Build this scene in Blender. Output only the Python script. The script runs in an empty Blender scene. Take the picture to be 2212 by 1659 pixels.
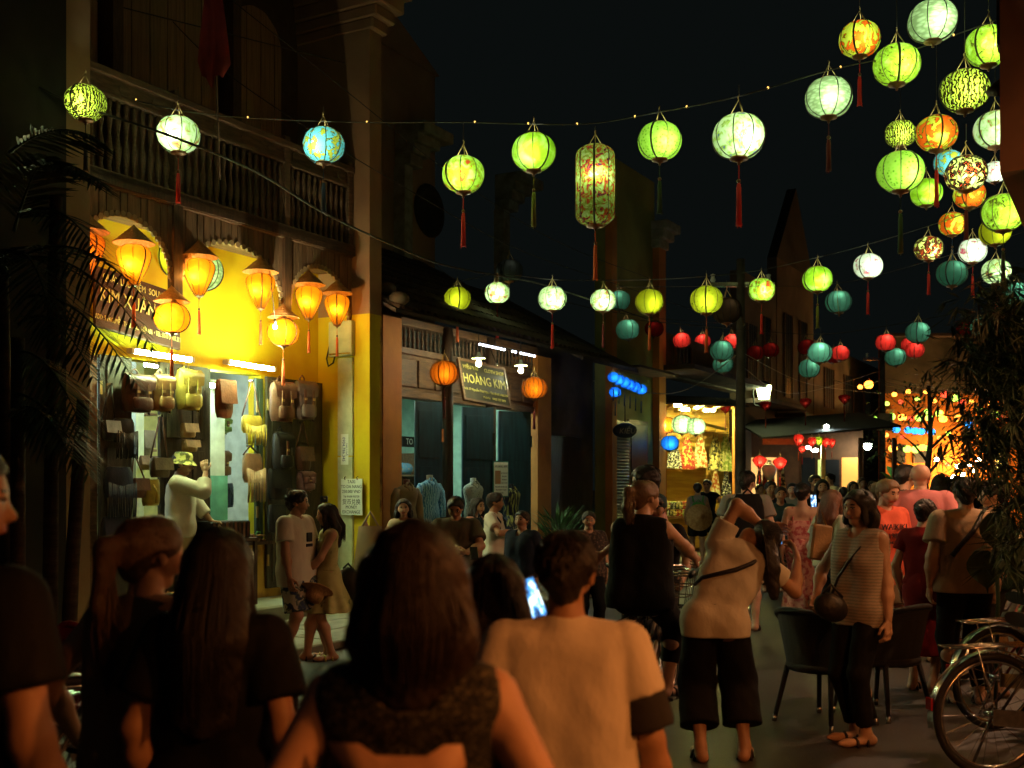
import bpy, math, random
import numpy as np
from mathutils import Vector, Matrix
random.seed(7)
R = math.radians
S = bpy.context.scene
COL = S.collection
# ------------------------------------------------------------------ camera, sky, exposure
FPX, CX, HY, CZ = 2400.0, 1106.0, 1050.0, 1.62      # focal length and horizon of the photograph in 2212-wide pixels
cam_d = bpy.data.cameras.new('camera')
cam = bpy.data.objects.new('camera', cam_d); COL.objects.link(cam)
cam.location = (0, 0, CZ); cam.rotation_euler = (R(90), 0, 0)
cam_d.lens = FPX / 2212 * 36; cam_d.sensor_width = 36
cam_d.shift_y = (HY - 829.5) / 2212
cam_d.clip_end = 600
cam_d.dof.use_dof = True; cam_d.dof.focus_distance = 11.5; cam_d.dof.aperture_fstop = 3.0
S.camera = cam
W = bpy.data.worlds.new('World'); S.world = W; W.use_nodes = True
wn = W.node_tree.nodes; wl = W.node_tree.links
sky = wn.new('ShaderNodeTexSky'); sky.sky_type = 'NISHITA'; sky.sun_disc = False
sky.sun_elevation = R(-6); sky.sun_rotation = R(200); sky.ozone_density = 3
bgn = wn['Background']; bgn.inputs[1].default_value = 0.05
bg2 = wn.new('ShaderNodeBackground'); bg2.inputs[0].default_value = (0.55, 0.75, 0.72, 1); bg2.inputs[1].default_value = 0.0027
ads = wn.new('ShaderNodeAddShader')
wl.new(sky.outputs[0], bgn.inputs[0]); wl.new(bgn.outputs[0], ads.inputs[0]); wl.new(bg2.outputs[0], ads.inputs[1])
wl.new(ads.outputs[0], wn['World Output'].inputs[0])
S.view_settings.view_transform = 'Standard'; S.view_settings.look = 'None'
S.view_settings.exposure = 1.0; S.view_settings.gamma = 1.0
S.render.engine = 'CYCLES'
cy = S.cycles
cy.max_bounces = 6; cy.diffuse_bounces = 3; cy.glossy_bounces = 2; cy.transmission_bounces = 4; cy.transparent_max_bounces = 12
cy.sample_clamp_indirect = 2.5; cy.use_denoising = True; cy.caustics_reflective = False; cy.caustics_refractive = False
try: cy.denoiser = 'OPENIMAGEDENOISE'
except Exception: pass

# ------------------------------------------------------------------ helpers
def P(px, py, Y):
    return Vector(((px - CX) * Y / FPX, Y, CZ + (HY - py) * Y / FPX))
def tag(o, label=None, cat=None, group=None, kind=None):
    if label: o['label'] = label
    if cat: o['category'] = cat
    if group: o['group'] = group
    if kind: o['kind'] = kind
    return o
def empty(name, loc=(0, 0, 0), rz=0, parent=None):
    o = bpy.data.objects.new(name, None); COL.objects.link(o)
    o.empty_display_size = .1
    o.location = loc; o.rotation_euler = (0, 0, rz); o.parent = parent
    return o
def link(name, me, parent=None, loc=(0, 0, 0), rot=(0, 0, 0), scale=(1, 1, 1)):
    o = bpy.data.objects.new(name, me); COL.objects.link(o)
    o.parent = parent; o.location = loc; o.rotation_euler = rot; o.scale = scale
    return o
def copy_tree(o, parent=None):
    c = o.copy(); COL.objects.link(c); c.parent = parent
    for ch in list(o.children): copy_tree(ch, c)
    return c

class Frame:
    """a facade: x runs along it away from the camera, y goes into the house, z is up"""
    def __init__(s, px0, ppm, vp):
        s.Y0 = FPX / ppm; s.X0 = (px0 - CX) / FPX * s.Y0
        t = (vp - CX) / FPX; L = math.hypot(1, t); s.su = t / L; s.cu = 1 / L
        s.rz = math.atan2(s.cu, s.su)
    def at(s, px, py, n=0):                       # pixel on the plane n metres in front of the wall -> (x, z)
        X0 = s.X0 + s.cu * n; Y0 = s.Y0 - s.su * n; k = (px - CX) / FPX
        q = (k * Y0 - X0) / (s.su - s.cu * k); Y = Y0 + s.cu * q
        return q, CZ + (HY - py) * Y / FPX
    def w(s, x, y, z=0):
        return Vector((s.X0 + s.su * x - s.cu * y, s.Y0 + s.cu * x + s.su * y, z))
    def root(s, name):
        return empty(name, (s.X0, s.Y0, 0), s.rz)

class MB:
    def __init__(s): s.v = []; s.f = []; s.m = []; s.s = []; s.mi = 0; s.smooth = False
    def add(s, vs, fs):
        b = len(s.v); s.v += [tuple(p) for p in vs]
        for f in fs: s.f.append([i + b for i in f]); s.m.append(s.mi); s.s.append(s.smooth)
        return s
    def box(s, x0, x1, y0, y1, z0, z1):
        x0, x1 = sorted((x0, x1)); y0, y1 = sorted((y0, y1)); z0, z1 = sorted((z0, z1))
        return s.add([(x0, y0, z0), (x1, y0, z0), (x1, y1, z0), (x0, y1, z0), (x0, y0, z1), (x1, y0, z1), (x1, y1, z1), (x0, y1, z1)],
                     [(0, 3, 2, 1), (4, 5, 6, 7), (0, 1, 5, 4), (1, 2, 6, 5), (2, 3, 7, 6), (3, 0, 4, 7)])
    def bbox(s, x0, x1, y0, y1, z0, z1, b=.01):   # chamfered box
        c = ((x0 + x1) / 2, (y0 + y1) / 2, (z0 + z1) / 2); h = [abs(x1 - x0) / 2, abs(y1 - y0) / 2, abs(z1 - z0) / 2]
        b = min(b, min(h) * .45); vs = []; idx = {}
        for sx in (-1, 1):
            for sy in (-1, 1):
                for sz in (-1, 1):
                    for a in range(3):
                        d = [h[0] - b, h[1] - b, h[2] - b]; d[a] = h[a]
                        idx[(sx, sy, sz, a)] = len(vs); vs.append((c[0] + sx * d[0], c[1] + sy * d[1], c[2] + sz * d[2]))
        fs = []
        for a in range(3):
            o = [i for i in range(3) if i != a]
            for sg in (-1, 1):
                q = []
                for p1, p2 in ((-1, -1), (1, -1), (1, 1), (-1, 1)):
                    k = [0, 0, 0]; k[a] = sg; k[o[0]] = p1; k[o[1]] = p2; q.append(idx[(k[0], k[1], k[2], a)])
                fs.append(q)
        for a in range(3):
            o = [i for i in range(3) if i != a]
            for p1 in (-1, 1):
                for p2 in (-1, 1):
                    q = []
                    for sg, ax in ((-1, o[0]), (1, o[0]), (1, o[1]), (-1, o[1])):
                        k = [0, 0, 0]; k[a] = sg; k[o[0]] = p1; k[o[1]] = p2; q.append(idx[(k[0], k[1], k[2], ax)])
                    fs.append(q)
        for sx in (-1, 1):
            for sy in (-1, 1):
                for sz in (-1, 1): fs.append([idx[(sx, sy, sz, a)] for a in range(3)])
        return s.add(vs, fs)
    def prism(s, poly, y0, y1):                   # polygon in the x-z plane, extruded in y
        n = len(poly); vs = [(x, y0, z) for x, z in poly] + [(x, y1, z) for x, z in poly]
        return s.add(vs, [list(range(n)), list(range(2 * n - 1, n - 1, -1))] + [(i, i + n, (i + 1) % n + n, (i + 1) % n) for i in range(n)])
    def tube(s, pts, r, n=6, cap=True):
        pts = [Vector(p) for p in pts]; m = len(pts)
        if not hasattr(r, '__len__'): r = [r] * m
        vs = []; ref = None
        for i, p in enumerate(pts):
            t = (pts[min(i + 1, m - 1)] - pts[max(i - 1, 0)])
            t = t.normalized() if t.length > 1e-9 else Vector((0, 0, 1))
            if ref is None: ref = Vector((1, 0, 0)) if abs(t.x) < .9 else Vector((0, 1, 0))
            a = (ref - t * ref.dot(t)).normalized(); b = t.cross(a); ref = a
            for k in range(n):
                an = 2 * math.pi * k / n; vs.append(p + (a * math.cos(an) + b * math.sin(an)) * r[i])
        fs = [(i * n + k, i * n + (k + 1) % n, (i + 1) * n + (k + 1) % n, (i + 1) * n + k) for i in range(m - 1) for k in range(n)]
        if cap: fs += [list(range(n - 1, -1, -1)), [(m - 1) * n + k for k in range(n)]]
        o = s.smooth; s.smooth = True; s.add(vs, fs); s.smooth = o
        return s
    def lathe(s, prof, n=16, c=(0, 0, 0), sx=1, sy=1, cap=True, a0=0, a1=None):
        vs = []; m = len(prof); full = a1 is None
        a1 = a0 + 2 * math.pi if full else a1
        nn = n if full else n + 1
        for r, z in prof:
            for k in range(nn):
                an = a0 + (a1 - a0) * k / n; vs.append((c[0] + r * math.cos(an) * sx, c[1] + r * math.sin(an) * sy, c[2] + z))
        fs = []
        for i in range(m - 1):
            for k in range(n):
                k2 = (k + 1) % n if full else k + 1
                fs.append((i * nn + k, i * nn + k2, (i + 1) * nn + k2, (i + 1) * nn + k))
        if cap and full:
            if prof[0][0] > 1e-5: fs.append([k for k in range(n - 1, -1, -1)])
            if prof[-1][0] > 1e-5: fs.append([(m - 1) * n + k for k in range(n)])
        o = s.smooth; s.smooth = True; s.add(vs, fs); s.smooth = o
        return s
    def ball(s, c, r, n=10, m=6, sz=1, sx=1, sy=1):
        return s.lathe([(max(1e-4, r * math.sin(math.pi * i / m)), -r * sz * math.cos(math.pi * i / m)) for i in range(m + 1)], n, c, sx, sy, cap=False)
    def sheet(s, grid, thick=0):                  # grid of points (rows x cols)
        rr, cc = len(grid), len(grid[0])
        o = s.smooth; s.smooth = True
        s.add([p for row in grid for p in row], [(i * cc + j, i * cc + j + 1, (i + 1) * cc + j + 1, (i + 1) * cc + j) for i in range(rr - 1) for j in range(cc - 1)])
        s.smooth = o
        return s
    def mesh(s, name, mats):
        me = bpy.data.meshes.new(name); me.from_pydata(s.v, [], s.f)
        for m in (mats if isinstance(mats, (list, tuple)) else [mats]): me.materials.append(m)
        me.polygons.foreach_set('material_index', s.m); me.polygons.foreach_set('use_smooth', s.s)
        me.update(); return me
    def build(s, name, mats, parent=None, loc=(0, 0, 0), rot=(0, 0, 0), scale=(1, 1, 1)):
        return link(name, s.mesh(name, mats), parent, loc, rot, scale)
def bx(name, mat, parent, x0, x1, y0, y1, z0, z1, b=0):
    m = MB()
    (m.bbox(x0, x1, y0, y1, z0, z1, b) if b else m.box(x0, x1, y0, y1, z0, z1))
    return m.build(name, mat, parent)
def crv(a, b, sag, n=16, z=0):                    # hanging cable from a to b
    a = Vector(a); b = Vector(b)
    return [a.lerp(b, i / n) - Vector((0, 0, sag * 4 * (i / n) * (1 - i / n))) for i in range(n + 1)]

# ------------------------------------------------------------------ materials
MATS = {}
def nt(name):
    m = bpy.data.materials.new(name); m.use_nodes = True
    return m, m.node_tree.nodes, m.node_tree.links
def mat(name, c, rough=.7, c2=None, scale=6, bump=0, metal=0, spec=.4, stretch=(1, 1, 1), detail=4, thr=(.35, .65), bscale=None, sheen=0):
    if name in MATS: return MATS[name]
    m, N, L = nt(name); b = N['Principled BSDF']
    b.inputs['Roughness'].default_value = rough; b.inputs['Metallic'].default_value = metal
    b.inputs['Specular IOR Level'].default_value = spec
    if sheen: b.inputs['Sheen Weight'].default_value = sheen
    c = (*c, 1)
    if c2 is None: c2 = tuple(x * .72 for x in c[:3])
    tc = N.new('ShaderNodeTexCoord'); mp = N.new('ShaderNodeMapping'); mp.inputs['Scale'].default_value = stretch
    nz = N.new('ShaderNodeTexNoise'); nz.inputs['Scale'].default_value = scale; nz.inputs['Detail'].default_value = detail
    L.new(tc.outputs['Object'], mp.inputs[0]); L.new(mp.outputs[0], nz.inputs['Vector'])
    rp = N.new('ShaderNodeValToRGB'); rp.color_ramp.elements[0].position = thr[0]; rp.color_ramp.elements[1].position = thr[1]
    rp.color_ramp.elements[0].color = (*c2, 1); rp.color_ramp.elements[1].color = c
    L.new(nz.outputs['Fac'], rp.inputs[0]); L.new(rp.outputs[0], b.inputs['Base Color'])
    if bump:
        n2 = N.new('ShaderNodeTexNoise'); n2.inputs['Scale'].default_value = bscale or scale * 4; n2.inputs['Detail'].default_value = 5
        L.new(mp.outputs[0], n2.inputs['Vector'])
        bp = N.new('ShaderNodeBump'); bp.inputs['Strength'].default_value = bump; bp.inputs['Distance'].default_value = .02
        L.new(n2.outputs['Fac'], bp.inputs['Height']); L.new(bp.outputs[0], b.inputs['Normal'])
    MATS[name] = m; return m
def patt(name, kind, scale, stops, rough=.75, sheen=.0, stretch=(1, 1, 1), dist=0, spec=.3):
    """printed cloth: a texture put through hard colour stops"""
    if name in MATS: return MATS[name]
    m, N, L = nt(name); b = N['Principled BSDF']; b.inputs['Roughness'].default_value = rough; b.inputs['Specular IOR Level'].default_value = spec
    L.new(pattern(N, L, kind, scale, stops, stretch, dist), b.inputs['Base Color'])
    MATS[name] = m; return m
def pattern(N, L, kind, scale, stops, stretch=(1, 1, 1), dist=0, coord='Object', rnd=False):
    tc = N.new('ShaderNodeTexCoord'); mp = N.new('ShaderNodeMapping'); mp.inputs['Scale'].default_value = stretch
    L.new(tc.outputs[coord], mp.inputs[0])
    if rnd:
        oi = N.new('ShaderNodeObjectInfo'); ml = N.new('ShaderNodeMath'); ml.operation = 'MULTIPLY'; ml.inputs[1].default_value = 40
        L.new(oi.outputs['Random'], ml.inputs[0]); L.new(ml.outputs[0], mp.inputs['Location'])
    if kind == 'voronoi':
        t = N.new('ShaderNodeTexVoronoi'); t.inputs['Scale'].default_value = scale; out = t.outputs['Distance']
        if dist:
            nz = N.new('ShaderNodeTexNoise'); nz.inputs['Scale'].default_value = scale * 1.5
            mx = N.new('ShaderNodeVectorMath'); mx.operation = 'MULTIPLY_ADD'; mx.inputs[1].default_value = (dist, dist, dist)
            L.new(mp.outputs[0], nz.inputs['Vector']); L.new(nz.outputs['Color'], mx.inputs[0]); L.new(mp.outputs[0], mx.inputs[2]); L.new(mx.outputs[0], t.inputs['Vector'])
        else: L.new(mp.outputs[0], t.inputs['Vector'])
    elif kind == 'wave':
        t = N.new('ShaderNodeTexWave'); t.inputs['Scale'].default_value = scale; t.inputs['Distortion'].default_value = dist or 6; t.inputs['Detail Scale'].default_value = 2.5; t.inputs['Detail'].default_value = 3
        L.new(mp.outputs[0], t.inputs['Vector']); out = t.outputs['Fac']
    elif kind == 'stripe':
        t = N.new('ShaderNodeTexWave'); t.inputs['Scale'].default_value = scale; t.bands_direction = 'Z'; t.inputs['Distortion'].default_value = dist; t.inputs['Detail Scale'].default_value = 4
        L.new(mp.outputs[0], t.inputs['Vector']); out = t.outputs['Fac']
    else:
        t = N.new('ShaderNodeTexNoise'); t.inputs['Scale'].default_value = scale; t.inputs['Detail'].default_value = 3; t.inputs['Distortion'].default_value = dist
        L.new(mp.outputs[0], t.inputs['Vector']); out = t.outputs['Fac']
    rp = N.new('ShaderNodeValToRGB'); cr = rp.color_ramp
    while len(cr.elements) < len(stops): cr.elements.new(.5)
    for e, (p, c) in zip(cr.elements, stops): e.position = p; e.color = (*c, 1)
    L.new(out, rp.inputs[0]); return rp.outputs[0]
def emit(name, c, s):
    if name in MATS: return MATS[name]
    m, N, L = nt(name); b = N['Principled BSDF']; b.inputs['Base Color'].default_value = (*c, 1)
    b.inputs['Emission Color'].default_value = (*c, 1); b.inputs['Emission Strength'].default_value = s
    MATS[name] = m; return m
def silk(name, kind, scale, stops, stretch=(1, 1, 1), dist=0, see=.20, dens=.30, leak=(1, .86, .6)):
    """lantern silk: lets light through, scatters it, and is a little see-through; a bulb inside lights it"""
    if name in MATS: return MATS[name]
    m, N, L = nt(name); N.remove(N['Principled BSDF']); out = N['Material Output']
    c = pattern(N, L, kind, scale, stops, stretch, dist, rnd=True)
    tl = N.new('ShaderNodeBsdfTranslucent'); df = N.new('ShaderNodeBsdfDiffuse'); tp = N.new('ShaderNodeBsdfTransparent')
    dk = N.new('ShaderNodeMixRGB'); dk.blend_type = 'MULTIPLY'; dk.inputs[0].default_value = 1; dk.inputs[2].default_value = (dens, dens, dens, 1)
    L.new(c, dk.inputs[1]); mxl = N.new('ShaderNodeMixRGB'); mxl.inputs[0].default_value = .5; mxl.inputs[2].default_value = (*leak, 1); L.new(c, mxl.inputs[1]); L.new(mxl.outputs[0], tp.inputs[0])
    for q in (tl, df): L.new(dk.outputs[0], q.inputs[0])
    m1 = N.new('ShaderNodeMixShader'); m1.inputs[0].default_value = .35; m2 = N.new('ShaderNodeMixShader'); m2.inputs[0].default_value = see
    L.new(tl.outputs[0], m1.inputs[1]); L.new(df.outputs[0], m1.inputs[2]); L.new(m1.outputs[0], m2.inputs[1]); L.new(tp.outputs[0], m2.inputs[2])
    L.new(m2.outputs[0], out.inputs[0]); MATS[name] = m; return m
def text(name, body, mt, parent, loc, size, rot=(R(90), 0, 0), align='CENTER', ext=.002, sx=1, shear=0):
    cu = bpy.data.curves.new(name, 'FONT'); cu.body = body; cu.size = size; cu.align_x = align; cu.align_y = 'CENTER'; cu.extrude = ext; cu.resolution_u = 2; cu.shear = shear
    cu.materials.append(mt)
    o = link(name, cu, parent, loc, rot, (sx, 1, 1)); return o
WOOD = mat('dark_wood', (.10, .055, .03), .6, (.05, .027, .015), 5, .3, stretch=(8, 8, 1))
WOODB = mat('brown_wood', (.20, .10, .045), .55, (.10, .05, .025), 5, .3, stretch=(1, 6, 6))
BLACK = mat('black_iron', (.012, .012, .012), .5)
CORD = mat('cord', (.05, .045, .04), .8)
STEEL = mat('chrome', (.6, .58, .55), .22, metal=1, scale=30)
# ------------------------------------------------------------------ lanterns
LW = (.66, .93, .50); LIME = (.40, .80, .07); YEL=(.5,.6,.02); ORG = (.88, .16, .012); DKB = (.05, .03, .012)
SILK = {
 'marble': silk('silk_marble', 'noise', 3.2, [(.35, (.26, .52, .015)), (.5, (.38, .72, .03)), (.64, (.52, .92, .16))], dist=.6),
 'floral': silk('silk_floral', 'noise', 6.5, [(.36, (.16, .20, .015)), (.44, (.30, .52, .03)), (.56, (.40, .72, .04)), (.7, (.56, .92, .22))], dist=1.2),
 'floralred': silk('silk_floral_red', 'noise', 5.5, [(.34, (.55, .07, .02)), (.41, (.30, .36, .02)), (.5, (.40, .72, .04)), (.66, (.56, .92, .2))], dist=1.0),
 'white': silk('silk_white_floral', 'noise', 5, [(.33, (.45, .10, .05)), (.41, (.40, .60, .16)), (.5, LW), (.7, (.85, 1, .75))], dist=.8),
 'whiteblue': silk('silk_white_blue', 'noise', 7, [(.33, (.12, .18, .40)), (.40, (.42, .62, .06)), (.5, LW), (.66, (.78, .98, .6))], dist=.4),
 'scale': silk('silk_scaled', 'voronoi', 11, [(.1, (.75, .98, .6)), (.38, (.6, .88, .45)), (.6, (.38, .55, .26))], stretch=(.6, .6, 1.6)),
 'dots': silk('silk_dotted', 'voronoi', 13, [(.18, (.16, .36, .02)), (.30, (.40, .78, .06)), (.6, (.46, .86, .10))]),
 'swirl': silk('silk_swirled', 'wave', 4.2, [(.25, (.035, .03, .006)), (.48, (.16, .17, .012)), (.62, (.58, .70, .04)), (.9, (.6, .8, .1))], dist=9),
 'plain': silk('silk_yellow', 'noise', 2, [(.4, (.54, .56, .014)), (.6, (.60, .64, .02))]),
 'speckle': silk('silk_speckled', 'noise', 11, [(.30, (.10, .07, .01)), (.36, (.54, .58, .015)), (.6, (.60, .68, .03))]),
 'dragon': silk('silk_orange_cloud', 'noise', 2.6, [(.46, (.92, .14, .01)), (.485, (.10, .05, .01)), (.505, (.56, .62, .03)), (.7, (.62, .8, .1))], dist=1.6),
 'cherry': silk('silk_dark_blossom', 'noise', 7, [(.40, (.30, .035, .01)), (.47, (.025, .012, .006)), (.52, (.05, .02, .01)), (.55, (.60, .72, .16)), (.7, (.75, .9, .4))], dist=.9),
 'blue': silk('silk_blue_lattice', 'voronoi', 6, [(.2, (.14, .62, .80)), (.54, (.16, .66, .82)), (.58, (.05, .06, .01)), (.66, (.5, .52, .05))], dist=.35),
 'pink': silk('silk_white_pink', 'noise', 5.5, [(.32, (.60, .07, .16)), (.40, (.5, .45, .4)), (.47, (.82, .9, .8)), (.7, (.9, 1, .92))], dist=.6),
 'teal': silk('silk_teal', 'noise', 3, [(.3, (.09, .40, .27)), (.7, (.13, .50, .34))], see=.16, leak=(.7, .8, .5)),
 'red': silk('silk_red', 'noise', 3, [(.3, (.82, .035, .03)), (.7, (.9, .05, .035))], see=.12),
 'orange': silk('silk_orange', 'noise', 3, [(.3, (.88, .20, .010)), (.7, (.92, .26, .014))], see=.42, dens=.3, leak=(1, .75, .48)),
 'yellor': silk('silk_yellow_orange', 'noise', 4, [(.3, (.84, .30, .010)), (.7, (.88, .38, .014))], see=.42, dens=.36, leak=(1, .78, .40)),
 'cobalt': silk('silk_cobalt', 'noise', 3, [(.3, (.02, .24, .85)), (.7, (.03, .30, .95))], leak=(.1, .35, 1), see=.08),
 'garden': silk('silk_garden', 'noise', 6, [(.35, (.10, .05, .12)), (.40, (.62, .06, .02)), (.455, (.50, .10, .02)), (.48, (.30, .36, .04)), (.56, (.42, .60, .10)), (.66, (.62, .85, .34))], dist=1.5),
 'tan': silk('silk_tan', 'noise', 3, [(.3, (.20, .13, .07)), (.7, (.26, .17, .09))], see=.02),
 'grey': silk('silk_grey', 'noise', 3, [(.3, (.16, .20, .18)), (.7, (.20, .26, .24))], see=.02),
}
RIB = mat('lantern_rib', (.014, .008, .004), .7)
CUP = mat('lantern_cup', (.16, .06, .018), .4)
TAS = {k: mat('tassel_' + k, c, .8, bump=.5, scale=60, stretch=(1, 1, .05)) for k, c in dict(red=(.68, .03, .018), orange=(.75, .14, .03), green=(.03, .07, .02), lime=(.22, .24, .03), maroon=(.14, .012, .01), blue=(.02, .06, .14), dark=(.03, .025, .015)).items()}
GOLD = mat('twine', (.5, .34, .12), .6)
HATS = mat('palm_leaf_hat', (.50, .30, .12), .75, (.34, .18, .06), 9, .6, stretch=(1, 1, .4))
def ring_prof(kind):
    n = 14
    if kind == 'round': return [(max(.13, .5 * math.sin(R(15 + 150 * i / n)) ** .82), -.41 * math.cos(R(15 + 150 * i / n)) / math.cos(R(15))) for i in range(n + 1)]
    if kind == 'long':
        q = [(.5 * math.sin(R(20 + 70 * i / 6)) ** .8, -1.03 + .30 * (1 - math.cos(R(20 + 70 * i / 6)))) for i in range(7)]
        return q + [(.5, -.4), (.5, 0), (.5, .4)] + [(r, -z) for r, z in reversed(q)]
    if kind == 'tear':
        return [(.13, -.62), (.17, -.55), (.24, -.42), (.32, -.26), (.40, -.08), (.46, .08), (.5, .24), (.485, .38), (.42, .48), (.32, .54), (.16, .57)]
    if kind == 'diamond':
        return [(.10, -.46), (.2, -.36), (.34, -.2), (.47, .0), (.5, .08), (.46, .16), (.34, .26), (.2, .34), (.1, .38)]
    if kind == 'heart':
        return [(.06, -.46), (.14, -.36), (.28, -.22), (.42, -.04), (.5, .14), (.47, .27), (.34, .34), (.16, .37)]
def shade_mesh(kind, mt, n=28):
    key = 'shade_' + kind + mt.name
    if key in bpy.data.meshes: return bpy.data.meshes[key]
    return MB().lathe(ring_prof(kind), n, cap=False).mesh(key, mt)
def lan_meshes(kind, ribs=8):
    key = 'ribs_%s%d' % (kind, ribs)
    if key in bpy.data.meshes: return bpy.data.meshes[key], bpy.data.meshes['cup_' + kind], bpy.data.meshes['top_' + kind]
    pr = ring_prof(kind); m = MB()
    for k in range(ribs):
        a = 2 * math.pi * (k + .3) / ribs
        m.tube([((r + .004) * math.cos(a), (r + .004) * math.sin(a), z) for r, z in pr], .024 if k % 4 == 0 else .011, 4, False)
    rb = m.mesh(key, RIB); zb = pr[0][1]; zt = pr[-1][1]; rr = pr[0][0] + .015
    cp = MB().lathe([(.004, zb - .15), (.03, zb - .13), (.022, zb - .10), (.07, zb - .075), (.1, zb - .04), (rr, zb - .035), (rr, zb + .012), (rr - .02, zb + .015)], 12).mesh('cup_' + kind, CUP)
    tp = MB().lathe([(pr[-1][0] + .01, zt - .012), (pr[-1][0] + .02, zt), (pr[-1][0] + .01, zt + .015), (pr[-1][0] - .02, zt + .01)], 12, cap=False).mesh('top_' + kind, CUP)
    return rb, cp, tp
def tassel_mesh(col, ln):
    key = 'tassel_%s_%.2f' % (col, ln)
    if key in bpy.data.meshes: return bpy.data.meshes[key]
    m = MB(); m.tube([(0, 0, 0), (0, 0, -.30)], .011, 5)
    m.mi = 1; m.ball((0, 0, -.31), .042, 8, 6); m.mi = 0
    m.lathe([(.012, -.35), (.038, -.37), (.036, -.41), (.045, -.43), (.05, -.43 - ln * .4), (.058, -.43 - ln)], 9)
    for k in range(9):
        a = k * .7; m.tube([(.045 * math.cos(a), .045 * math.sin(a), -.43 - ln * .9), (.06 * math.cos(a), .06 * math.sin(a), -.43 - ln * (1.0 + .06 * math.sin(k * 5)))], .01, 4)
    return m.mesh(key, [TAS[col], CUP])
def hanger_mesh(kind):
    key = 'hang_' + kind
    if key in bpy.data.meshes: return bpy.data.meshes[key]
    pr = ring_prof(kind); zt = pr[-1][1]; r = pr[-1][0] + .01; m = MB()
    for k in range(3):
        a = 2.1 * k + .3; m.tube([(r * math.cos(a), r * math.sin(a), zt), (0, 0, zt + .30)], .011, 4)
    m.tube([(0, 0, zt + .28), (.02, 0, zt + .36), (-.01, 0, zt + .40)], .013, 4)
    return m.mesh(key, GOLD)
CORDM = MB().tube([(0, 0, 0), (0, 0, 1)], 1, 5).mesh('cord_unit', CORD)
N_L = [0]
def lantern(px, py, w, silkname, label, tas=None, kind='round', pw=6.0, lc=(.86, 1, .70), dia=.42, Y=None, up=0, tl=.72, ribs=8, hat=None, group='silk lanterns strung over the street', name='silk_lantern', hang=True, rot=None, tilt=0, bulb_z=-.06, loc=None):
    Y = Y or dia * FPX / w
    c = loc or P(px, py, Y); D = w * Y / FPX
    e = empty(name, c, rot if rot is not None else random.uniform(0, 6.28)); e.scale = (D, D, D)
    if tilt: e.rotation_euler[0] = tilt
    tag(e, label, 'lantern', group)
    rb, cp, tp = lan_meshes(kind, ribs)
    link('shade', shade_mesh(kind, SILK[silkname]), e); link('rib_frame', rb, e); link('bottom_cup', cp, e); link('top_ring', tp, e)
    zb = ring_prof(kind)[0][1]; zt = ring_prof(kind)[-1][1]
    if hang: link('hanger', hanger_mesh(kind), e)
    if tas: link('tassel', tassel_mesh(tas, tl), e, (0, 0, zb - .14))
    if up: link('suspension_cord', CORDM, e, (0, 0, zt + .36), scale=(.009, .009, up / w))
    if hat:
        h = link('conical_hat', hat_mesh(), e, (0, 0, zt + .06), scale=(hat, hat, hat))
    if pw:
        ld = bpy.data.lights.new('lantern_bulb', 'POINT'); ld.energy = pw * (D / .42) ** 2; ld.color = lc; ld.shadow_soft_size = .03 * D / .42
        l = bpy.data.objects.new('bulb', ld); COL.objects.link(l); l.parent = e; l.location = Matrix.Rotation(-e.rotation_euler[2], 3, 'Z') @ Vector((random.uniform(-.08, .08), -.32, bulb_z))
    N_L[0] += 1
    return e
def hat_mesh():
    if 'leaf_hat' in bpy.data.meshes: return bpy.data.meshes['leaf_hat']
    m = MB(); prof = [(.62, 0), (.60, .012), (.45, .15), (.28, .30), (.12, .45), (.015, .56), (.001, .57)]
    m.lathe(prof, 28, cap=False)
    m.lathe([(.60, -.004), (.44, .142), (.27, .292), (.01, .55)], 28, cap=False)
    for r, z in ((.62, .0), (.53, .082), (.45, .152), (.36, .235), (.27, .32)):
        m.tube([(r * math.cos(k * .2244), r * math.sin(k * .2244), z) for k in range(29)], .008, 4, False)
    return m.mesh('leaf_hat', HATS)
G1 = 'lanterns on the near string'; G2 = 'lanterns hanging in the upper right cluster'; G3 = 'lanterns on the second string'; G4 = 'plain teal and red lanterns farther off'
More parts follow.
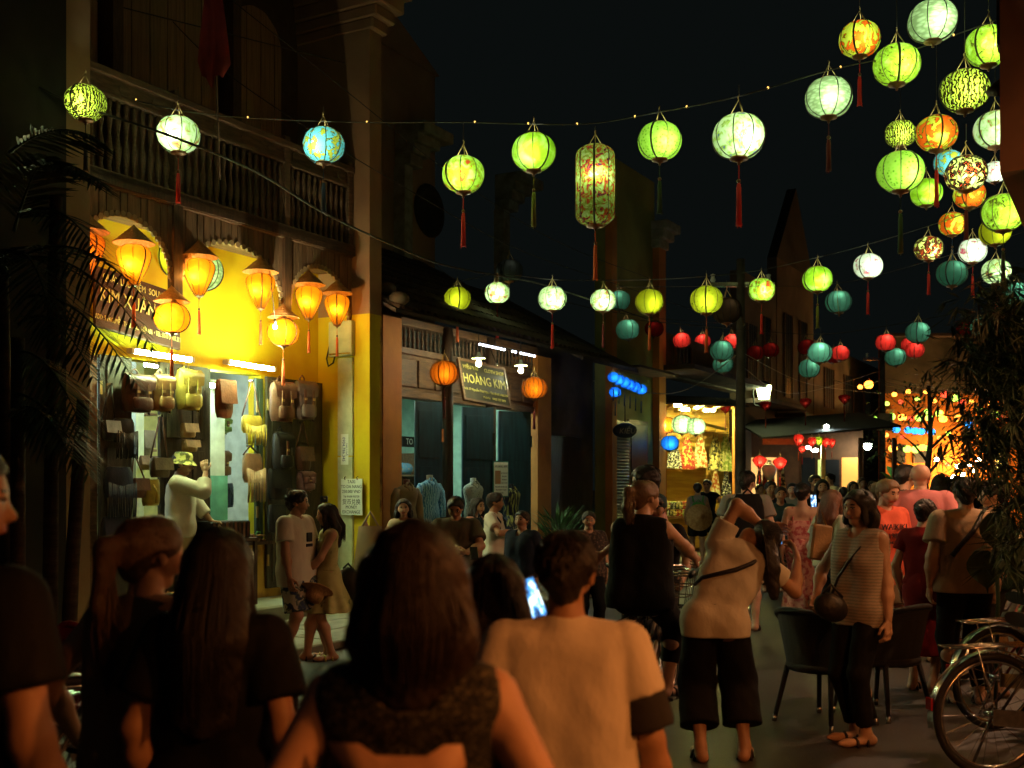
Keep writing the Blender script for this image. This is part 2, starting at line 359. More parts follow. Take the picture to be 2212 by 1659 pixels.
T = [
 # px, py, w, silk, tassel, up, group, label
 (185, 222, 88, 'swirl', 'dark', 0, G1, 'dim olive swirled lantern crossed by a palm frond, far left'),
 (385, 291, 92, 'white', 'red', 32, G1, 'white-green blossom lantern with red tassel in front of the balcony flag'),
 (699, 314, 90, 'blue', 'blue', 14, G1, 'cyan blue lantern with yellow lattice near the tall pillar'),
 (1001, 377, 92, 'floralred', 'red', 42, G1, 'lime floral lantern with red petals and long red tassel'),
 (1153, 329, 95, 'marble', 'lime', 0, G1, 'lime marbled lantern with olive tassel left of the tall floral lantern'),
 (1425, 305, 95, 'dots', 'green', 0, G1, 'dotted lime lantern with green tassel right of the tall floral lantern'),
 (1596, 295, 112, 'whiteblue', 'red', 25, G1, 'large pale lantern with small blue flowers and red tassel'),
 (1790, 211, 100, 'scale', 'maroon', 0, G1, 'pale scaled lantern with long maroon tassel at the right of the string'),
 (1857, 85, 88, 'dragon', 'red', 60, G2, 'orange cloud lantern with red tassel, topmost orange one'),
 (1937, 140, 100, 'floral', None, 80, G2, 'lime floral lantern hanging between orange and white scaled lanterns'),
 (2015, 46, 103, 'scale', None, 10, G2, 'white scaled lantern, topmost of all the lanterns'),
 (2135, 100, 98, 'floral', None, 60, G2, 'lime floral lantern half hidden behind the brown wall at top right'),
 (2084, 196, 103, 'swirl', None, 120, G2, 'large olive swirled lantern in the upper right'),
 (1945, 289, 66, 'swirl', None, 70, G2, 'small olive swirled lantern above the dotted green lantern'),
 (2023, 288, 88, 'dragon', 'red', 140, G2, 'orange cloud lantern with red tassel below the large swirled lantern'),
 (2150, 280, 90, 'white', None, 60, G2, 'white and red floral lantern cut by the brown wall edge'),
 (1945, 371, 100, 'dots', 'green', 0, G2, 'large dotted green lantern with dark green tassel'),
 (2049, 352, 62, 'blue', None, 0, G2, 'blue lattice lantern behind the dark blossom lantern'),
 (2087, 375, 88, 'cherry', 'maroon', 40, G2, 'dark blossom lantern with maroon tassel, the larger of two'),
 (2149, 372, 52, 'pink', None, 10, G2, 'small white pink lantern under the brown wall'),
 (2001, 416, 68, 'marble', None, 0, G2, 'lime marbled lantern half behind a red tassel'),
 (2094, 420, 68, 'dragon', None, 0, G2, 'orange lime lantern peeking out below the dark blossom lantern'),
 (2167, 460, 92, 'floral', 'dark', 10, G2, 'large bright floral lantern at the right picture edge'),
 (2057, 484, 58, 'dragon', 'blue', 6, G2, 'small orange cloud lantern with dark blue tassel'),
 (2150, 500, 68, 'plain', None, 0, G2, 'plain yellow lantern behind the large floral one'),
 (2006, 537, 60, 'cherry', 'red', 0, G2, 'small dark blossom lantern with red tassel'),
 (2101, 542, 60, 'pink', 'red', 0, G2, 'white lantern with pink flower and red tassel'),
 (2152, 587, 62, 'white', 'red', 0, G2, 'bright white lantern with red leaves above the bamboo'),
 (988, 645, 58, 'plain', 'orange', 8, G3, 'plain yellow lantern with orange tassel at the left of the second string'),
 (1074, 633, 54, 'white', 'red', 0, G3, 'white-lime lantern with red tassel below the torn grey lantern'),
 (1193, 645, 62, 'whiteblue', 'red', 5, G3, 'pale flowered lantern with red tassel above the led strip'),
 (1303, 649, 56, 'white', 'maroon', 5, G3, 'glaring white lantern beside a teal lantern'),
 (1403, 652, 62, 'plain', 'orange', 8, G3, 'plain yellow lantern with orange tassel in the middle of the second string'),
 (1526, 648, 70, 'speckle', 'orange', 10, G3, 'speckled yellow lantern with orange tassel'),
 (1645, 626, 58, 'floralred', 'red', 6, G3, 'white-lime lantern with a red corner and red tassel'),
 (1766, 603, 64, 'marble', 'lime', 6, G3, 'lime lantern with olive tassel on the second string'),
 (1875, 575, 62, 'pink', 'red', 6, G3, 'white pink lantern with red tassel at the right of the second string'),
]
for px, py, w, sk, ts, up, g, lb in T:
    white = sk in ('white', 'pink', 'whiteblue', 'scale')
    pwr = {'swirl': 5.0, 'plain': 2.6, 'speckle': 3.0, 'cherry': 7.5, 'dragon': 4.2, 'scale': 4.0, 'blue': 5.0, 'marble': 5.0, 'dots': 4.6}.get(sk, 6.0)
    lantern(px, py, w, sk, lb, ts, pw=pwr * 1.05, up=up, Y=10.0 if px < 200 else None, group=g, tl=random.uniform(.6, .85), bulb_z=-.1)
lantern(1286, 401, 85, 'garden', 'tall cylindrical lantern printed with red and green flowers', 'orange', 'long', pw=7, dia=.40, up=12, group=G1, tl=.8, bulb_z=.18)
for px, py, w, sk, pw, lb in [
 (1338, 649, 48, 'teal', .35, 'teal lantern tucked behind the glaring white lantern'), (1356, 712, 50, 'teal', .5, 'teal lantern with a torn side, left of the pair'),
 (1385, 737, 42, 'teal', .6, 'small bright teal lantern right of the torn teal one'), (1413, 710, 40, 'red', .02, 'unlit dark red lantern behind an orange tassel'),
 (1473, 735, 38, 'red', 1.1, 'lit red lantern, leftmost of the lit reds'), (1518, 737, 34, 'red', 1.0, 'small lit red lantern crossed by an orange tassel'),
 (1582, 739, 40, 'red', 1.2, 'lit red lantern above two teal ones'), (1559, 758, 50, 'teal', .5, 'teal lantern overlapping a red one, upper of two'),
 (1562, 787, 44, 'teal', .45, 'teal lantern, lower of the stacked two'), (1632, 762, 36, 'red', .03, 'unlit maroon lantern left of its twin'),
 (1665, 756, 36, 'red', .04, 'unlit maroon lantern right of its twin'), (1743, 750, 38, 'red', .03, 'unlit maroon lantern behind a glowing teal one'),
 (1771, 762, 52, 'teal', 1.2, 'teal lantern glowing white through a gap'), (1815, 763, 38, 'red', 1.0, 'lit red lantern right of the glowing teal one'),
 (1800, 770, 34, 'red', .03, 'unlit maroon lantern between teal and red'), (1748, 796, 46, 'teal', .55, 'lowest teal lantern below the glowing one'),
 (1913, 740, 42, 'red', 1.1, 'lit red lantern with a wire across, left of the red pair'), (1966, 745, 38, 'red', 1.1, 'lit red lantern, upper of the overlapping pair'),
 (1976, 756, 40, 'red', 1.0, 'lit red lantern, lower of the overlapping pair'), (1983, 718, 52, 'teal', .5, 'large teal lantern above the red pair'),
 (1934, 771, 45, 'teal', .55, 'teal lantern below the red pair'), (2085, 710, 36, 'red', .03, 'unlit maroon lantern left of the bamboo'),
 (2118, 706, 45, 'teal', .55, 'teal lantern partly behind bamboo leaves'), (2143, 690, 32, 'red', .9, 'red lantern behind bamboo leaves'),
 (2056, 591, 64, 'teal', .35, 'large teal lantern below the small blossom lantern'), (2195, 635, 56, 'teal', .8, 'teal lattice lantern at the right edge behind bamboo'),
 (1811, 652, 56, 'teal', .5, 'teal lantern inside a loose wire hoop'), (1570, 671, 64, 'tan', .03, 'unlit tan lantern with torn cloth'),
 (1100, 585, 56, 'grey', .02, 'unlit grey lantern with cloth hanging torn')]:
    o = lantern(px, py, w, sk, lb, None, pw=pw * 2.4, dia=.44 if sk != 'red' else .40, up=16, group=G4, ribs=12, lc=(1, .9, .7), bulb_z=.16, tilt=random.uniform(-.12, .12))
    if 'hoop' in lb:
        MB().tube([(.56 * math.sin(k * .314), 0, .5 * math.cos(k * .314)) for k in range(21)], .012, 5, False).build('wire_hoop', GOLD, o)
    if 'torn' in lb and pw < .1:
        g = [[(.46 + .16 * j / 4 + .05 * math.sin(i), -.1 + .16 * i / 5, .12 - .62 * j / 4 - .1 * i / 5 * j / 4) for i in range(6)] for j in range(5)]
        MB().sheet(g).build('torn_flap', SILK[sk], o)
# cables of the strings
def cable(pts, r, label, name='cable', m=None):
    o = MB().tube(pts, r, 5).build(name, m or CORD)
    return tag(o, label, 'cable', 'cables over the street')
def smooth_path(pts, n=6):
    out = []; q = [pts[0]] + pts + [pts[-1]]
    for i in range(1, len(q) - 2):
        for k in range(n):
            t = k / n; a, b, c, d = q[i - 1], q[i], q[i + 1], q[i + 2]
            out.append(.5 * ((2 * b) + (c - a) * t + (2 * a - 5 * b + 4 * c - d) * t * t + (3 * b - a - 3 * c + d) * t ** 3))
    return out + [pts[-1]]
Y1 = .42 * FPX / 93
cp = [(20, 60, 12.3), (185, 172, 12), (385, 238, 10.95), (699, 262, 11.2), (1000, 264, 10.9), (1153, 268, 10.6), (1285, 266, 11), (1425, 242, 10.6), (1596, 208, 9.2), (1790, 152, 10), (1940, 118, 10.1), (2100, 62, 10), (2215, 20, 9.9)]
c1 = cable(smooth_path([P(*q) for q in cp]), .006, 'thin black cable carrying the near string of lanterns')
FAIRY = emit('fairy_bulb', (1, .55, .12), 1.2)
pth = smooth_path([P(*q) for q in cp])
for i in range(4, len(pth) - 2, 5):
    p = pth[i].lerp(pth[i + 1], random.random())
    MB().ball((p.x, p.y, p.z + .005), .009, 6, 4, 1.3).build('fairy_bulb', FAIRY, c1)
cp2 = [(930, 562, 17.5), (988, 604, 17.4), (1074, 592, 17), (1193, 604, 16.3), (1303, 605, 17), (1403, 604, 16.3), (1526, 597, 15), (1645, 583, 17), (1766, 556, 15.8), (1875, 528, 16.3), (2060, 470, 15), (2215, 400, 14)]
cable(smooth_path([P(*q) for q in cp2]), .006, 'thin cable carrying the second string of lanterns')
for q, r, lb in [
 ([(0, 138, 10), (140, 215, 10), (385, 300, 10), (560, 375, 11), (700, 460, 12), (850, 530, 13), (960, 573, 14), (1100, 600, 15.5), (1190, 620, 17), (1400, 690, 20)], .012, 'thick bundled black cable sagging along the house fronts'),
 ([(330, 0, 13), (480, 150, 13), (700, 300, 13.5), (900, 420, 15), (1100, 530, 17), (1290, 600, 20), (1560, 690, 26)], .006, 'long straight wire running from the balcony into the street'),
 ([(500, 0, 13), (740, 190, 14), (980, 380, 16), (1200, 520, 19), (1400, 600, 24)], .006, 'thin wire above the lanterns, second from the top'),
 ([(200, 0, 12), (480, 70, 13), (800, 150, 15)], .007, 'thin dark wire crossing the upper arches'),
 ([(1180, 640, 19), (1290, 668, 20), (1440, 690, 22), (1600, 700, 25)], .006, 'wire with a tiny glint below the white lantern'),
 ([(1360, 690, 18), (1470, 700, 18.5), (1600, 712, 19), (1770, 722, 19), (1915, 704, 19), (2100, 668, 19), (2215, 630, 19)], .006, 'cable carrying the plain teal and red lanterns'),
 ([(1330, 620, 18), (1570, 618, 17), (1811, 612, 18), (2056, 550, 17), (2215, 500, 16)], .005, 'faint cable of the upper teal lanterns')]:
    cable(smooth_path([P(*a) for a in q]), r, lb)
# ------------------------------------------------------------------ ground and the left row of houses
A = Frame(600, 170, 2450)
ASPH = mat('asphalt', (.066, .062, .052), .5, (.036, .033, .028), .9, .45, bscale=120, spec=.45, detail=8)
STONE = mat('paving_stone', (.26, .25, .19), .7, (.17, .16, .12), 3, .3)
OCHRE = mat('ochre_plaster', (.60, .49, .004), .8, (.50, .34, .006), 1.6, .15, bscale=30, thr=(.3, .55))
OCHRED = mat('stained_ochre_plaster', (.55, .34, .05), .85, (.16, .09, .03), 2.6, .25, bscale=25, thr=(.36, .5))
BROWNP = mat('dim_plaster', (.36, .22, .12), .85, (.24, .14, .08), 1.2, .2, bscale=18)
GREYP = mat('old_wall', (.16, .12, .08), .9, (.06, .045, .03), 1.1, .3, bscale=14)
PLANK = mat('fascia_plank', (.23, .13, .075), .7, (.13, .075, .04), 4, .3, stretch=(7, 7, .7))
RAIL = mat('balcony_wood', (.17, .10, .06), .65, (.09, .055, .03), 6, .3, stretch=(1, 5, 5))
BLIND = mat('arch_blind', (.30, .18, .10), .8, (.20, .12, .07), 3, .2, stretch=(14, 14, .6))
DOORW = mat('door_wood', (.07, .055, .035), .5, (.035, .026, .018), 5, .3, stretch=(6, 6, .8))
g = MB().add([(-150, -60, 0), (150, -60, 0), (150, 400, 0), (-150, 400, 0)], [(0, 1, 2, 3)]).build('road', ASPH); g['kind'] = 'structure'
pv = empty('pavement', (A.X0, A.Y0, 0), A.rz); pv['kind'] = 'structure'
bx('kerb', STONE, pv, -9, 14, -2.62, -2.5, 0, .09, .015)
slab = MB().bbox(-.49, .49, -.29, .29, 0, .075, .012).mesh('slab', STONE)
bx('bedding', ASPH, pv, -9, 14, -2.5, -.9, 0, .03)
for i in range(23):
    for j in range(3):
        if -9 + i < -3 and j == 0: pass
        o = link('paving_slab', slab, pv, (-8.5 + i + (.5 if j % 2 else 0), -2.2 + j * .6 * .87, random.uniform(-.004, .004)), (random.uniform(-.006, .006), random.uniform(-.006, .006), 0), (1, .86, 1))
st = bx('step', mat('step_stone', (.30, .32, .22), .7, (.2, .2, .14), 2, .2), pv, -6, 1.9, -.88, .5, 0, .24, .02)
# ---- house 1: shop selling bags
h1 = A.root('shop_house'); tag(h1, 'yellow bag shop house with carved wooden balcony and arched fascia', 'house')
def wb(name, m, *a, b=0): return bx(name, m, h1, *a, b=b)
wm = MB()
for a in [(-3.9, -3.12, 0, .2, .2, 3.0), (-1.72, -1.25, 0, .2, .2, 3.0), (-.32, .8, 0, .2, .92, 3.0), (-3.9, .8, 0, .2, 3.0, 4.75)]: wm.box(*a)
wm.build('wall', OCHRE, h1)
wb('wall_base', OCHRED, -1.25, .8, -.06, .16, .2, .9)
wb('ledge', WOOD, -1.27, .79, -.14, .18, .9, .94)
wb('party_wall', OCHRE, .8, 1.06, -.85, 3, 0, 3.86); wb('upper_party_wall', BROWNP, .8, 1.06, -.848, 3, 3.86, 8.3)  # upper part browner: the dimmer light up there is put into its colour
wb('mottled_patch', OCHRED, 1.02, 1.062, -.852, -.3, .3, 3.8)  # mottled ochre plaster along the wall's outer edge
wb('front_pilaster', BROWNP, -3.9, -3.62, -.85, .2, 0, 9.2)
cap = MB()
for i, (z0, z1, e) in enumerate([(7.55, 7.7, .06), (7.7, 7.85, .13), (7.85, 8.05, .22), (8.05, 8.4, .30)]): cap.bbox(.8 - e * .3, 1.06 + e, -.85 - e, .5, z0, z1, .02)
cap.build('cornice', BROWNP, h1)
wb('recess_ceiling', WOODB, -3.62, .8, -.5, 0, 4.44, 4.5)
wb('balcony_floor', WOOD, -3.62, .8, -.62, 1.0, 4.62, 4.74)
BAYS = [(-3.62, -2.26), (-2.26, -.5), (-.5, .8)]
def arch_z(x):
    for a, b in BAYS:
        if a <= x <= b:
            hw = (b - a) / 2 - .07; c = (a + b) / 2; q = abs(x - c) / hw
            return 3.66 if q >= 1 else 3.82 + .56 * math.sqrt(max(0, 1 - q * q)) ** 1.0
    return 3.66
n = 50; pw_ = (4.42) / n
for i in range(n):
    x0 = -3.62 + i * pw_; x1 = x0 + pw_ - .006
    poly = [(x0, 4.62), (x0, arch_z(x0)), ((x0 + x1) / 2, arch_z((x0 + x1) / 2)), (x1, arch_z(x1)), (x1, 4.62)]
    MB().prism(poly, -.555 - .006 * (i % 3), -.53).build('plank', PLANK, h1)
for a, b in BAYS:
    c = (a + b) / 2; hw = (b - a) / 2 - .07; m = MB(); N_ = 26
    for k in range(N_):
        t = math.pi * (k + .5) / N_; x = c - hw * math.cos(t); z = 3.82 + .56 * math.sin(t)
        nx, nz = -math.cos(t), math.sin(t)
        pts = [(x + .035 * (math.cos(t + q) * 1), z + .035 * math.sin(t + q) - .004) for q in [j * 1.0472 for j in range(6)]]
        m.prism(pts, -.575, -.545)
    m.build('scallop_trim', mat('scallop_paint', (.40, .27, .14), .6), h1)
for x in (-2.26, -.5):
    m = MB(); m.box(x - .06, x + .06, -.60, -.50, 3.62, 4.62); m.lathe([(.001, 3.42), (.06, 3.46), (.085, 3.53), (.06, 3.58), (.09, 3.62)], 10, (x, -.55, 0)); m.build('pendant_post', WOOD, h1)
for z0, z1, e in ((4.60, 4.66, .02), (4.66, 4.76, .05), (5.50, 5.55, .02), (5.70, 5.78, .05)): wb('rail', RAIL, -3.62, .8, -.57 - e, -.50, z0, z1, b=.01)
wb('frieze_board', RAIL, -3.62, .8, -.565, -.535, 5.55, 5.70)
mot = MB()
for k in range(4): mot.prism([(.075 * math.cos(k * 1.5708 + q), .055 * math.sin(k * 1.5708 + q)) if True else 0 for q in (0, .5, 1.1, 1.5708)] + [(0, 0)], -.012, 0)
motm = mot.mesh('motif', RAIL)
for i in range(10): link('carved_motif', motm, h1, (-3.4 + i * .44, -.566, 5.625))
bal = MB().lathe([(.022, 0), (.03, .03), (.02, .08), (.034, .16), (.04, .24), (.026, .33), (.016, .4), (.026, .47), (.036, .56), (.02, .64), (.03, .70), (.022, .74)], 8).mesh('baluster', RAIL)
for i in range(41):
    x = -3.55 + i * .1065
    if min(abs(x - q) for q in (-2.26, -.5)) > .06: link('baluster', bal, h1, (x, -.535, 4.76))
for x in (-3.56, -2.26, -.5, .74): wb('balcony_post', RAIL, x - .05, x + .05, -.60, -.48, 4.7, 5.84, b=.01)
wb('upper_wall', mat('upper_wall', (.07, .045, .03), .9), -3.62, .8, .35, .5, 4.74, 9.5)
for (pa, pb, top) in ((-3.55, -2.55, 8.2), (-2.35, -.75, 8.45), (-.5, .42, 7.75)):
    c = (pa + pb) / 2; hw = (pb - pa) / 2; m_ = 7 if hw < .6 else 12
    for i in range(m_):
        x0 = pa + (pb - pa) * i / m_; x1 = x0 + (pb - pa) / m_ - .008
        zz = lambda x: top - hw + hw * math.sqrt(max(0, 1 - ((x - c) / hw) ** 2)) * 1.0
        MB().prism([(x0, 4.8), (x1, 4.8), (x1, zz(x1)), ((x0 + x1) / 2, zz((x0 + x1) / 2)), (x0, zz(x0))], .30 + .006 * (i % 2), .345).build('arch_slat', BLIND, h1)
for x in (-2.45, -.62): wb('upper_post', WOOD, x - .07, x + .07, .1, .34, 4.74, 9.4)
# room behind the doors
INW = mat('shop_paint', (.55, .48, .16), .8); PALE = mat('pale_wall', (.62, .66, .62), .7); TEALP = mat('teal_panel', (.16, .46, .40), .5)
wb('room_floor', STONE, -3.9, .8, .2, 2.6, 0, .22)
wb('room_back', INW, -3.9, .8, 2.5, 2.6, .22, 3.3)
wb('room_side', PALE, .62, .75, .2, 2.5, .22, 3.3); wb('room_end', INW, -3.9, -3.8, .2, 2.5, .22, 3.3)
wb('room_ceiling', PALE, -3.9, .8, .2, 2.6, 3.3, 3.36)
wb('partition', PALE, -1.62, -1.5, .75, 2.5, .22, 3.3)
pn = wb('screen_panel', PALE, -.86, -.42, .5, .54, 1.0, 2.95); wb('teal_screen', TEALP, -.80, -.40, .47, .498, .98, 1.75)
for z in (1.0, 1.5, 2.05, 2.5):
    wb('shelf', WOODB, -3.8, -1.62, 1.2, 1.5, z, z + .03); wb('shelf', WOODB, -1.5, -.88, 1.2, 1.5, z, z + .03)
# door leaves that carry the bags
def leaf(parent, x0, x1, y, z0, z1, m, name='door_leaf', pan=3, hinge=True):
    o = bx(name, m, parent, x0, x1, y - .02, y + .02, z0, z1)
    h = (z1 - z0) / pan
    for i in range(pan):
        MB().bbox(x0 + .08, x1 - .08, y - .034, y - .0205, z0 + i * h + .08, z0 + (i + 1) * h - .06, .012).build('panel', m, o)
    if hinge:
        for z in (z0 + .35, z1 - .35): bx('hinge', GOLD, o, x0 - .012, x0 + .018, y - .036, y - .0215, z - .07, z + .07)
    return o
leaf(h1, -3.1, -2.86, -.03, .25, 2.98, WOODB); leaf(h1, -2.84, -2.42, -.05, .25, 3.0, DOORW)
leaf(h1, -2.02, -1.62, -.05, .25, 3.0, DOORW); leaf(h1, -1.60, -1.27, -.03, .25, 3.0, DOORW)
leaf(h1, -1.27, -1.14, .06, .94, 3.0, DOORW, pan=1); leaf(h1, -.46, -.34, -.04, .95, 2.95, mat('green_leaf', (.05, .075, .05), .5), pan=1)
leaf(h1, -.33, .74, -.10, .35, 2.98, DOORW)
# fluorescent tubes on the wall
TUBE = emit('fluorescent_tube', (.70, 1, .48), 120); TUBEW = emit('white_tube', (.75, 1, .95), 95)
def tube_lamp(fr, x0, x1, y, z, label, m=TUBE, r=.027, tilt=0):
    e = fr.root('tube_lamp'); e.location = fr.w((x0 + x1) / 2, y, z); L = (x1 - x0) / 2; e.rotation_euler[1] = tilt
    MB().tube([(-L + .03, 0, 0), (L - .03, 0, 0)], r, 10).build('tube', m, e)
    bx('batten', mat('lamp_white', (.7, .7, .66), .4), e, -L, L, r + .004, r + .05, -.02, .03)
    for s in (-1, 1): bx('end_cap', mat('lamp_white', (.7, .7, .66), .4), e, s * L - .02, s * L + .02, -r - .004, r + .006, -.028, .028)
    return tag(e, label, 'lamp')
tube_lamp(A, -2.66, -1.82, -.34, 3.03, 'white fluorescent tube glowing over the left shop doorway', tilt=.015)
tube_lamp(A, -1.25, -.47, -.34, 3.05, 'white fluorescent tube glowing over the middle shop doorway', tilt=.015)
tube_lamp(A, -1.2, -.75, .35, 2.85, 'bluish tube lamp just inside the middle doorway', TUBEW)
tube_lamp(A, -3.3, -2.0, 1.7, 3.2, 'ceiling tube inside the left shop doorway', TUBEW)
tube_lamp(A, -1.4, -.3, 1.7, 3.2, 'ceiling tube inside the middle shop doorway', TUBEW)
# conduit, fuse box, taxi notice on the side face of the party wall
cz = mat('pvc_cream', (.52, .55, .34), .5)
def side(x, n): return (x, -n)
cd = empty('conduit', (0, 0, 0), 0, h1)
for z0, z1 in ((.3, 2.0), (2.02, 3.3)): MB().bbox(.755, .80, -.60, -.36, z0, z1, .006).build('trunking_cover', cz, cd)
fb = MB().bbox(.71, .80, -.62, -.24, 3.32, 3.78, .012).build('fuse_box', cz, h1); bx('screw_strip', STEEL, fb, .705, .711, -.60, -.26, 3.34, 3.36)
MB().tube([(.74, -.25, 3.5), (.73, -.2, 3.3), (.74, -.22, 3.2), (.74, -.3, 3.24), (.74, -.36, 3.4)], .012, 6).build('loose_cable', BLACK, h1)
PAPER = mat('paper', (.72, .76, .66), .8, (.66, .7, .6), 4); INK = mat('ink', (.02, .02, .03), .7); INKB = mat('blue_ink', (.03, .04, .22), .7)
ns = A.root('notice_board'); ns.location = A.w(.72, -.62, 1.48); ns.rotation_euler = (0, 0, A.rz - R(90))
bx('sheet', PAPER, ns, -.17, .17, -.006, .006, -.235, .235)
for i, (b, s) in enumerate([('TAXI', .062), ('TO DA NANG', .056), ('250.000 VND', .056), ('Tel: 01698 955720', .036), ('货币兑换', .078), ('MONEY', .056), ('EXCHANGE', .058)]):
    text('lettering', b, INK, ns, (0, -.009, .195 - i * .064 - (.01 if i > 3 else 0)), s * 1.05, ext=.001, sx=.9)
for x in (-.1, .1): MB().tube([(x, -.012, .22), (x, -.02, .25), (x, 0, .265)], .008, 5).build('clip', STEEL, ns)
tag(ns, 'white notice reading taxi to Da Nang and money exchange on yellow wall', 'sign')
ph = A.root('phone_sticker'); ph.location = A.w(.751, -.48, 2.1); ph.rotation_euler = (0, 0, A.rz - R(90))
bx('sticker', PAPER, ph, -.06, .06, -.002, .002, -.2, .2)
text('lettering', '0904.786.345', INKB, ph, (-.012, -.004, 0), .062, rot=(R(90), R(90), 0), ext=.0008, sx=.95)
text('lettering', 'TAXI 7 CHỖ', INKB, ph, (.036, -.004, 0), .03, rot=(R(90), R(90), 0), ext=.0008)
tag(ph, 'small white phone number sticker on the cream trunking', 'sticker')
# shop sign over the door
sb = A.root('shop_sign'); q = A.at(300, 670, .12); sb.location = A.w(q[0], -.14, q[1]); sb.rotation_euler = (R(-8), R(6), A.rz)
SGN = mat('sign_brown', (.045, .016, .010), .6); CREAM = mat('sign_cream', (.62, .55, .2), .6)
bx('board', SGN, sb, -.62, .56, -.02, .02, -.33, .33, .01)
for b, x, z, s, sx in [('QUẦY LƯU NIỆM  SOUVENIR', -.03, .23, .105, .72), ('KIM XUÂN SINH', .02, .03, .22, .72), ('ADD: 54 NGUYỄN THÁI HỌC - HỘI AN  • TEL: 0510 3 910 313', -.03, -.22, .078, .56)]:
    text('lettering', b, CREAM, sb, (x, -.024, z), s, ext=.002, sx=sx)
tag(sb, 'brown painted shop sign with cream lettering above the left tube lamp', 'sign')
# red flag on the balcony
fl = empty('flag', A.w(-1.75, -.7, 5.2))
MB().tube([(0, 0, -.2), (-.05, -.2, 2.6)], .012, 6).build('pole', WOOD, fl)
gr = []
for i in range(13):
    t = i / 12; wd = .05 + .30 * t if t < .92 else .2
    gr.append([(-.05 + (j / 6 - .35) * wd + .02 * math.sin(j * 2 + i * .3), -.24 + .05 * math.sin(j * 2.4 + i * .5), 2.6 - 1.75 * t - (.12 if j in (2, 3) and i == 12 else 0)) for j in range(7)])
MB().sheet(gr).build('cloth', mat('flag_red', (.22, .018, .012), .8), fl)
tag(fl, 'limp dark red flag hanging in front of the balcony arches', 'flag')
# hat-topped lanterns of the bag shop
GH = 'lanterns with conical hats at the bag shop'
for px, py, w, kd, ht, lb, pw, sk in [
 (188, 548, 76, 'tear', 1.0, 'orange teardrop lantern with conical hat, leftmost behind palm leaves', 4.5, 'orange'), (289, 571, 72, 'tear', 1.0, 'teardrop lantern with conical hat above the brown sign', 5.5, 'yellor'),
 (430, 597, 66, 'tear', 1.0, 'teardrop lantern with conical hat in front of the big white lantern', 5.5, 'yellor'), (371, 687, 75, 'round', .82, 'round lantern with conical hat covering the sign end', 5.5, 'yellor'),
 (563, 627, 62, 'tear', 1.0, 'teardrop lantern with conical hat left of the wooden pendant', 5, 'yellor'), (612, 718, 68, 'round', .8, 'round lantern with conical hat below the wooden pendant', 5.5, 'yellor'),
 (667, 652, 58, 'tear', 1.0, 'teardrop lantern with conical hat in the small arch', 4.5, 'yellor'), (728, 668, 54, 'tear', 1.0, 'teardrop lantern with conical hat beside the fuse box', 3.4, 'yellor')]:
    s_, z_ = A.at(px, py, .6); c = A.w(s_, -.60 if kd == 'tear' else -.78, z_)
    Yc = c.y; lantern(px, py, w, sk, lb, 'orange', kd, pw=pw * 3.4, lc=(1, .66, .27), Y=Yc, hat=ht, group=GH, tl=.7, name='hat_lantern', hang=False, up=0, bulb_z=-.05, loc=P(px, py, Yc))
lantern(430, 585, 100, 'scale', 'big pale round lantern behind the hat lantern in the arch', None, pw=5, Y=13.0, group=GH)
lantern(373, 560, 92, 'plain', 'round cream lantern half hidden behind the wooden pendant', None, pw=1.5, Y=12.6, group=GH)
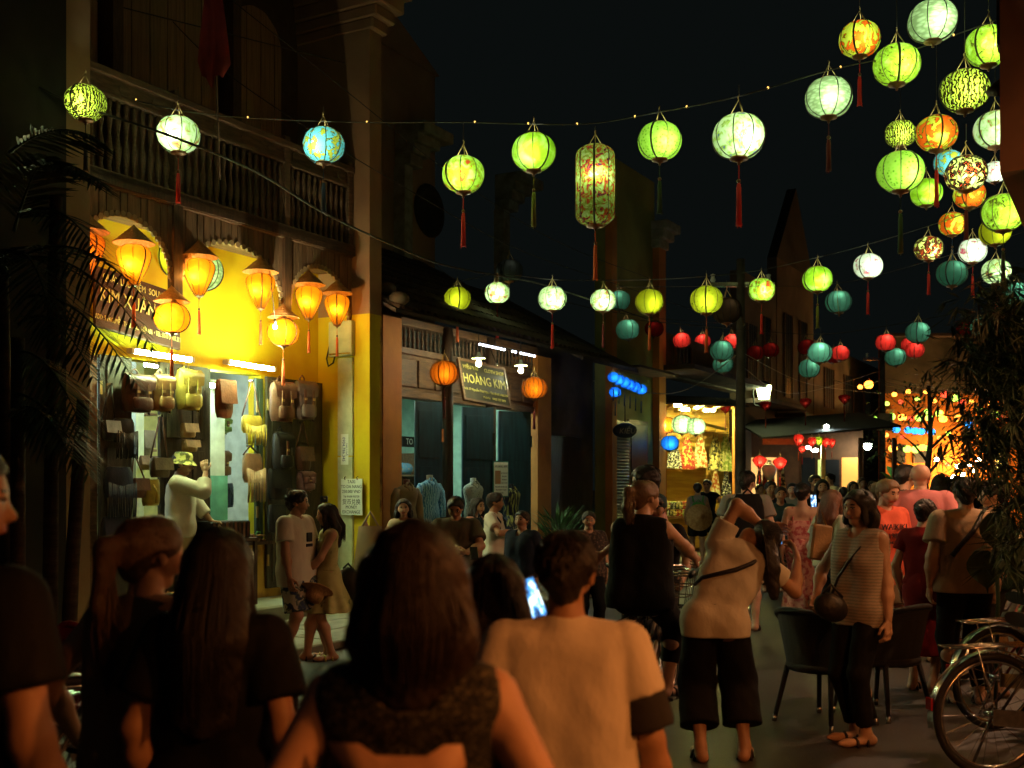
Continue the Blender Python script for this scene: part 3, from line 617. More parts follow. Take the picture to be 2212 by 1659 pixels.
# ------------------------------------------------------------------ bags
LEA = {k: mat('leather_' + k, c, .45, tuple(x * .55 for x in c), 7, .25, bscale=40) for k, c in dict(dkbrown=(.085, .035, .02), tan=(.26, .14, .045), olive=(.40, .30, .05), rust=(.22, .075, .03), yellow=(.62, .45, .06), beige=(.52, .34, .18), brown=(.14, .062, .035), grey=(.17, .12, .10), black=(.016, .014, .013), navy=(.012, .018, .05), rose=(.19, .10, .085), green=(.12, .20, .06), silver=(.35, .35, .36), moss=(.15, .11, .06)).items()}
def bag(px, py, wpx, hpx, kind, col, label, n=.16, apex=None, d=.14):
    """px, py: centre of the body; sizes in photo pixels; hung on the shop front n metres before the wall"""
    s, z = A.at(px, py, n); s0, _ = A.at(px - wpx / 2, py, n); s1, _ = A.at(px + wpx / 2, py, n); _, z1 = A.at(px, py - hpx / 2, n)
    w = s1 - s0; h = 2 * (z1 - z); w = min(w * .82, .46)
    e = empty('bag', A.w(s, -n, z - h / 2), A.rz + random.uniform(-.12, .05)); M_ = LEA[col]; M2 = LEA.get('brown')
    tag(e, label, 'bag', 'leather bags hung at the shop front')
    def shell(x0, x1, y0, y1, z0, z1, nm, m, bul=.06, par=e):       # soft box, bulging in the middle
        mm = MB(); rows = []
        for i in range(7):
            t = i / 6; zz = z0 + (z1 - z0) * t; k = 1 - bul * (2 * t - 1) ** 2 - (.10 if i in (0, 6) else 0); cx = (x0 + x1) / 2; cyy = (y0 + y1) / 2; rows.append([])
            for j in range(12):
                a = 2 * math.pi * j / 12; ca, sa = math.cos(a), math.sin(a); q = 1 / max(abs(ca), abs(sa)) * .55 + .45
                rows[-1].append((cx + (x1 - x0) / 2 * ca * min(q, 1.2) * k, cyy + (y1 - y0) / 2 * sa * min(q, 1.2) * k, zz + .004 * math.sin(j * 2 + i)))
            rows[-1].append(rows[-1][0])
        mm.sheet(rows); mm.smooth = True; mm.add(rows[0][:-1], [list(range(11, -1, -1))]); mm.add(rows[-1][:-1], [list(range(12))])
        return mm.build(nm, m, par)
    if kind in ('pack', 'pocket'):
        shell(-w / 2, w / 2, -d, 0, 0, h * .92, 'body', M_)
        g = [[((j / 6 - .5) * w * (.96 - .1 * (i / 5) ** 2), -d * (.2 + .86 * min(1, i / 2)) - .012, h * (.93 - .36 * max(0, (i - 1)) / 4 + (.02 if i == 1 else 0)) - (.03 * h * (1 - abs(j - 3) / 3) if i == 5 else 0)) for j in range(7)] for i in range(6)]
        MB().sheet(g).build('flap', M_, e)
        for sx in ((-.2, .2) if kind == 'pack' and wpx > 45 else (0,)):
            stp = bx('strap', M2 if col not in ('olive', 'yellow', 'tan') else M_, e, sx * w - .016, sx * w + .016, -d - .032, -d - .018, h * .30, h * .72); bx('buckle', GOLD, stp, sx * w - .02, sx * w + .02, -d - .04, -d - .0325, h * .46, h * .52)
        shell(-w * .36, w * .36, -d - .045, -d + .01, h * .06, h * .36, 'pocket', M_)
        if kind == 'pocket': shell(-w * .4, -w * .04, -d - .05, -d + .02, h * .38, h * .66, 'pocket', M_); shell(w * .04, w * .4, -d - .05, -d + .02, h * .38, h * .66, 'pocket', M_)
        MB().tube([(-w * .12, -.03, h * .9), (-w * .1, -.03, h * 1.02), (0, -.03, h * 1.09), (w * .1, -.03, h * 1.02), (w * .12, -.03, h * .9)], .011, 6).build('carry_loop', M_, e)
        MB().tube([(w * .45, -.02, h * .85), (w * .55, -.05, h * .4), (w * .50, -.04, -.02), (w * .42, -.03, h * .05)], .011, 6).build('shoulder_strap', M_, e)
    elif kind in ('satchel', 'clutch', 'hobo', 'bucket'):
        shell(-w / 2, w / 2, -d * .7, 0, 0, h, 'body', M_, .14 if kind == 'hobo' else .05)
        g = [[((j / 6 - .5) * w * 1.0, -d * .7 - .016 - .006 * i, h * (1.0 - .62 * i / 4) - (.02 * h * (1 - abs(j - 3) / 3) if i == 4 else 0)) for j in range(7)] for i in range(5)]
        if kind != 'bucket': MB().sheet(g).build('flap', LEA['silver'] if kind == 'hobo' and col == 'black' else M_, e)
        else: MB().tube([(-.02, -d * .7 - .02, h * .8), (0, -d * .7 - .05, h * .5), (.01, -d * .7 - .03, h * .1)], [.012, .014, .022], 6).build('tassel', M_, e)
    elif kind == 'fringe':
        shell(-w / 2, w / 2, -d * .7, 0, h * .4, h, 'body', M_, .12); m = MB()
        for k in range(22):
            x = (k / 21 - .5) * w * .98; yy = -d * .72 - .01 - random.random() * .015; b_ = random.uniform(-.02, .03) * h
            m.tube([(x, yy, h * .62 + .08 * h * abs(k - 10.5) / 10), (x + random.uniform(-.006, .006), yy - .008, h * .3), (x + random.uniform(-.012, .012), yy, b_)], .007, 4)
        m.build('fringe', M_, e)
    if apex:
        sa, za = A.at(apex[0], apex[1], n); dx = sa - s; dz = za - (z - h / 2); top = h * .97
        MB().tube([(-w * .46, -.04, top), (dx - .012, -.03, dz), (dx + .012, -.03, dz), (w * .46, -.04, top)], .010, 6).build('long_strap', M2 if col != 'black' else M_, e)
        bx('hook', STEEL, e, dx - .01, dx + .01, -.05, .02, dz - .005, dz + .02)
    return e
for a in [
 (286, 848, 76, 86, 'pack', 'dkbrown', 'large dark brown leather backpack under the left tube lamp'), (340, 847, 50, 83, 'pack', 'tan', 'tan leather backpack right of the large dark brown one'),
 (398, 840, 58, 92, 'pack', 'olive', 'yellow-olive backpack with drawstrings and front pocket'), (477, 862, 45, 82, 'hobo', 'rust', 'rust brown bag hanging in the middle doorway'),
 (538, 930, 48, 64, 'fringe', 'yellow', 'yellow fringed bag hung from a long strap', .14, (541, 824)), (538, 1032, 50, 104, 'fringe', 'beige', 'beige bag with very long fringe', .14, (536, 965)),
 (600, 866, 55, 90, 'pack', 'brown', 'brown backpack with two buckles, upper left of the right door leaf', .22), (649, 863, 48, 88, 'pack', 'grey', 'grey-brown backpack, upper right of the right door leaf', .22),
 (601, 972, 42, 86, 'pack', 'black', 'black leather pack below the brown buckled one', .22), (648, 990, 39, 50, 'satchel', 'brown', 'brown flat satchel on a long strap', .22, (650, 914)),
 (650, 1038, 34, 45, 'pocket', 'rose', 'rosy brown bag with two small pockets', .22), (594, 1046, 48, 66, 'satchel', 'black', 'black bag low on the right door leaf', .22),
 (588, 1120, 34, 60, 'satchel', 'black', 'small black bag hanging lowest on the right door leaf', .22), (228, 930, 40, 42, 'hobo', 'black', 'glossy black hobo bag on a thin strap by the left door', .18, (234, 832)),
 (260, 948, 52, 86, 'fringe', 'black', 'black fringed bag on the left door leaf', .2), (248, 1064, 75, 110, 'fringe', 'navy', 'navy fringed backpack on the left door leaf', .24),
 (236, 1158, 64, 84, 'hobo', 'navy', 'navy bag hanging lowest at the left door', .24), (339, 1010, 46, 42, 'satchel', 'moss', 'olive brown satchel on a long strap', .2, (343, 900)),
 (400, 930, 33, 30, 'clutch', 'beige', 'small beige purse, upper of two'), (403, 963, 34, 25, 'clutch', 'beige', 'small beige clutch, lower of two'),
 (319, 1064, 42, 56, 'bucket', 'yellow', 'yellow drawstring bag low at the left doorway', .2), (293, 1054, 35, 42, 'hobo', 'brown', 'round brown bag left of the yellow drawstring bag', .2, (287, 985)),
 (472, 918, 28, 34, 'pack', 'green', 'light green bag on the shelf in the middle doorway', -.9), (470, 1000, 30, 60, 'pack', 'brown', 'brown pack on the lower shelf in the middle doorway', -.9),
 (483, 1070, 34, 52, 'bucket', 'navy', 'dark bag on the lowest shelf in the middle doorway', -.9), (310, 960, 26, 60, 'hobo', 'grey', 'pale bag behind the left doorway', -.9), (312, 1000, 44, 30, 'satchel', 'rose', 'pinkish satchel on the shelf in the left doorway', -.8)]:
    bag(*a)
ch = A.root('striped_chest'); s_, z_ = A.at(473, 1140, .3); ch.location = A.w(s_, -.35, z_ - .12)
bx('chest_body', LEA['black'], ch, -.32, .32, -.15, .15, 0, .2, .02)
for k in range(9): bx('stripe', LEA['brown'] if k % 2 else LEA['dkbrown'], ch, -.30 + k * .068, -.262 + k * .068, -.155, -.1505, .01, .19)
tag(ch, 'dark striped chest standing in front of the middle doorway', 'chest')
LEGW = A.root('display_table'); LEGW.location = A.w(s_, -.35, .24)
bx('table_top', WOOD, LEGW, -.4, .4, -.2, .2, z_ - .12 - .24 - .04, z_ - .12 - .24)
for sx in (-.36, .36):
    for sy in (-.17, .17): bx('leg', WOOD, LEGW, sx - .02, sx + .02, sy - .02, sy + .02, 0, z_ - .40)
tag(LEGW, 'low dark table under the striped chest', 'table')
for k in range(7):
    s_, z_ = A.at(524 + k * 6, 1168, .05)
    e = A.root('sandal'); e.location = A.w(s_, -.02 - .05 * (k % 2), .945 + .03 * (k % 3)); e.rotation_euler[2] += random.uniform(-1, 1)
    cc = [(.5, .22, .03), (.1, .35, .08), (.55, .35, .08), (.3, .08, .03)][k % 4]; mm = mat('sandal_%d' % (k % 4), cc, .6)
    MB().bbox(-.04, .04, -.1, .1, 0, .02, .008).build('sole', LEA['tan'], e); MB().tube([(-.04, 0, .01), (-.02, -.02, .05), (.02, -.02, .05), (.04, 0, .01)], .012, 6).build('band', mm, e)
    tag(e, '%s sandal in the heap on the window ledge, %s from the left' % (['orange', 'green', 'yellow-green', 'rust'][k % 4], ['first', 'second', 'third', 'fourth', 'fifth', 'sixth', 'last'][k]), 'sandal', 'sandals heaped on the ledge')

nh = A.root('added_dark_house'); tag(nh, 'near-black house front added for the unlit dark at the left edge behind the palm', 'house')
bx('wall', mat('unlit_black_wall', (.03, .025, .02), .9, (.015, .012, .01), 1.5), nh, -9.5, -3.93, -.9, -.6, 0, 9.2); bx('shutter_door', DOORW, nh, -5.6, -4.4, -.95, -.89, .2, 2.8, .01)  # near-black wall added here; the unlit darkness is put into its colour

sb_ = A.root('bare_bulb'); s_, z_ = A.at(594, 706, .82); sb_.location = A.w(s_, -.82, z_); tag(sb_, 'small bare white bulb beside the round hat lantern under the pendant', 'lamp')
MB().ball((0, 0, 0), .024, 10, 8, 1.2).build('glass', emit('bare_bulb_glow', (1, .92, .6), 60), sb_); MB().lathe([(.016, .03), (.018, .07), (.008, .09)], 8).build('socket', BLACK, sb_); MB().tube([(0, 0, .09), (0, .1, .8)], .005, 5).build('wire', CORD, sb_)
ld = bpy.data.lights.new('bare_bulb', 'POINT'); ld.energy = 26; ld.color = (1, .9, .5); ld.shadow_soft_size = .03; l = bpy.data.objects.new('filament', ld); COL.objects.link(l); l.parent = sb_; l.location = (0, -.06, 0)
# ------------------------------------------------------------------ house 2: cloth shop
h2 = A.root('cloth_shop_house'); tag(h2, 'low wooden cloth shop house with panelled front and dark tiled roof', 'house')
def w2(name, m, *a, b=0): return bx(name, m, h2, *a, b=b)
ORP = mat('orange_plaster', (.62, .24, .05), .85, (.42, .15, .04), 1.4, .2, bscale=20)
w2('pilaster', ORP, 2.24, 2.71, -.02, .5, 0, 4.1); w2('pilaster', ORP, 7.02, 7.55, -.02, .5, 0, 4.0)
w2('gap_wall', GREYP, 1.07, 2.24, .6, .8, 0, 8)
MB().tube([(1.9, .1, 0), (1.9, .1, 7.5)], .05, 8).build('drain_pipe', BROWNP, h2)
MB().lathe([(.05, 0), (.09, .05), (.05, .12), (.1, .16), (.1, .3)], 10, (1.9, .1, 7.2)).build('pipe_head', BROWNP, h2)
w2('door_beam', WOODB, 2.71, 7.02, .02, .22, 2.95, 3.06, b=.01); w2('top_beam', WOODB, 2.71, 7.02, 0, .22, 3.60, 3.70, b=.01); w2('eave_beam', WOODB, 2.71, 7.02, -.02, .24, 4.02, 4.14, b=.01)
w2('transom_board', WOODB, 2.71, 7.02, .08, .16, 3.06, 3.60)
for i in range(9):
    x0 = 2.76 + i * .475
    MB().bbox(x0 + .03, x0 + .43, .045, .082, 3.12, 3.54, .02).build('transom_panel', WOODB, h2)
b2 = MB().lathe([(.02, 0), (.026, .03), (.016, .07), (.03, .14), (.014, .2), (.024, .25), (.012, .3), (.001, .34)], 8).mesh('baluster', RAIL)
for i in range(36):
    x = 2.8 + i * .119
    link('baluster', b2, h2, (x, .08, 3.70))
w2('loft_back', mat('loft_dark', (.05, .06, .05), .9), 2.71, 7.02, .5, .55, 3.6, 4.2)
for px in (972, 1065):
    x, _ = A.at(px, 900, .1)
    MB().lathe([(.085, .15), (.085, 3.0), (.08, 4.1)], 12, (x, -.06, 0)).build('column', WOOD, h2); MB().lathe([(.14, 0), (.14, .08), (.10, .15)], 12, (x, -.06, .02)).build('column_base', STONE, h2)
# roof with tile rows
rf = empty('roof', (0, 0, 0), 0, h2)
TILE = mat('roof_tile', (.09, .055, .04), .8, (.035, .025, .02), 3, .3)
def roof_z(y): return 3.98 + (y + 1.05) * .52
MB().add([(1.1, -1.05, 3.95), (7.9, -1.05, 3.95), (7.9, 3.2, 6.16), (1.1, 3.2, 6.16), (1.1, -1.05, 3.90), (7.9, -1.05, 3.90), (7.9, 3.2, 6.11), (1.1, 3.2, 6.11)], [(0, 1, 2, 3), (7, 6, 5, 4), (0, 4, 5, 1), (1, 5, 6, 2), (2, 6, 7, 3), (3, 7, 4, 0)]).build('roof_deck', TILE, rf)
tl_ = MB()
for j in range(10):
    y = -1.08 + j * .44; pts = [(.07 * math.cos(a), y, .06 * math.sin(a)) for a in [math.pi * k / 6 for k in range(7)]]
    pts2 = [(.062 * math.cos(a), y + .46, .055 * math.sin(a) + .46 * .52 - .015) for a in [math.pi * k / 6 for k in range(7)]]
    dz = roof_z(y) - 3.98
    tl_.sheet([[(p[0], p[1], p[2] + dz) for p in pts], [(p[0], p[1], p[2] + dz) for p in pts2]])
tlm = tl_.mesh('tile_row', TILE)
for i in range(42): link('tile_row', tlm, rf, (1.2 + i * .16, 0, 3.97))
rk = MB()
for k in range(16): rk.ball((1.25 + .1 * math.sin(k * 2.1), -1.0 + k * .27, roof_z(-1 + k * .27) + .1 + .03 * math.sin(k)), .14, 8, 5, .7)
rk.build('ridge_mortar', GREYP, rf)
# room behind
TUBEG = emit('green_white_tube', (.7, 1, .82), 110); GRN = mat('mint_wall', (.34, .52, .42), .8); 
w2('room_floor', STONE, 2.3, 7.4, .3, 3.6, 0, .16); w2('room_back', GRN, 2.3, 7.4, 3.5, 3.6, 0, 3.5); w2('room_side', GRN, 7.3, 7.42, .5, 3.5, 0, 3.5); w2('room_end', GRN, 2.3, 2.4, .5, 3.5, 0, 3.5); w2('room_ceiling', GRN, 2.3, 7.4, .5, 3.6, 3.4, 3.48)
tube_lamp(A, 3.2, 4.4, 1.6, 3.3, 'ceiling tube inside the cloth shop, left', TUBEG); tube_lamp(A, 5.2, 6.4, 1.6, 3.3, 'ceiling tube inside the cloth shop, right', TUBEG)
DTEAL = mat('teal_door', (.012, .045, .065), .45, (.008, .026, .04), 4, .15, stretch=(5, 5, .6))
for (px0, px1, ang) in ((898, 935, 0), (938, 962, .5), (1000, 1040, 0), (1042, 1058, .5), (1078, 1118, 0), (1120, 1140, .5)):
    x0, _ = A.at(px0, 900, -.1); x1, _ = A.at(px1, 900, -.1)
    d = empty('door_leaf', ((x0), .12, 0), -R(35) + ang, h2); wd = (x1 - x0) * .95
    bx('board', DTEAL, d, 0, wd, -.02, .02, .2, 2.92)
    for k in range(3): MB().bbox(.06, wd - .06, -.034, -.0205, .3 + k * .88, 1.06 + k * .86, .014).build('panel', DTEAL, d)
    bx('hinge', STEEL, d, wd - .02, wd + .02, -.03, .03, 2.3, 2.5)
# shelves of cloth
fr_ = A.root('shelf_rack'); fr_.location = A.w(2.5, 2.6, .16)
for z in (.3, .75, 1.2, 1.65): bx('shelf', WOODB, fr_, 0, 4.6, 0, .5, z, z + .03)
for x in (0, 1.5, 3.0, 4.6): bx('upright', WOODB, fr_, x - .03, x + .0, 0, .5, 0, 2.1)
tag(fr_, 'wooden shelf rack along the back of the cloth shop', 'shelf')
FAB = [patt('fabric_%d' % i, 'voronoi', 14 + i * 2, [(.2, c), (.35, c2)], dist=.1) for i, (c, c2) in enumerate([((.5, .14, .3), (.35, .3, .5)), ((.14, .35, .42), (.5, .6, .6)), ((.5, .5, .55), (.2, .12, .3)), ((.5, .3, .1), (.1, .2, .3))])]
k_ = 0
for z in (.33, .78, 1.23, 1.68):
    for j in range(9):
        o = A.root('fabric_bolt'); o.location = A.w(2.75 + j * .5, 2.78, .16 + z + .11)
        MB().lathe([(.10, -.2), (.115, -.19), (.12, 0), (.115, .19), (.10, .2)], 10).build('roll', FAB[(j + k_) % 4], o, rot=(0, R(90), 0)); MB().tube([(-.24, 0, 0), (.24, 0, 0)], .02, 6).build('core', PAPER, o)
        tag(o, 'printed fabric bolt, %s from the left on the %s cloth shop shelf' % (['first', 'second', 'third', 'fourth', 'fifth', 'sixth', 'seventh', 'eighth', 'last'][j], ['lowest', 'second lowest', 'second highest', 'highest'][k_]), 'fabric', 'fabric bolts on the cloth shop shelves')
    k_ += 1
sg = A.root('inner_sign'); s_, z_ = A.at(890, 955, -.9); sg.location = A.w(s_, .9, z_)
bx('board', BLACK, sg, -.28, .5, -.012, .012, -.085, .085); text('lettering', 'TO MEASURE', mat('sign_white', (.8, .85, .85), .5), sg, (.22, -.016, 0), .14, ext=.001)
tag(sg, 'black sign with white letters TO inside the cloth shop', 'sign')
# hanging sign HOANG KIM
hs = A.root('hanging_sign'); s_, z_ = A.at(1040, 830, .55); hs.location = A.w(s_, -.6, z_); hs.rotation_euler = (R(-22), R(6), A.rz - R(22)); hs.scale = (.9, .9, .9)
SG2 = mat('sign_dark_olive', (.045, .035, .015), .5); GLD = mat('sign_gold', (.60, .50, .12), .45)
bx('board', SG2, hs, -.50, .50, -.02, .02, -.36, .36)
for a in ((-.52, .52, -.03, .025, .36, .40), (-.52, .52, -.03, .025, -.40, -.36), (-.52, -.48, -.031, .026, -.36, .36), (.48, .52, -.031, .026, -.36, .36)): bx('frame_bar', WOODB, hs, *a)
for b, x, z, s, sx in [('HIỆU VẢI', -.27, .26, .10, .8), ('CLOTH SHOP', .25, .26, .10, .72), ('HOÀNG KIM', 0, .03, .25, .66), ('Add: 57 Nguyễn Thái Học - Tel: 0510 3 862 794', 0, -.17, .062, .8), ('Mobile:   0905 757 899', .16, -.28, .062, .85)]:
    text('lettering', b, GLD, hs, (x, -.024, z), s, ext=.003, sx=sx)
for x in (-.4, .4): MB().tube([(x, 0, .38), (x * .9, .1, .85)], .006, 5).build('wire', STEEL, hs)
tag(hs, 'dark hanging sign with gold letters reading HOANG KIM cloth shop', 'sign')
BULB = emit('bulb_glow', (.95, 1, .62), 260)
for px, py, lb in ((1034, 785, 'bare bulb under a tin shade in front of the hanging sign'), (1125, 800, 'bare bulb under a tin shade right of the hanging sign')):
    s_, z_ = A.at(px, py, .85); e = A.root('pendant_lamp'); e.location = A.w(s_, -.85, z_)
    MB().lathe([(.11, .075), (.10, .085), (.03, .12), (.02, .17), (.001, .17)], 14, cap=False).build('tin_shade', mat('tin', (.35, .4, .2), .4), e)
    MB().ball((0, 0, 0), .038, 10, 8, 1.25).build('bulb', BULB, e); MB().tube([(0, 0, .17), (0, 0, .46)], .006, 5).build('wire', CORD, e)
    tag(e, lb, 'lamp')
led = A.root('led_strip'); s0, z0 = A.at(1030, 742, 1.05); s1, z1 = A.at(1148, 766, 1.05); led.location = A.w(s0, -1.1, z0)
bx('rail', STEEL, led, 0, s1 - s0, 0, .02, .0, .02)
LEDM = emit('led_white', (.75, .8, 1), 9); lm_ = MB().ball((0, 0, 0), .018, 6, 4).mesh('led', LEDM)
for k in range(20):
    if k not in (9, 10, 13): link('led', lm_, led, ((s1 - s0) * k / 19, -.005, -.016))
tag(led, 'strip of white leds along the cloth shop eave', 'lamp')
for px, py, w, lb in ((960, 806, 62, 'orange ribbed round lantern left of the hanging sign'), (1154, 838, 56, 'orange ribbed round lantern right of the hanging sign')):
    s_, z_ = A.at(px, py, .7); lantern(px, py, w, 'orange', lb, 'maroon', Y=A.w(s_, -.7).y, pw=3.2, lc=(1, .75, .35), ribs=16, group='orange lanterns of the cloth shop', tl=.6, up=10)
# mannequins
def mannequin(px, py, n, shirt, label, neck=(.7, .72, .66), sleeves=True, dress=False):
    s_, z_ = A.at(px, py, n); e = A.root('mannequin'); e.location = A.w(s_, -n, .2); e.rotation_euler[2] -= .3
    zs = z_ - .2                                              # shoulder height above the floor
    NK = mat('mannequin_%.2f' % neck[0], neck, .4)
    MB().lathe([(.20, 0), (.19, .02), (.02, .03), (.015, zs - .6)], 16).build('stand', BLACK, e)
    t = MB().lathe([(.10, -.62), (.165, -.58), (.155, -.40), (.13, -.28), (.165, -.12), (.175, -.05), (.15, .0), (.08, .04), (.05, .06)], 20, (0, 0, 0), 1.15, .68); o = t.build('torso', shirt, e, (0, 0, zs))
    MB().lathe([(.055, .02), (.048, .07), (.05, .12), (.05, .13), (.001, .135)], 12).build('neck', NK, e, (0, 0, zs))
    for sx in (-1, 1):
        MB().tube([(sx * .02, -.05, .085), (sx * .07, -.06, .03), (sx * .02, -.11, -.03)], [.02, .022, .012], 6).build('collar', shirt, e, (0, 0, zs))
        if sleeves: MB().tube([(sx * .15, 0, -.02), (sx * .21, 0, -.12), (sx * .235, -.01, -.34), (sx * .225, -.03, -.5)], [.06, .066, .06, .055], 9).build('sleeve', shirt, e, (0, 0, zs))
    if dress: MB().lathe([(.34, -1.15), (.28, -.8), (.17, -.4)], 18, sy=.8).build('skirt', shirt, e, (0, 0, zs))
    return tag(e, label, 'mannequin')
mannequin(928, 1045, .25, patt('shirt_blue', 'wave', 9, [(.3, (.07, .30, .62)), (.6, (.34, .68, .92))]), 'mannequin in a pale blue patterned shirt outside the cloth shop')
mannequin(1022, 1050, .15, patt('shirt_leopard', 'voronoi', 34, [(.2, (.02, .02, .02)), (.35, (.3, .32, .26))]), 'mannequin in a dotted sleeveless shirt at the cloth shop door', sleeves=False)
mannequin(1104, 1062, .2, patt('dress_streak', 'noise', 12, [(.5, (.014, .014, .03)), (.62, (.4, .4, .1))], stretch=(3, 3, .3)), 'mannequin in a dark streaked dress right of the cloth shop poster', (.03, .02, .02), False, True)
mannequin(878, 1055, .3, mat('shirt_beige', (.30, .24, .14), .8), 'mannequin in a beige shirt beside the orange pilaster', (.25, .1, .08))
po = A.root('poster'); s_, z_ = A.at(1082, 1035, .3); po.location = A.w(s_, -.3, z_); po.rotation_euler[2] -= R(20)
bx('backing', mat('poster_edge', (.05, .2, .16), .5), po, -.17, .17, 0, .02, -.30, .30); bx('sheet', PAPER, po, -.15, .15, -.004, -.001, -.28, .28)
text('lettering', 'HOÀNG KIM', INK, po, (0, -.007, .21), .06, ext=.0008, sx=.8)
bx('print', mat('poster_print', (.42, .18, .08), .6, (.3, .22, .1), 12), po, -.13, -.01, -.007, -.0045, -.08, .14)
for i, b in enumerate(['BEST TAILOR SHOP', 'SILK & LINEN', 'SUITS DRESSES', 'MADE TO ORDER']): text('lettering', b, INK, po, (.07, -.007, .1 - i * .055), .024, ext=.0008, sx=.7)
for i, b in enumerate(['OPEN EVERY DAY 8:00 - 21:30', 'FREE DELIVERY TO HOTEL', 'WELCOME']): text('lettering', b, INK, po, (0, -.007, -.13 - i * .05), .028, ext=.0008, sx=.7)
tag(po, 'narrow poster board of the cloth shop standing between the mannequins', 'poster')
# ------------------------------------------------------------------ dim upper walls and gables behind the roof
u2 = A.root('rear_house'); tag(u2, 'dim brown gabled house rising behind the cloth shop roof', 'house')
bx('wall', BROWNP, u2, 3.4, 8.6, 3.25, 3.5, 4, 10.2)
MB().prism([(3.3, 10.2), (8.7, 10.2), (6, 11.4)], 3.2, 3.5).build('gable', BROWNP, u2)
q = A.at(930, 455, -3.2); MB().lathe([(.55, 0), (.55, .03), (.40, .03), (.38, -.02)], 20).build('round_vent', mat('vent_dark', (.03, .025, .02), .9), u2, (q[0], 3.24, q[1]), (R(90), 0, 0))
PAINT = mat('flaking_cornice', (.34, .33, .26), .8, (.2, .18, .13), 5, .4)
for px in (872, 1085):
    x, zt = A.at(px, 360 if px < 900 else 455, -3.1)
    m = MB()
    for k, (dz, e) in enumerate([(0, .10), (.22, .18), (.42, .28), (.6, .42)]): m.bbox(x - .12, x + .12 + e * 2.0, 2.95 - e, 3.24, zt + dz, zt + dz + .22, .02)
    m.box(x - .14, x + .14, 2.98, 3.24, zt - 2.4, zt); m.build('cornice_end', PAINT, u2)
g3 = A.root('dark_house'); tag(g3, 'unlit dark house between the cloth shop and the blue lanterns', 'house')
bx('wall', GREYP, g3, 7.56, 10.05, .3, .6, 0, 4.3); bx('shutter', DOORW, g3, 8.0, 9.4, .24, .32, .1, 2.6, .01)
MB().add([(7.5, -.7, 4.0), (10.1, -.7, 4.0), (10.1, 2.6, 5.8), (7.5, 2.6, 5.8), (7.5, -.7, 3.92), (10.1, -.7, 3.92), (10.1, 2.6, 5.72), (7.5, 2.6, 5.72)], [(0, 1, 2, 3), (7, 6, 5, 4), (0, 4, 5, 1), (1, 5, 6, 2), (2, 6, 7, 3), (3, 7, 4, 0)]).build('roof', TILE, g3)
h4 = A.root('tall_house'); tag(h4, 'tall narrow house with a pale yellow-green wall and louvred shutter', 'house')
YG = mat('yellow_green_plaster', (.34, .34, .10), .85, (.22, .22, .07), 1.0, .2, bscale=16)
bx('wall', YG, h4, 10.05, 12.7, 0, .25, 0, 8.5)
bx('edge_pilaster', ORP, h4, 10.02, 10.25, -.16, 0, 0, 7.2); bx('edge_pilaster', ORP, h4, 12.6, 13.0, -.16, .2, 0, 7.4)
m = MB()
for k, (z, e) in enumerate([(7.0, .05), (7.2, .14), (7.4, .24)]): m.bbox(12.5, 13.0 + e * 1.4, -.16 - e, .2, z, z + .2, .02)
m.build('cornice_end', PAINT, h4)
sh = bx('shutter_leaf', DOORW, h4, 10.3, 11.1, -.07, -.02, .3, 3.0)
lv = MB().add([(-.34, -.03, -.02), (.34, -.03, -.02), (.34, .0, .02), (-.34, 0, .02), (-.34, -.035, -.015), (.34, -.035, -.015), (.34, -.005, .025), (-.34, -.005, .025)], [(0, 1, 2, 3), (4, 7, 6, 5), (0, 4, 5, 1), (2, 6, 7, 3)]).mesh('louvre', mat('louvre_green', (.06, .075, .05), .5))
for k in range(38): link('louvre', lv, sh, (10.7, -.075, .45 + k * .066))
bx('window_frame', WOODB, h4, 11.15, 12.2, -.05, 0, .9, 3.05); bx('window_dark', BLACK, h4, 11.25, 12.1, -.06, -.051, 1.0, 2.95)
aw = A.root('small_roof'); aw.location = A.w(10.2, -.2, 4.05)
bx('roof_sheet', TILE, aw, 0, 2.2, -.5, .4, 0, .05); tag(aw, 'narrow dark canopy above the blue lanterns', 'canopy')
for k, (px, py) in enumerate([(1325, 815), (1337, 821), (1349, 826), (1361, 831), (1373, 836), (1385, 841), (1329, 847)]):
    lantern(px, py, 27, 'cobalt', 'small glowing blue lantern on the yellow-green wall, ' + ['leftmost of the upper row', 'second of the upper row', 'third of the upper row', 'fourth of the upper row', 'fifth of the upper row', 'rightmost of the upper row', 'alone below the row'][k], 'blue', Y=21.5 + .12 * k, pw=4.0, lc=(.35, .6, 1), dia=.26, group='row of small blue lanterns', tl=.9)
nb = A.root('hanging_sign_oval'); q = P(1350, 930, 21.5); nb.location = q; MB().ball((0, 0, 0), .24, 16, 10, .62, 1, .4).build('board', mat('oval_navy', (.015, .03, .06), .4), nb); text('lettering', 'KIỀU', mat('oval_grey', (.3, .32, .3), .5), nb, (.04, -.118, -.02), .14, ext=.002, shear=.2); MB().tube([(0, 0, .17), (0, 0, .5)], .01, 5).build('wire', CORD, nb); tag(nb, 'dark oval hanging sign in front of the louvred shutter', 'sign'); nb.rotation_euler[2] = -.1
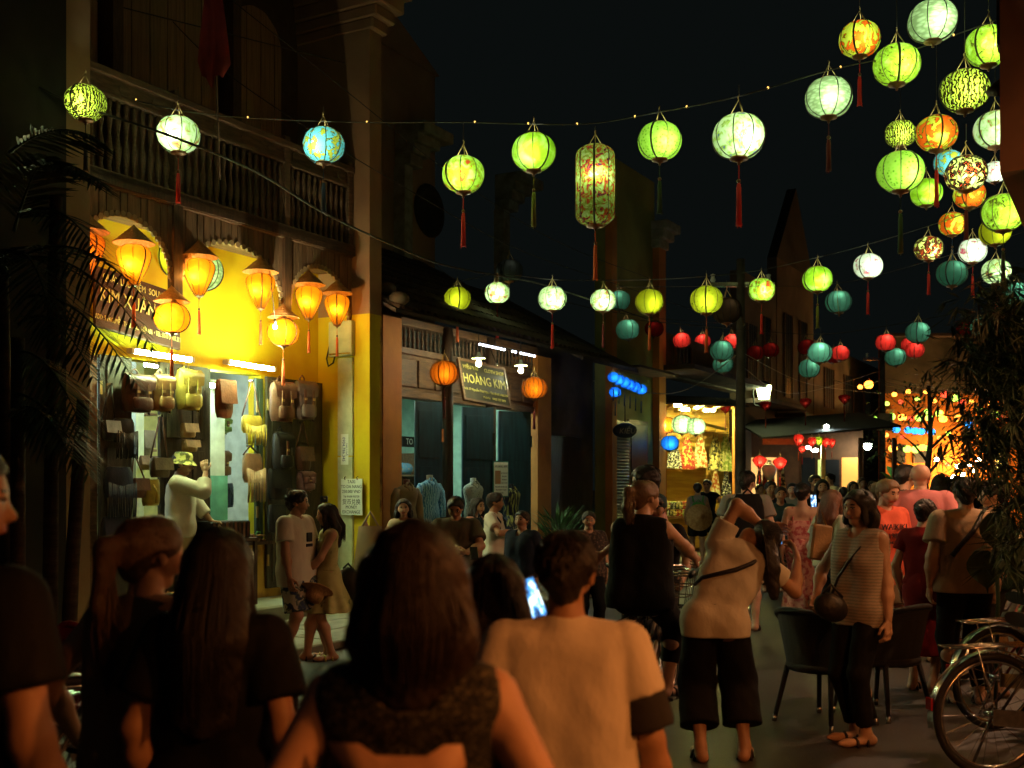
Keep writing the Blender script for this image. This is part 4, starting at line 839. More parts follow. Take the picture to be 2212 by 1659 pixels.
# ------------------------------------------------------------------ lit clothing stall
SY = 27.0
def W2(px, py, Y): return P(px, py, Y)
cs = empty('clothing_stall', (P(1505, 1100, SY).x, SY, 0)); tag(cs, 'brightly lit open clothing stall with a wooden back wall', 'stall')
X0 = P(1505, 0, SY).x
def lx(px): return (px - 1505) * SY / FPX
def lz(py): return CZ + (HY - py) * SY / FPX
BOARDY = mat('stall_board', (.62, .40, .07), .7, (.48, .27, .05), 3, .2, stretch=(1, 1, 6))
bx('back_wall', BOARDY, cs, lx(1425), lx(1596), 1.2, 1.3, 0, lz(880)); bx('left_wall', YG, cs, lx(1424), lx(1430), -.6, 1.2, 0, lz(880))
for i in range(12): bx('wall_board', BOARDY, cs, lx(1431), lx(1590), 1.175 + .01 * (i % 2), 1.2, .1 + i * .3, .39 + i * .3)
bx('right_post', ORP, cs, lx(1578), lx(1592), -.5, -.2, 0, lz(885)); bx('left_post', ORP, cs, lx(1424), lx(1432), -.7, -.62, 0, lz(880))
MB().add([(lx(1420), -1.0, lz(876)), (lx(1600), -1.0, lz(884)), (lx(1600), 1.4, lz(850)), (lx(1420), 1.4, lz(842))] + [(lx(1420), -1.0, lz(878)), (lx(1600), -1.0, lz(886)), (lx(1600), 1.4, lz(852)), (lx(1420), 1.4, lz(844))], [(0, 1, 2, 3), (7, 6, 5, 4), (0, 4, 5, 1), (1, 5, 6, 2), (2, 6, 7, 3), (3, 7, 4, 0)]).build('awning_roof', TILE, cs)
for px in (1440, 1475, 1510, 1545, 1580): bx('rafter', BOARDY, cs, lx(px) - .04, lx(px) + .04, -.95, 1.2, lz(884), lz(880))
bx('hanging_rail', WOODB, cs, lx(1440), lx(1588), .86, .89, lz(932), lz(930)); bx('counter_top', WOODB, cs, lx(1436), lx(1584), .3, .95, .82, .88); bx('counter_front', BOARDY, cs, lx(1436), lx(1584), .34, .38, .1, .82)
for s in range(3): MB().add([(lx(1500), .3, lz(905)), (lx(1578), .2, lz(925)), (lx(1578), .9, lz(925)), (lx(1500), .9, lz(905))], [(0, 1, 2, 3)]).build('tarpaulin', mat('tarp', (.5, .5, .2), .7), cs) if s == 0 else None
WF = Frame(1106, FPX / SY, 1106); 
class CF:                                    # a camera-facing frame at the stall
    rz = 0
    def w(s, x, y, z=0): return Vector((X0 + x, SY + y, z))
    def root(s, name): return empty(name, (X0, SY, 0), 0)
CFR = CF()
for px0, px1, py, lb in ((1455, 1475, 868, 'tube lamp of the clothing stall, far left'), (1470, 1492, 877, 'tube lamp of the clothing stall, left of centre'), (1500, 1512, 874, 'short tube lamp of the clothing stall'), (1518, 1546, 879, 'tube lamp of the clothing stall, right')):
    tube_lamp(CFR, lx(px0), lx(px1), .1 if px0 < 1500 else .0, lz(py) - .08, lb, emit('stall_tube', (1, .88, .25), 650), r=.03)
FLOR = [patt('dress_print_%d' % i, 'noise', s, st) for i, (s, st) in enumerate([(26, [(.5, (.02, .02, .025)), (.6, (.6, .62, .55))]), (14, [(.5, (.30, .03, .02)), (.58, (.6, .45, .12))]), (13, [(.46, (.42, .12, .03)), (.54, (.62, .60, .34))]), (12, [(.45, (.05, .05, .02)), (.55, (.55, .5, .2))]), (16, [(.45, (.2, .3, .06)), (.55, (.6, .6, .3))])])]
def dress(px, pt, pb, wpx, fab, label, Y=SY + .82, hang=True):
    c = P(px, pt, Y); h = (pb - pt) * Y / FPX; w = wpx * Y / FPX
    e = empty('hanging_dress', c)
    gr = []
    for sgn in (1, -1):
        gr = [[((j / 10 - .5) * w * (.42 + .58 * (i / 8) ** .8 - (.10 if 2 <= i <= 3 else 0)), sgn * (.045 + .02 * math.sin(j * 1.9 + i * .4)), -h * i / 8 - (.06 * math.cos(j * .628) if i == 0 else 0)) for j in range(11)] for i in range(9)]
        MB().sheet(gr).build('front_panel' if sgn < 0 else 'back_panel', fab, e)
    for sx in (-1, 1): MB().tube([(sx * w * .16, -.03, -.03), (sx * w * .12, 0, .12), (sx * w * .1, .03, -.03)], .012, 4).build('strap', fab, e)
    tag(e, label, 'dress', 'dresses hanging in the clothing stall')
    if hang:
        k = empty('clothes_hanger', c + Vector((0, 0, .1))); MB().tube([(-w * .42, 0, -.06), (0, 0, .07), (w * .42, 0, -.06), (-w * .42, 0, -.06)], .012, 5).build('bar', GOLD, k); MB().tube([(0, 0, .07), (0, 0, .13), (.03, 0, .15)], .008, 5).build('hook', STEEL, k)
        tag(k, 'hanger holding the ' + label.split(' hanging')[0].replace('dress', '') + 'dress', 'hanger', 'hangers in the clothing stall')
dress(1456, 952, 1012, 34, FLOR[0], 'black white-dotted dress hanging leftmost in the stall'); dress(1484, 948, 1014, 36, FLOR[1], 'dark red floral dress hanging in the stall')
dress(1512, 948, 1010, 34, FLOR[2], 'cream and rust floral dress hanging in the stall'); dress(1545, 948, 1016, 34, FLOR[3], 'black leafy long dress hanging in the stall'); dress(1567, 948, 1018, 32, FLOR[4], 'pale leafy long dress hanging rightmost in the stall')
dress(1545, 1020, 1070, 20, FLOR[2], 'orange printed cloth hanging low in the stall', hang=False); dress(1568, 1030, 1072, 24, FLOR[0], 'dark checked cloth hanging low in the stall', hang=False)
for k in range(14):
    px = 1440 + (k % 7) * 13; py = 1052 - (k // 7) * 22; e = empty('folded_clothes', P(px, py, SY + .55)); e.location.z = .88 + (k // 7) * .17
    m = MB()
    for j in range(3): m.bbox(-.09, .09, -.12, .12, .055 * j, .055 * j + .05, .02)
    m.build('stack', FLOR[(k * 3 + k // 7) % 5], e); bx('top_fold', FLOR[(k + 1) % 5], e, -.08, .08, -.11, .1, .161, .19, .012)
    tag(e, 'folded printed clothes on the stall counter, %s pile of the %s row' % (['first', 'second', 'third', 'fourth', 'fifth', 'sixth', 'last'][k % 7], ['lower', 'upper'][k // 7]), 'clothes', 'folded clothes on the stall counter')
GS = 'lanterns in front of the clothing stall'
lantern(1440, 918, 40, 'orange', 'lime and orange lantern at the left of the stall', 'orange', Y=25.5, pw=10, lc=(.9, 1, .6), group=GS, ribs=12, tl=.3); lantern(1473, 917, 46, 'scale', 'white glowing lantern, left of the bright pair at the stall', None, Y=25.3, pw=9, group=GS, ribs=12); lantern(1503, 921, 42, 'scale', 'white glowing lantern, right of the bright pair at the stall', None, Y=25.1, pw=9, group=GS, ribs=12)
lantern(1447, 957, 38, 'cobalt', 'blue lantern hanging under the stall awning', None, Y=25, pw=4, lc=(.55, .8, 1), group=GS, ribs=14)
# ------------------------------------------------------------------ poles
CONC = mat('concrete_pole', (.10, .085, .06), .9, (.05, .04, .03), 3, .3)
def pole(px, Y, wpx, py_top, label):
    c = P(px, HY, Y); r = wpx * Y / FPX / 2; zt = CZ + (HY - py_top) * Y / FPX
    e = empty('utility_pole', (c.x, Y, 0)); MB().lathe([(r * 1.15, 0), (r, zt * .4), (r * .8, zt)], 10).build('shaft', CONC, e)
    bx('cross_arm', STEEL, e, -.6, .6, -.04, .04, zt - .5, zt - .42)
    for x in (-.5, 0, .5): MB().lathe([(.02, 0), (.05, .04), (.03, .1), (.045, .14), (.001, .16)], 8, (x, 0, zt - .42)).build('insulator', PAPER, e)
    if px > 1700: bx('meter_box', mat('meter_grey', (.3, .25, .15), .6), e, -.22, .22, -r - .25, -r, zt * .55, zt * .55 + .55)
    return tag(e, label, 'pole')
pole(1600, 20, 22, 560, 'thick dark utility pole right of the clothing stall'); pole(1906, 36, 14, 745, 'utility pole with looping cables before the orange wall')
for i, q in enumerate([[(1240, 812, 24), (1450, 850, 22), (1600, 760, 20)], [(1600, 760, 20), (1750, 830, 27), (1906, 850, 36)], [(1600, 790, 20), (1720, 850, 28), (1906, 800, 36)], [(1906, 830, 36), (1990, 850, 36), (2150, 880, 36)], [(1906, 840, 36), (1960, 880, 36), (2060, 870, 38)], [(1906, 825, 36), (2000, 840, 36), (2212, 840, 36)], [(1800, 820, 36), (1860, 836, 36), (1906, 818, 36)], [(1815, 900, 36), (1870, 905, 36), (1906, 870, 36)], [(1906, 815, 36), (2020, 838, 36), (2200, 870, 36)]]):
    cable(smooth_path([P(*a) for a in q], 10), .014 if i > 2 else .008, ['wire from the tall house to the thick pole', 'wire dipping between the two poles', 'lower wire between the two poles', 'lit wire right of the far pole, upper', 'curved lit wire right of the far pole', 'straight lit wire right of the far pole', 'short loop of cable left of the far pole', 'lower loop of cable left of the far pole', 'slanting lit wire right of the far pole'][i], m=mat('lit_cable', (.3, .24, .15), .6))  # paler cord: the lamplight on these wires is put into its colour
# ------------------------------------------------------------------ farther houses on the left side
DIMP = mat('far_plaster', (.15, .10, .06), .9, (.09, .06, .035), .9, .2, bscale=10)
def far_house(x0, x1, zt, m, label, wins, roofz=None, n=0, zb=0):
    h = A.root('row_house'); tag(h, label, 'house', 'far houses of the left row')
    bx('wall', m, h, x0, x1, -n, .3 - n, zb, zt)
    for (a, b, z0, z1) in wins:
        w_ = bx('window', BLACK, h, a, b, -.02 - n, -n - .001, z0, z1); bx('window_frame', WOODB, w_, a - .06, a, -.06 - n, -n, z0, z1); bx('window_frame', WOODB, w_, b, b + .06, -.06 - n, -n, z0, z1)
        for k in range(1, 4): bx('bar', STEEL, w_, a + (b - a) * k / 4 - .015, a + (b - a) * k / 4 + .015, -.04 - n, -.022 - n, z0, z1)
    bx('roof_slope', TILE, h, x0 - .2, x1 + .2, -.9 - n, .5, (roofz or zt), (roofz or zt) + .12)
    return h
far_house(13.05, 18.9, 5.2, GREYP, 'dark house front behind the clothing stall roof', [(14, 15, 4.3, 5.0)], 4.25, zb=4.2)
far_house(19.0, 22.5, 7.6, DIMP, 'dim brown house with a barred window behind the lit wall lamp', [(19.6, 20.4, 4.6, 6.2), (21.2, 21.8, 4.4, 6.6)], 3.9)
far_house(22.6, 27, 8.6, DIMP, 'taller dim house with a pointed gable left of the far pole', [(23.4, 24.2, 4.4, 7), (25.2, 26.0, 4.4, 7)], 3.7)
far_house(27.1, 38, 6.6, DIMP, 'long far house with dark windows by the far pole', [(28.5, 29.8, 4.4, 5.8), (31.5, 33, 4.4, 5.8), (35, 36.4, 4.4, 5.8)], 3.9)
gb = A.root('pointed_gable'); MB().prism([(22.6, 8.6), (27, 8.6), (24.8, 11.2)], 0, .3).build('gable_wall', mat('gable_dark', (.06, .045, .03), .9, (.035, .026, .018), 1), gb); tag(gb, 'dim pointed gable rising against the night sky', 'gable')
wl_ = empty('wall_lamp', P(1650, 846, 30)); MB().lathe([(.14, -.2), (.20, .12), (.2, .16), (.001, .2)], 8).build('glass', emit('wall_lamp_glow', (.85, 1, .45), 16), wl_); MB().lathe([(.22, .16), (.1, .28), (.001, .3)], 8).build('cap', BLACK, wl_); MB().tube([(-.2, .1, .3), (-.3, .0, 0), (-.25, .05, -.35), (-.12, 0, -.4)], .02, 6).build('bracket', BLACK, wl_); tag(wl_, 'glowing square wall lamp above a maroon lantern', 'lamp')
for px, py, lb in ((1654, 876, 'maroon heart-shaped lantern under the wall lamp'), (1740, 870, 'maroon heart-shaped lantern between wall lamp and pole'), (1824, 862, 'maroon heart-shaped lantern near the far pole'), (1567, 882, 'brown heart-shaped lantern at the stall roof edge')):
    lantern(px, py, 25, 'red', lb, 'maroon', 'heart', Y=27, pw=.15, group='unlit heart-shaped lanterns', tl=.9)
# low awnings with red lanterns
aw2 = empty('market_awning', (P(1700, 0, 30).x, 30, 0)); tag(aw2, 'low dark awning over the red lantern stalls', 'awning')
def ax(px, Y=30): return (px - 1700) * Y / FPX
def az(py, Y=30): return CZ + (HY - py) * Y / FPX
MB().add([(ax(1620), -1.5, az(950)), (ax(1905), -1.5, az(925)), (ax(1905), 2, az(880)), (ax(1620), 2, az(900))] + [(ax(1620), -1.5, az(954)), (ax(1905), -1.5, az(929)), (ax(1905), 2, az(884)), (ax(1620), 2, az(904))], [(0, 1, 2, 3), (7, 6, 5, 4), (0, 4, 5, 1), (1, 5, 6, 2), (2, 6, 7, 3), (3, 7, 4, 0)]).build('awning_sheet', mat('black_sheet', (.02, .018, .015), .9), aw2)
for px in (1752, 1830, 1900): bx('post', mat('post_yellow', (.45, .36, .12), .7) if px == 1752 else WOOD, aw2, ax(px) - .05, ax(px) + .05, -1.2, -1.1, 0, az(950))
bx('back_wall', mat('stall_back', (.20, .09, .04), .9), aw2, ax(1618), ax(1905), 1.6, 1.8, 0, az(905)); bx('counter', WOODB, aw2, ax(1625), ax(1740), -.4, .6, .1, .85); bx('red_valance', mat('valance', (.35, .06, .02), .8), aw2, ax(1620), ax(1720), -1.52, -1.5, az(965), az(953))
bx('doorway_glow_panel', emit('doorway_glow', (1, .55, .16), .55), aw2, ax(1640), ax(1708), 1.57, 1.599, .9, az(985)); bx('shelf_glow_panel', emit('shelf_glow', (.7, .8, .2), .5), aw2, ax(1802), ax(1812), 1.57, 1.599, 0.6, az(990)); bx('shopfront_glow_panel', emit('shopfront_glow', (1, .42, .08), .5), aw2, ax(1856), ax(1898), 1.57, 1.599, .3, az(985)); bx('doorway', BLACK, aw2, ax(1765), ax(1795), 1.57, 1.599, 0, az(985)); bx('doorway', BLACK, aw2, ax(1815), ax(1850), 1.57, 1.599, 0, az(990))  # glowing panels added; the light of the shop rooms is put into them
class CF2:
    rz = 0
    def w(s, x, y, z=0): return Vector((P(1700, 0, 30).x + x, 30 + y, z))
    def root(s, name): return empty(name, (0, 0, 0), 0)
for px0, px1, py, lb in ((1718, 1730, 970, 'tube lamp over the red lantern stall, left of two'), (1733, 1746, 975, 'tube lamp over the red lantern stall, right of two'), (1756, 1768, 925, 'greenish tube lamp under the low awning')):
    tube_lamp(CF2(), ax(px0), ax(px1), -1.0, az(py), lb, emit('stall_tube2', (.75, .95, .9), 150), r=.04)
for px, py, w, kd, lb in ((1725, 951, 22, 'tear', 'red balloon lantern, leftmost under the low awning'), (1754, 955, 18, 'tear', 'red balloon lantern behind the yellow-green one'), (1769, 953, 18, 'tear', 'yellow-green balloon lantern under the low awning'), (1783, 956, 18, 'tear', 'red balloon lantern right of the yellow-green one'), (1797, 957, 16, 'tear', 'red balloon lantern, rightmost under the low awning'), (1641, 996, 32, 'diamond', 'red diamond lantern, left of the mannequin bust'), (1685, 1000, 32, 'diamond', 'red diamond lantern, right of the mannequin bust'), (1733, 970, 18, 'diamond', 'small red diamond lantern under the tube lamps')):
    lantern(px, py, w, 'marble' if 'green balloon' in lb and 'behind' not in lb and 'right' not in lb else 'red', lb, 'orange' if kd == 'tear' else 'red', kd, Y=28, pw=6 if w < 25 else 5, lc=(1, .7, .4), group='red lanterns of the low stalls', tl=.8, ribs=8)
for px, py, Y, lb in ((1662, 1003, 28.4, 'white bust form between the red diamond lanterns'), (1922, 1040, 33, 'white bust form, left of the pair by the orange wall'), (1938, 1038, 33, 'white bust form, right of the pair by the orange wall')):
    e = empty('bust_form', P(px, py + 14, Y)); MB().lathe([(.05, -.25), (.15, -.1), (.2, .05), (.17, .12), (.06, .17), (.05, .26), (.001, .28)], 12, sy=.6).build('torso', PAPER, e); MB().tube([(0, 0, -.2), (0, 0, -e.location.z + .01)], .02, 6).build('stand', BLACK, e); tag(e, lb, 'mannequin')
for k, (px, lb) in enumerate(((1640, 'dark printed scarf hanging at the left of the red stall'), (1652, 'pale printed scarf hanging in the red stall'), (1668, 'dark scarf hanging under the bust form'), (1690, 'reddish scarf hanging at the right of the red stall'))):
    dress(px, 1020, 1075, 16, FLOR[k], lb, 28.6, False)
# ------------------------------------------------------------------ far orange wall
ow = empty('orange_wall_house', (P(2030, 0, 42).x, 42, 0)); tag(ow, 'far ochre house wall glowing orange at the end of the street', 'house')
OW = mat('orange_wall', (.66, .21, .022), .85, (.48, .14, .018), .7, .2, bscale=9)
def ox(px, Y=42): return (px - 2030) * Y / FPX
def oz(py, Y=42): return CZ + (HY - py) * Y / FPX
bx('wall', OW, ow, ox(1905), ox(2330), 0, .4, 0, oz(735)); bx('dark_upper', GREYP, ow, ox(1900), ox(2330), -.1, 0, oz(850), oz(730)); bx('roof_edge', TILE, ow, ox(1900), ox(2330), -.6, .5, oz(730), oz(724))
bx('pipe', GREYP, ow, ox(2085), ox(2089), -.1, -.001, oz(1020), oz(940)); bx('meter_box', GREYP, ow, ox(2078), ox(2094), -.25, -.001, oz(945), oz(925))
for px in (1930, 1975): w_ = bx('window', BLACK, ow, ox(px), ox(px + 26), -.02, -.001, oz(1000), oz(960)); bx('window_frame', WOODB, w_, ox(px) - .05, ox(px), -.06, -.001, oz(1000), oz(960))
for k in range(6): bx('shutter_slat', mat('ochre_slat', (.5, .32, .1), .7), ow, ox(1912), ox(1930), -.1, -.02, oz(930 - k * 8), oz(924 - k * 8))
bx('lit_window', emit('lit_window', (.9, .75, .2), 1.2), ow, ox(2150), ox(2175), -.05, -.001, oz(1015), oz(965))
FARE = {k: emit('far_glow_' + k, c, s) for k, (c, s) in dict(orange=((1, .30, .03), 4.5), lime=((.5, 1, .10), 2.0), blue=((.04, .35, 1), 1.5), red=((1, .08, .03), 1.6), white=((1, .56, .18), 230)).items()}
def far_lantern(px, py, w, col, label, Y=38, kind='round'):
    e = empty('far_lantern', P(px, py, Y), random.random() * 6); D = w * Y / FPX; e.scale = (D, D, D)
    tag(e, label, 'lantern', 'small far lanterns before the orange wall')
    link('shade', shade_mesh(kind, FARE[col], 14), e); rb, cp, tp = lan_meshes(kind, 8); link('rib_frame', rb, e); link('bottom_cup', cp, e); link('hanger', hanger_mesh(kind), e)
rows = {'blue': [(1936, 928, 17, 'leftmost'), (1962, 929, 17, 'second'), (1977, 931, 17, 'third'), (1990, 932, 17, 'fourth'), (2012, 933, 17, 'fifth'), (2093, 917, 18, 'sixth'), (2130, 911, 16, 'rightmost')],
        'lime': [(1925, 900, 18, 'leftmost'), (1985, 903, 16, 'second'), (2003, 889, 14, 'third'), (2007, 903, 16, 'fourth'), (2029, 893, 17, 'fifth'), (2065, 860, 18, 'highest'), (1960, 970, 18, 'low left'), (1978, 971, 18, 'low second'), (2006, 968, 16, 'low third'), (2132, 920, 17, 'right'), (2150, 896, 16, 'far right')],
        'orange': [(1949, 902, 18, 'leftmost'), (2037, 905, 18, 'middle'), (2071, 904, 18, 'right'), (1929, 969, 19, 'low left'), (1993, 967, 17, 'low right'), (1877, 831, 20, 'highest')],
        'red': [(2041, 853, 18, 'upper'), (2078, 870, 16, 'upper right'), (1968, 904, 14, 'middle')]}
for col, lst in rows.items():
    for px, py, w, wd in lst: far_lantern(px, py, w, col, 'tiny %s lantern before the orange wall, %s of the %s ones' % (col, wd, col), 36 + random.random() * 3)
EXTRA = [(1858, 836, 'orange'), (1916, 872, 'lime'), (1932, 852, 'orange'), (1946, 868, 'red'), (1962, 846, 'orange'), (1982, 862, 'lime'), (2000, 846, 'orange'), (2018, 866, 'orange'), (2098, 868, 'orange'), (2116, 884, 'lime'), (2138, 872, 'orange'), (2160, 902, 'red'), (1914, 940, 'orange'), (1950, 944, 'red'), (2030, 946, 'orange'), (2048, 936, 'lime'), (2112, 944, 'orange'), (2150, 950, 'orange'), (1846, 905, 'red'), (1862, 912, 'orange'), (1830, 918, 'orange'), (1890, 905, 'lime')]
for k, (px, py, col) in enumerate(EXTRA):
    far_lantern(px, py, 11, col, 'pinprick %s lantern far down the street, %s' % (col, ['just left of the far pole top', 'right of the far pole', 'above the blue row, far left', 'above the blue row, second', 'above the blue row, third', 'above the blue row, fourth', 'above the blue row, fifth', 'above the blue row, sixth', 'right of the street tree, upper', 'right of the street tree, lower', 'at the bamboo edge, upper', 'at the bamboo edge, outermost', 'under the blue row, far left', 'under the blue row, second', 'under the blue row, third', 'under the blue row, fourth', 'under the blue row, fifth', 'under the blue row, at the bamboo', 'above the low awning, second', 'above the low awning, third', 'above the low awning, first', 'above the low awning, last'][k]), 39 if px > 1905 else 33)
for k, (px, py) in enumerate([(2023, 993), (2046, 1003), (2069, 1007), (2095, 1003), (2114, 993), (2080, 1026), (2106, 1017), (2060, 1030)]):
    far_lantern(px, py, 10, 'white' if k != 1 else 'red', 'tiny bulb lantern low on the orange wall, number %s from the left' % ['one', 'two', 'three', 'five', 'seven', 'four', 'six', 'eight'][k], 41)
fs = empty('flood_lamp', P(1874, 963, 31)); MB().ball((0, 0, 0), .11, 12, 8).build('glass', emit('flood', (.9, 1, .85), 55), fs); MB().lathe([(.16, .06), (.1, .14), (.001, .18)], 10).build('hood', BLACK, fs); MB().tube([(0, 0, .15), (.1, .1, .5)], .02, 5).build('arm', BLACK, fs); tag(fs, 'glaring white flood lamp left of the far pole', 'lamp')
# ------------------------------------------------------------------ right side: overhanging upper storey and post
rh = empty('right_house', (P(2160, 0, 7).x, 7, 0), -R(29.25)); tag(rh, 'brown plastered house corner overhanging the street at top right', 'house')
def rz_(py, Y=7): return CZ + (HY - py) * Y / FPX
bx('upper_storey', mat('right_plaster', (.11, .065, .038), .85, (.08, .048, .028), 1.5, .1), rh, 0, 3, 0, 4, rz_(372), 9); bx('post', OCHRED, rh, .155, .5, .02, .35, 0, rz_(372)); bx('side_wall', ORP, rh, .5, 3, .8, 5, 0, rz_(372))
bx('bracket', WOOD, rh, -.05, -.002, .3, .7, rz_(60), rz_(-60)); MB().tube([(-.03, .5, rz_(120)), (-.10, .4, rz_(150)), (-.03, .3, rz_(165))], .03, 6).build('scroll', WOOD, rh)
# ------------------------------------------------------------------ people: one smooth surface per body, cloth and hair over it
def V(*a): return np.array(a, dtype=np.float64)
def nrm(v): return v / (np.linalg.norm(v) + 1e-9)
def field(groups, h, pad=.03):
    """groups: list of dict(p=[(a,b,ra,rb,sq)], sub=[...], clip=[(pt,nrm)], k, fold). returns vertices, quads of the zero surface"""
    lo = np.full(3, 9.); hi = np.full(3, -9.)
    for g in groups:
        for a, b, ra, rb, sq in g['p']:
            for q, r in ((a, ra), (b, rb)): lo = np.minimum(lo, q - r - pad); hi = np.maximum(hi, q + r + pad)
    n = np.ceil((hi - lo) / h).astype(int) + 1
    D = np.full(n, .08, np.float32)
    ax = [np.arange(n[i], dtype=np.float32) * h + lo[i] for i in range(3)]
    def reg(l, u):
        i0 = np.clip(((l - lo) / h).astype(int), 0, n - 1); i1 = np.clip(np.ceil((u - lo) / h).astype(int) + 1, 1, n)
        return tuple(slice(i0[i], i1[i]) for i in range(3))
    def dist(pr, s):
        a, b, ra, rb, sq = pr
        x = (ax[0][s[0]] - a[0])[:, None, None]; y = (ax[1][s[1]] - a[1])[None, :, None]; z = (ax[2][s[2]] - a[2])[None, None, :]
        ab = b - a; L = float(ab @ ab) + 1e-9
        t = np.clip((x * ab[0] + y * ab[1] + z * ab[2]) / L, 0, 1)
        qx = x - t * ab[0]; qy = y - t * ab[1]; qz = z - t * ab[2]
        if sq is not None:
            s_, f = sq; c = (qx * s_[0] + qy * s_[1] + qz * s_[2]) * (f - 1); qx = qx + c * s_[0]; qy = qy + c * s_[1]; qz = qz + c * s_[2]
        return np.sqrt(qx * qx + qy * qy + qz * qz) - (ra + (rb - ra) * t)
    for g in groups:
        G = np.full(n, .08, np.float32) if len(groups) > 1 else D
        k = g.get('k', .03)
        for pr in g['p']:
            r = max(pr[2], pr[3]) + k + .06; s = reg(np.minimum(pr[0], pr[1]) - r, np.maximum(pr[0], pr[1]) + r)
            d = dist(pr, s); q = G[s]; m = np.clip(.5 + .5 * (q - d) / k, 0, 1); G[s] = q * (1 - m) + d * m - k * m * (1 - m)
        if 'fold' in g:
            cx, cyy, nf, amp, z0, z1 = g['fold']
            th = np.arctan2(ax[1] - cyy, (ax[0] - cx)[:, None]); t = np.clip((ax[2] - z0) / (z1 - z0), 0, 1)
            G += (amp * np.sin(nf * th + 1.7 * np.sin(2 * th))[:, :, None] * t[None, None, :]).astype(np.float32)
        if g.get('noise'):
            am, fr = g['noise']; x = ax[0][:, None, None]; y = ax[1][None, :, None]; z = ax[2][None, None, :]
            G += (am * (np.sin(fr * x + 2.1 * np.sin(fr * .6 * z)) * np.sin(fr * .8 * y + 1.3) + .6 * np.sin(fr * 1.9 * z + 2 * x * fr + y * fr * 1.3))).astype(np.float32)
        for pr in g.get('sub', ()):
            r = max(pr[2], pr[3]) + .05; s = reg(np.minimum(pr[0], pr[1]) - r, np.maximum(pr[0], pr[1]) + r); G[s] = np.maximum(G[s], -dist(pr, s))
        for pt, nm in g.get('clip', ()):
            pl = ((ax[0] - pt[0]) * nm[0])[:, None, None] + ((ax[1] - pt[1]) * nm[1])[None, :, None] + ((ax[2] - pt[2]) * nm[2])[None, None, :]
            np.maximum(G, pl, out=G)
        if len(groups) > 1: np.minimum(D, G, out=D)
    D[0] = D[-1] = .05; D[:, 0] = D[:, -1] = .05; D[:, :, 0] = D[:, :, -1] = .05
    S_ = D < 0
    c = [S_[i:n[0] - 1 + i, j:n[1] - 1 + j, k:n[2] - 1 + k] for i in (0, 1) for j in (0, 1) for k in (0, 1)]
    al = c[0].copy(); an = c[0].copy()
    for q in c[1:]: al &= q; an |= q
    act = an & ~al; idx = np.argwhere(act)
    if len(idx) == 0: return np.zeros((0, 3)), np.zeros((0, 4), int)
    vid = np.full(act.shape, -1, np.int64); vid[act] = np.arange(len(idx))
    off = np.array([(i, j, k) for i in (0, 1) for j in (0, 1) for k in (0, 1)])
    val = np.stack([D[idx[:, 0] + o[0], idx[:, 1] + o[1], idx[:, 2] + o[2]] for o in off], 1).astype(np.float64)
    acc = np.zeros((len(idx), 3)); cnt = np.zeros(len(idx))
    for a in range(8):
        for b in range(a + 1, 8):
            if np.abs(off[a] - off[b]).sum() != 1: continue
            m = (val[:, a] < 0) != (val[:, b] < 0); t = val[:, a] / np.where(m, val[:, a] - val[:, b], 1)
            acc[m] += off[a] + t[m, None] * (off[b] - off[a]); cnt[m] += 1
    Vt = (idx + acc / cnt[:, None]) * h + lo
    F = []
    for d in range(3):
        e, f = (d + 1) % 3, (d + 2) % 3
        s0 = [slice(None)] * 3; s1 = [slice(None)] * 3; s0[d] = slice(0, -1); s1[d] = slice(1, None)
        ch = np.argwhere(S_[tuple(s0)] != S_[tuple(s1)]); ins = S_[tuple(s0)][tuple(ch.T)]
        ok = (ch[:, e] > 0) & (ch[:, f] > 0) & (ch[:, e] < n[e] - 1) & (ch[:, f] < n[f] - 1); ch = ch[ok]; ins = ins[ok]
        q = []
        for de, df in ((1, 1), (0, 1), (0, 0), (1, 0)):
            p = ch.copy(); p[:, e] -= de; p[:, f] -= df; q.append(vid[p[:, 0], p[:, 1], p[:, 2]])
        q = np.stack(q, 1); q[~ins] = q[~ins][:, ::-1]; F.append(q)
    return Vt, np.concatenate(F)
def np_mesh(name, Vt, F, mats, mi=None):
    me = bpy.data.meshes.new(name); me.vertices.add(len(Vt)); me.vertices.foreach_set('co', Vt.astype(np.float32).ravel())
    me.loops.add(len(F) * 4); me.loops.foreach_set('vertex_index', F.astype(np.int32).ravel())
    me.polygons.add(len(F)); me.polygons.foreach_set('loop_start', np.arange(0, len(F) * 4, 4, dtype=np.int32))
    for m in mats: me.materials.append(m)
    if mi is not None: me.polygons.foreach_set('material_index', mi.astype(np.int32))
    me.polygons.foreach_set('use_smooth', np.ones(len(F), bool)); me.update(calc_edges=True); me.validate(); return me
def skinm(name, c):
    m = mat(name, c, .5, tuple(x * .86 for x in c), 9, .06, bscale=60); b = m.node_tree.nodes['Principled BSDF']
    b.inputs['Subsurface Weight'].default_value = 0; return m
SKIN = {'fair': skinm('skin_fair', (.56, .33, .21)), 'tan': skinm('skin_tan', (.42, .23, .13)), 'dark': skinm('skin_dark', (.30, .16, .09))}
def hairm(name, c): return mat(name, c, .42, tuple(x * .45 for x in c), 60, .4, stretch=(6, 6, .25), bscale=70, spec=.4)
HAIR = {'black': hairm('hair_black', (.018, .013, .010)), 'brown': hairm('hair_brown', (.026, .014, .009)), 'dblonde': hairm('hair_dark_blonde', (.11, .065, .034)), 'blonde': hairm('hair_blonde', (.22, .125, .05)), 'auburn': hairm('hair_auburn', (.15, .06, .025))}
EYE = mat('eye', (.03, .02, .015), .2); LIP = mat('lip', (.38, .12, .09), .45); EYEW = mat('eye_white', (.55, .5, .45), .3)
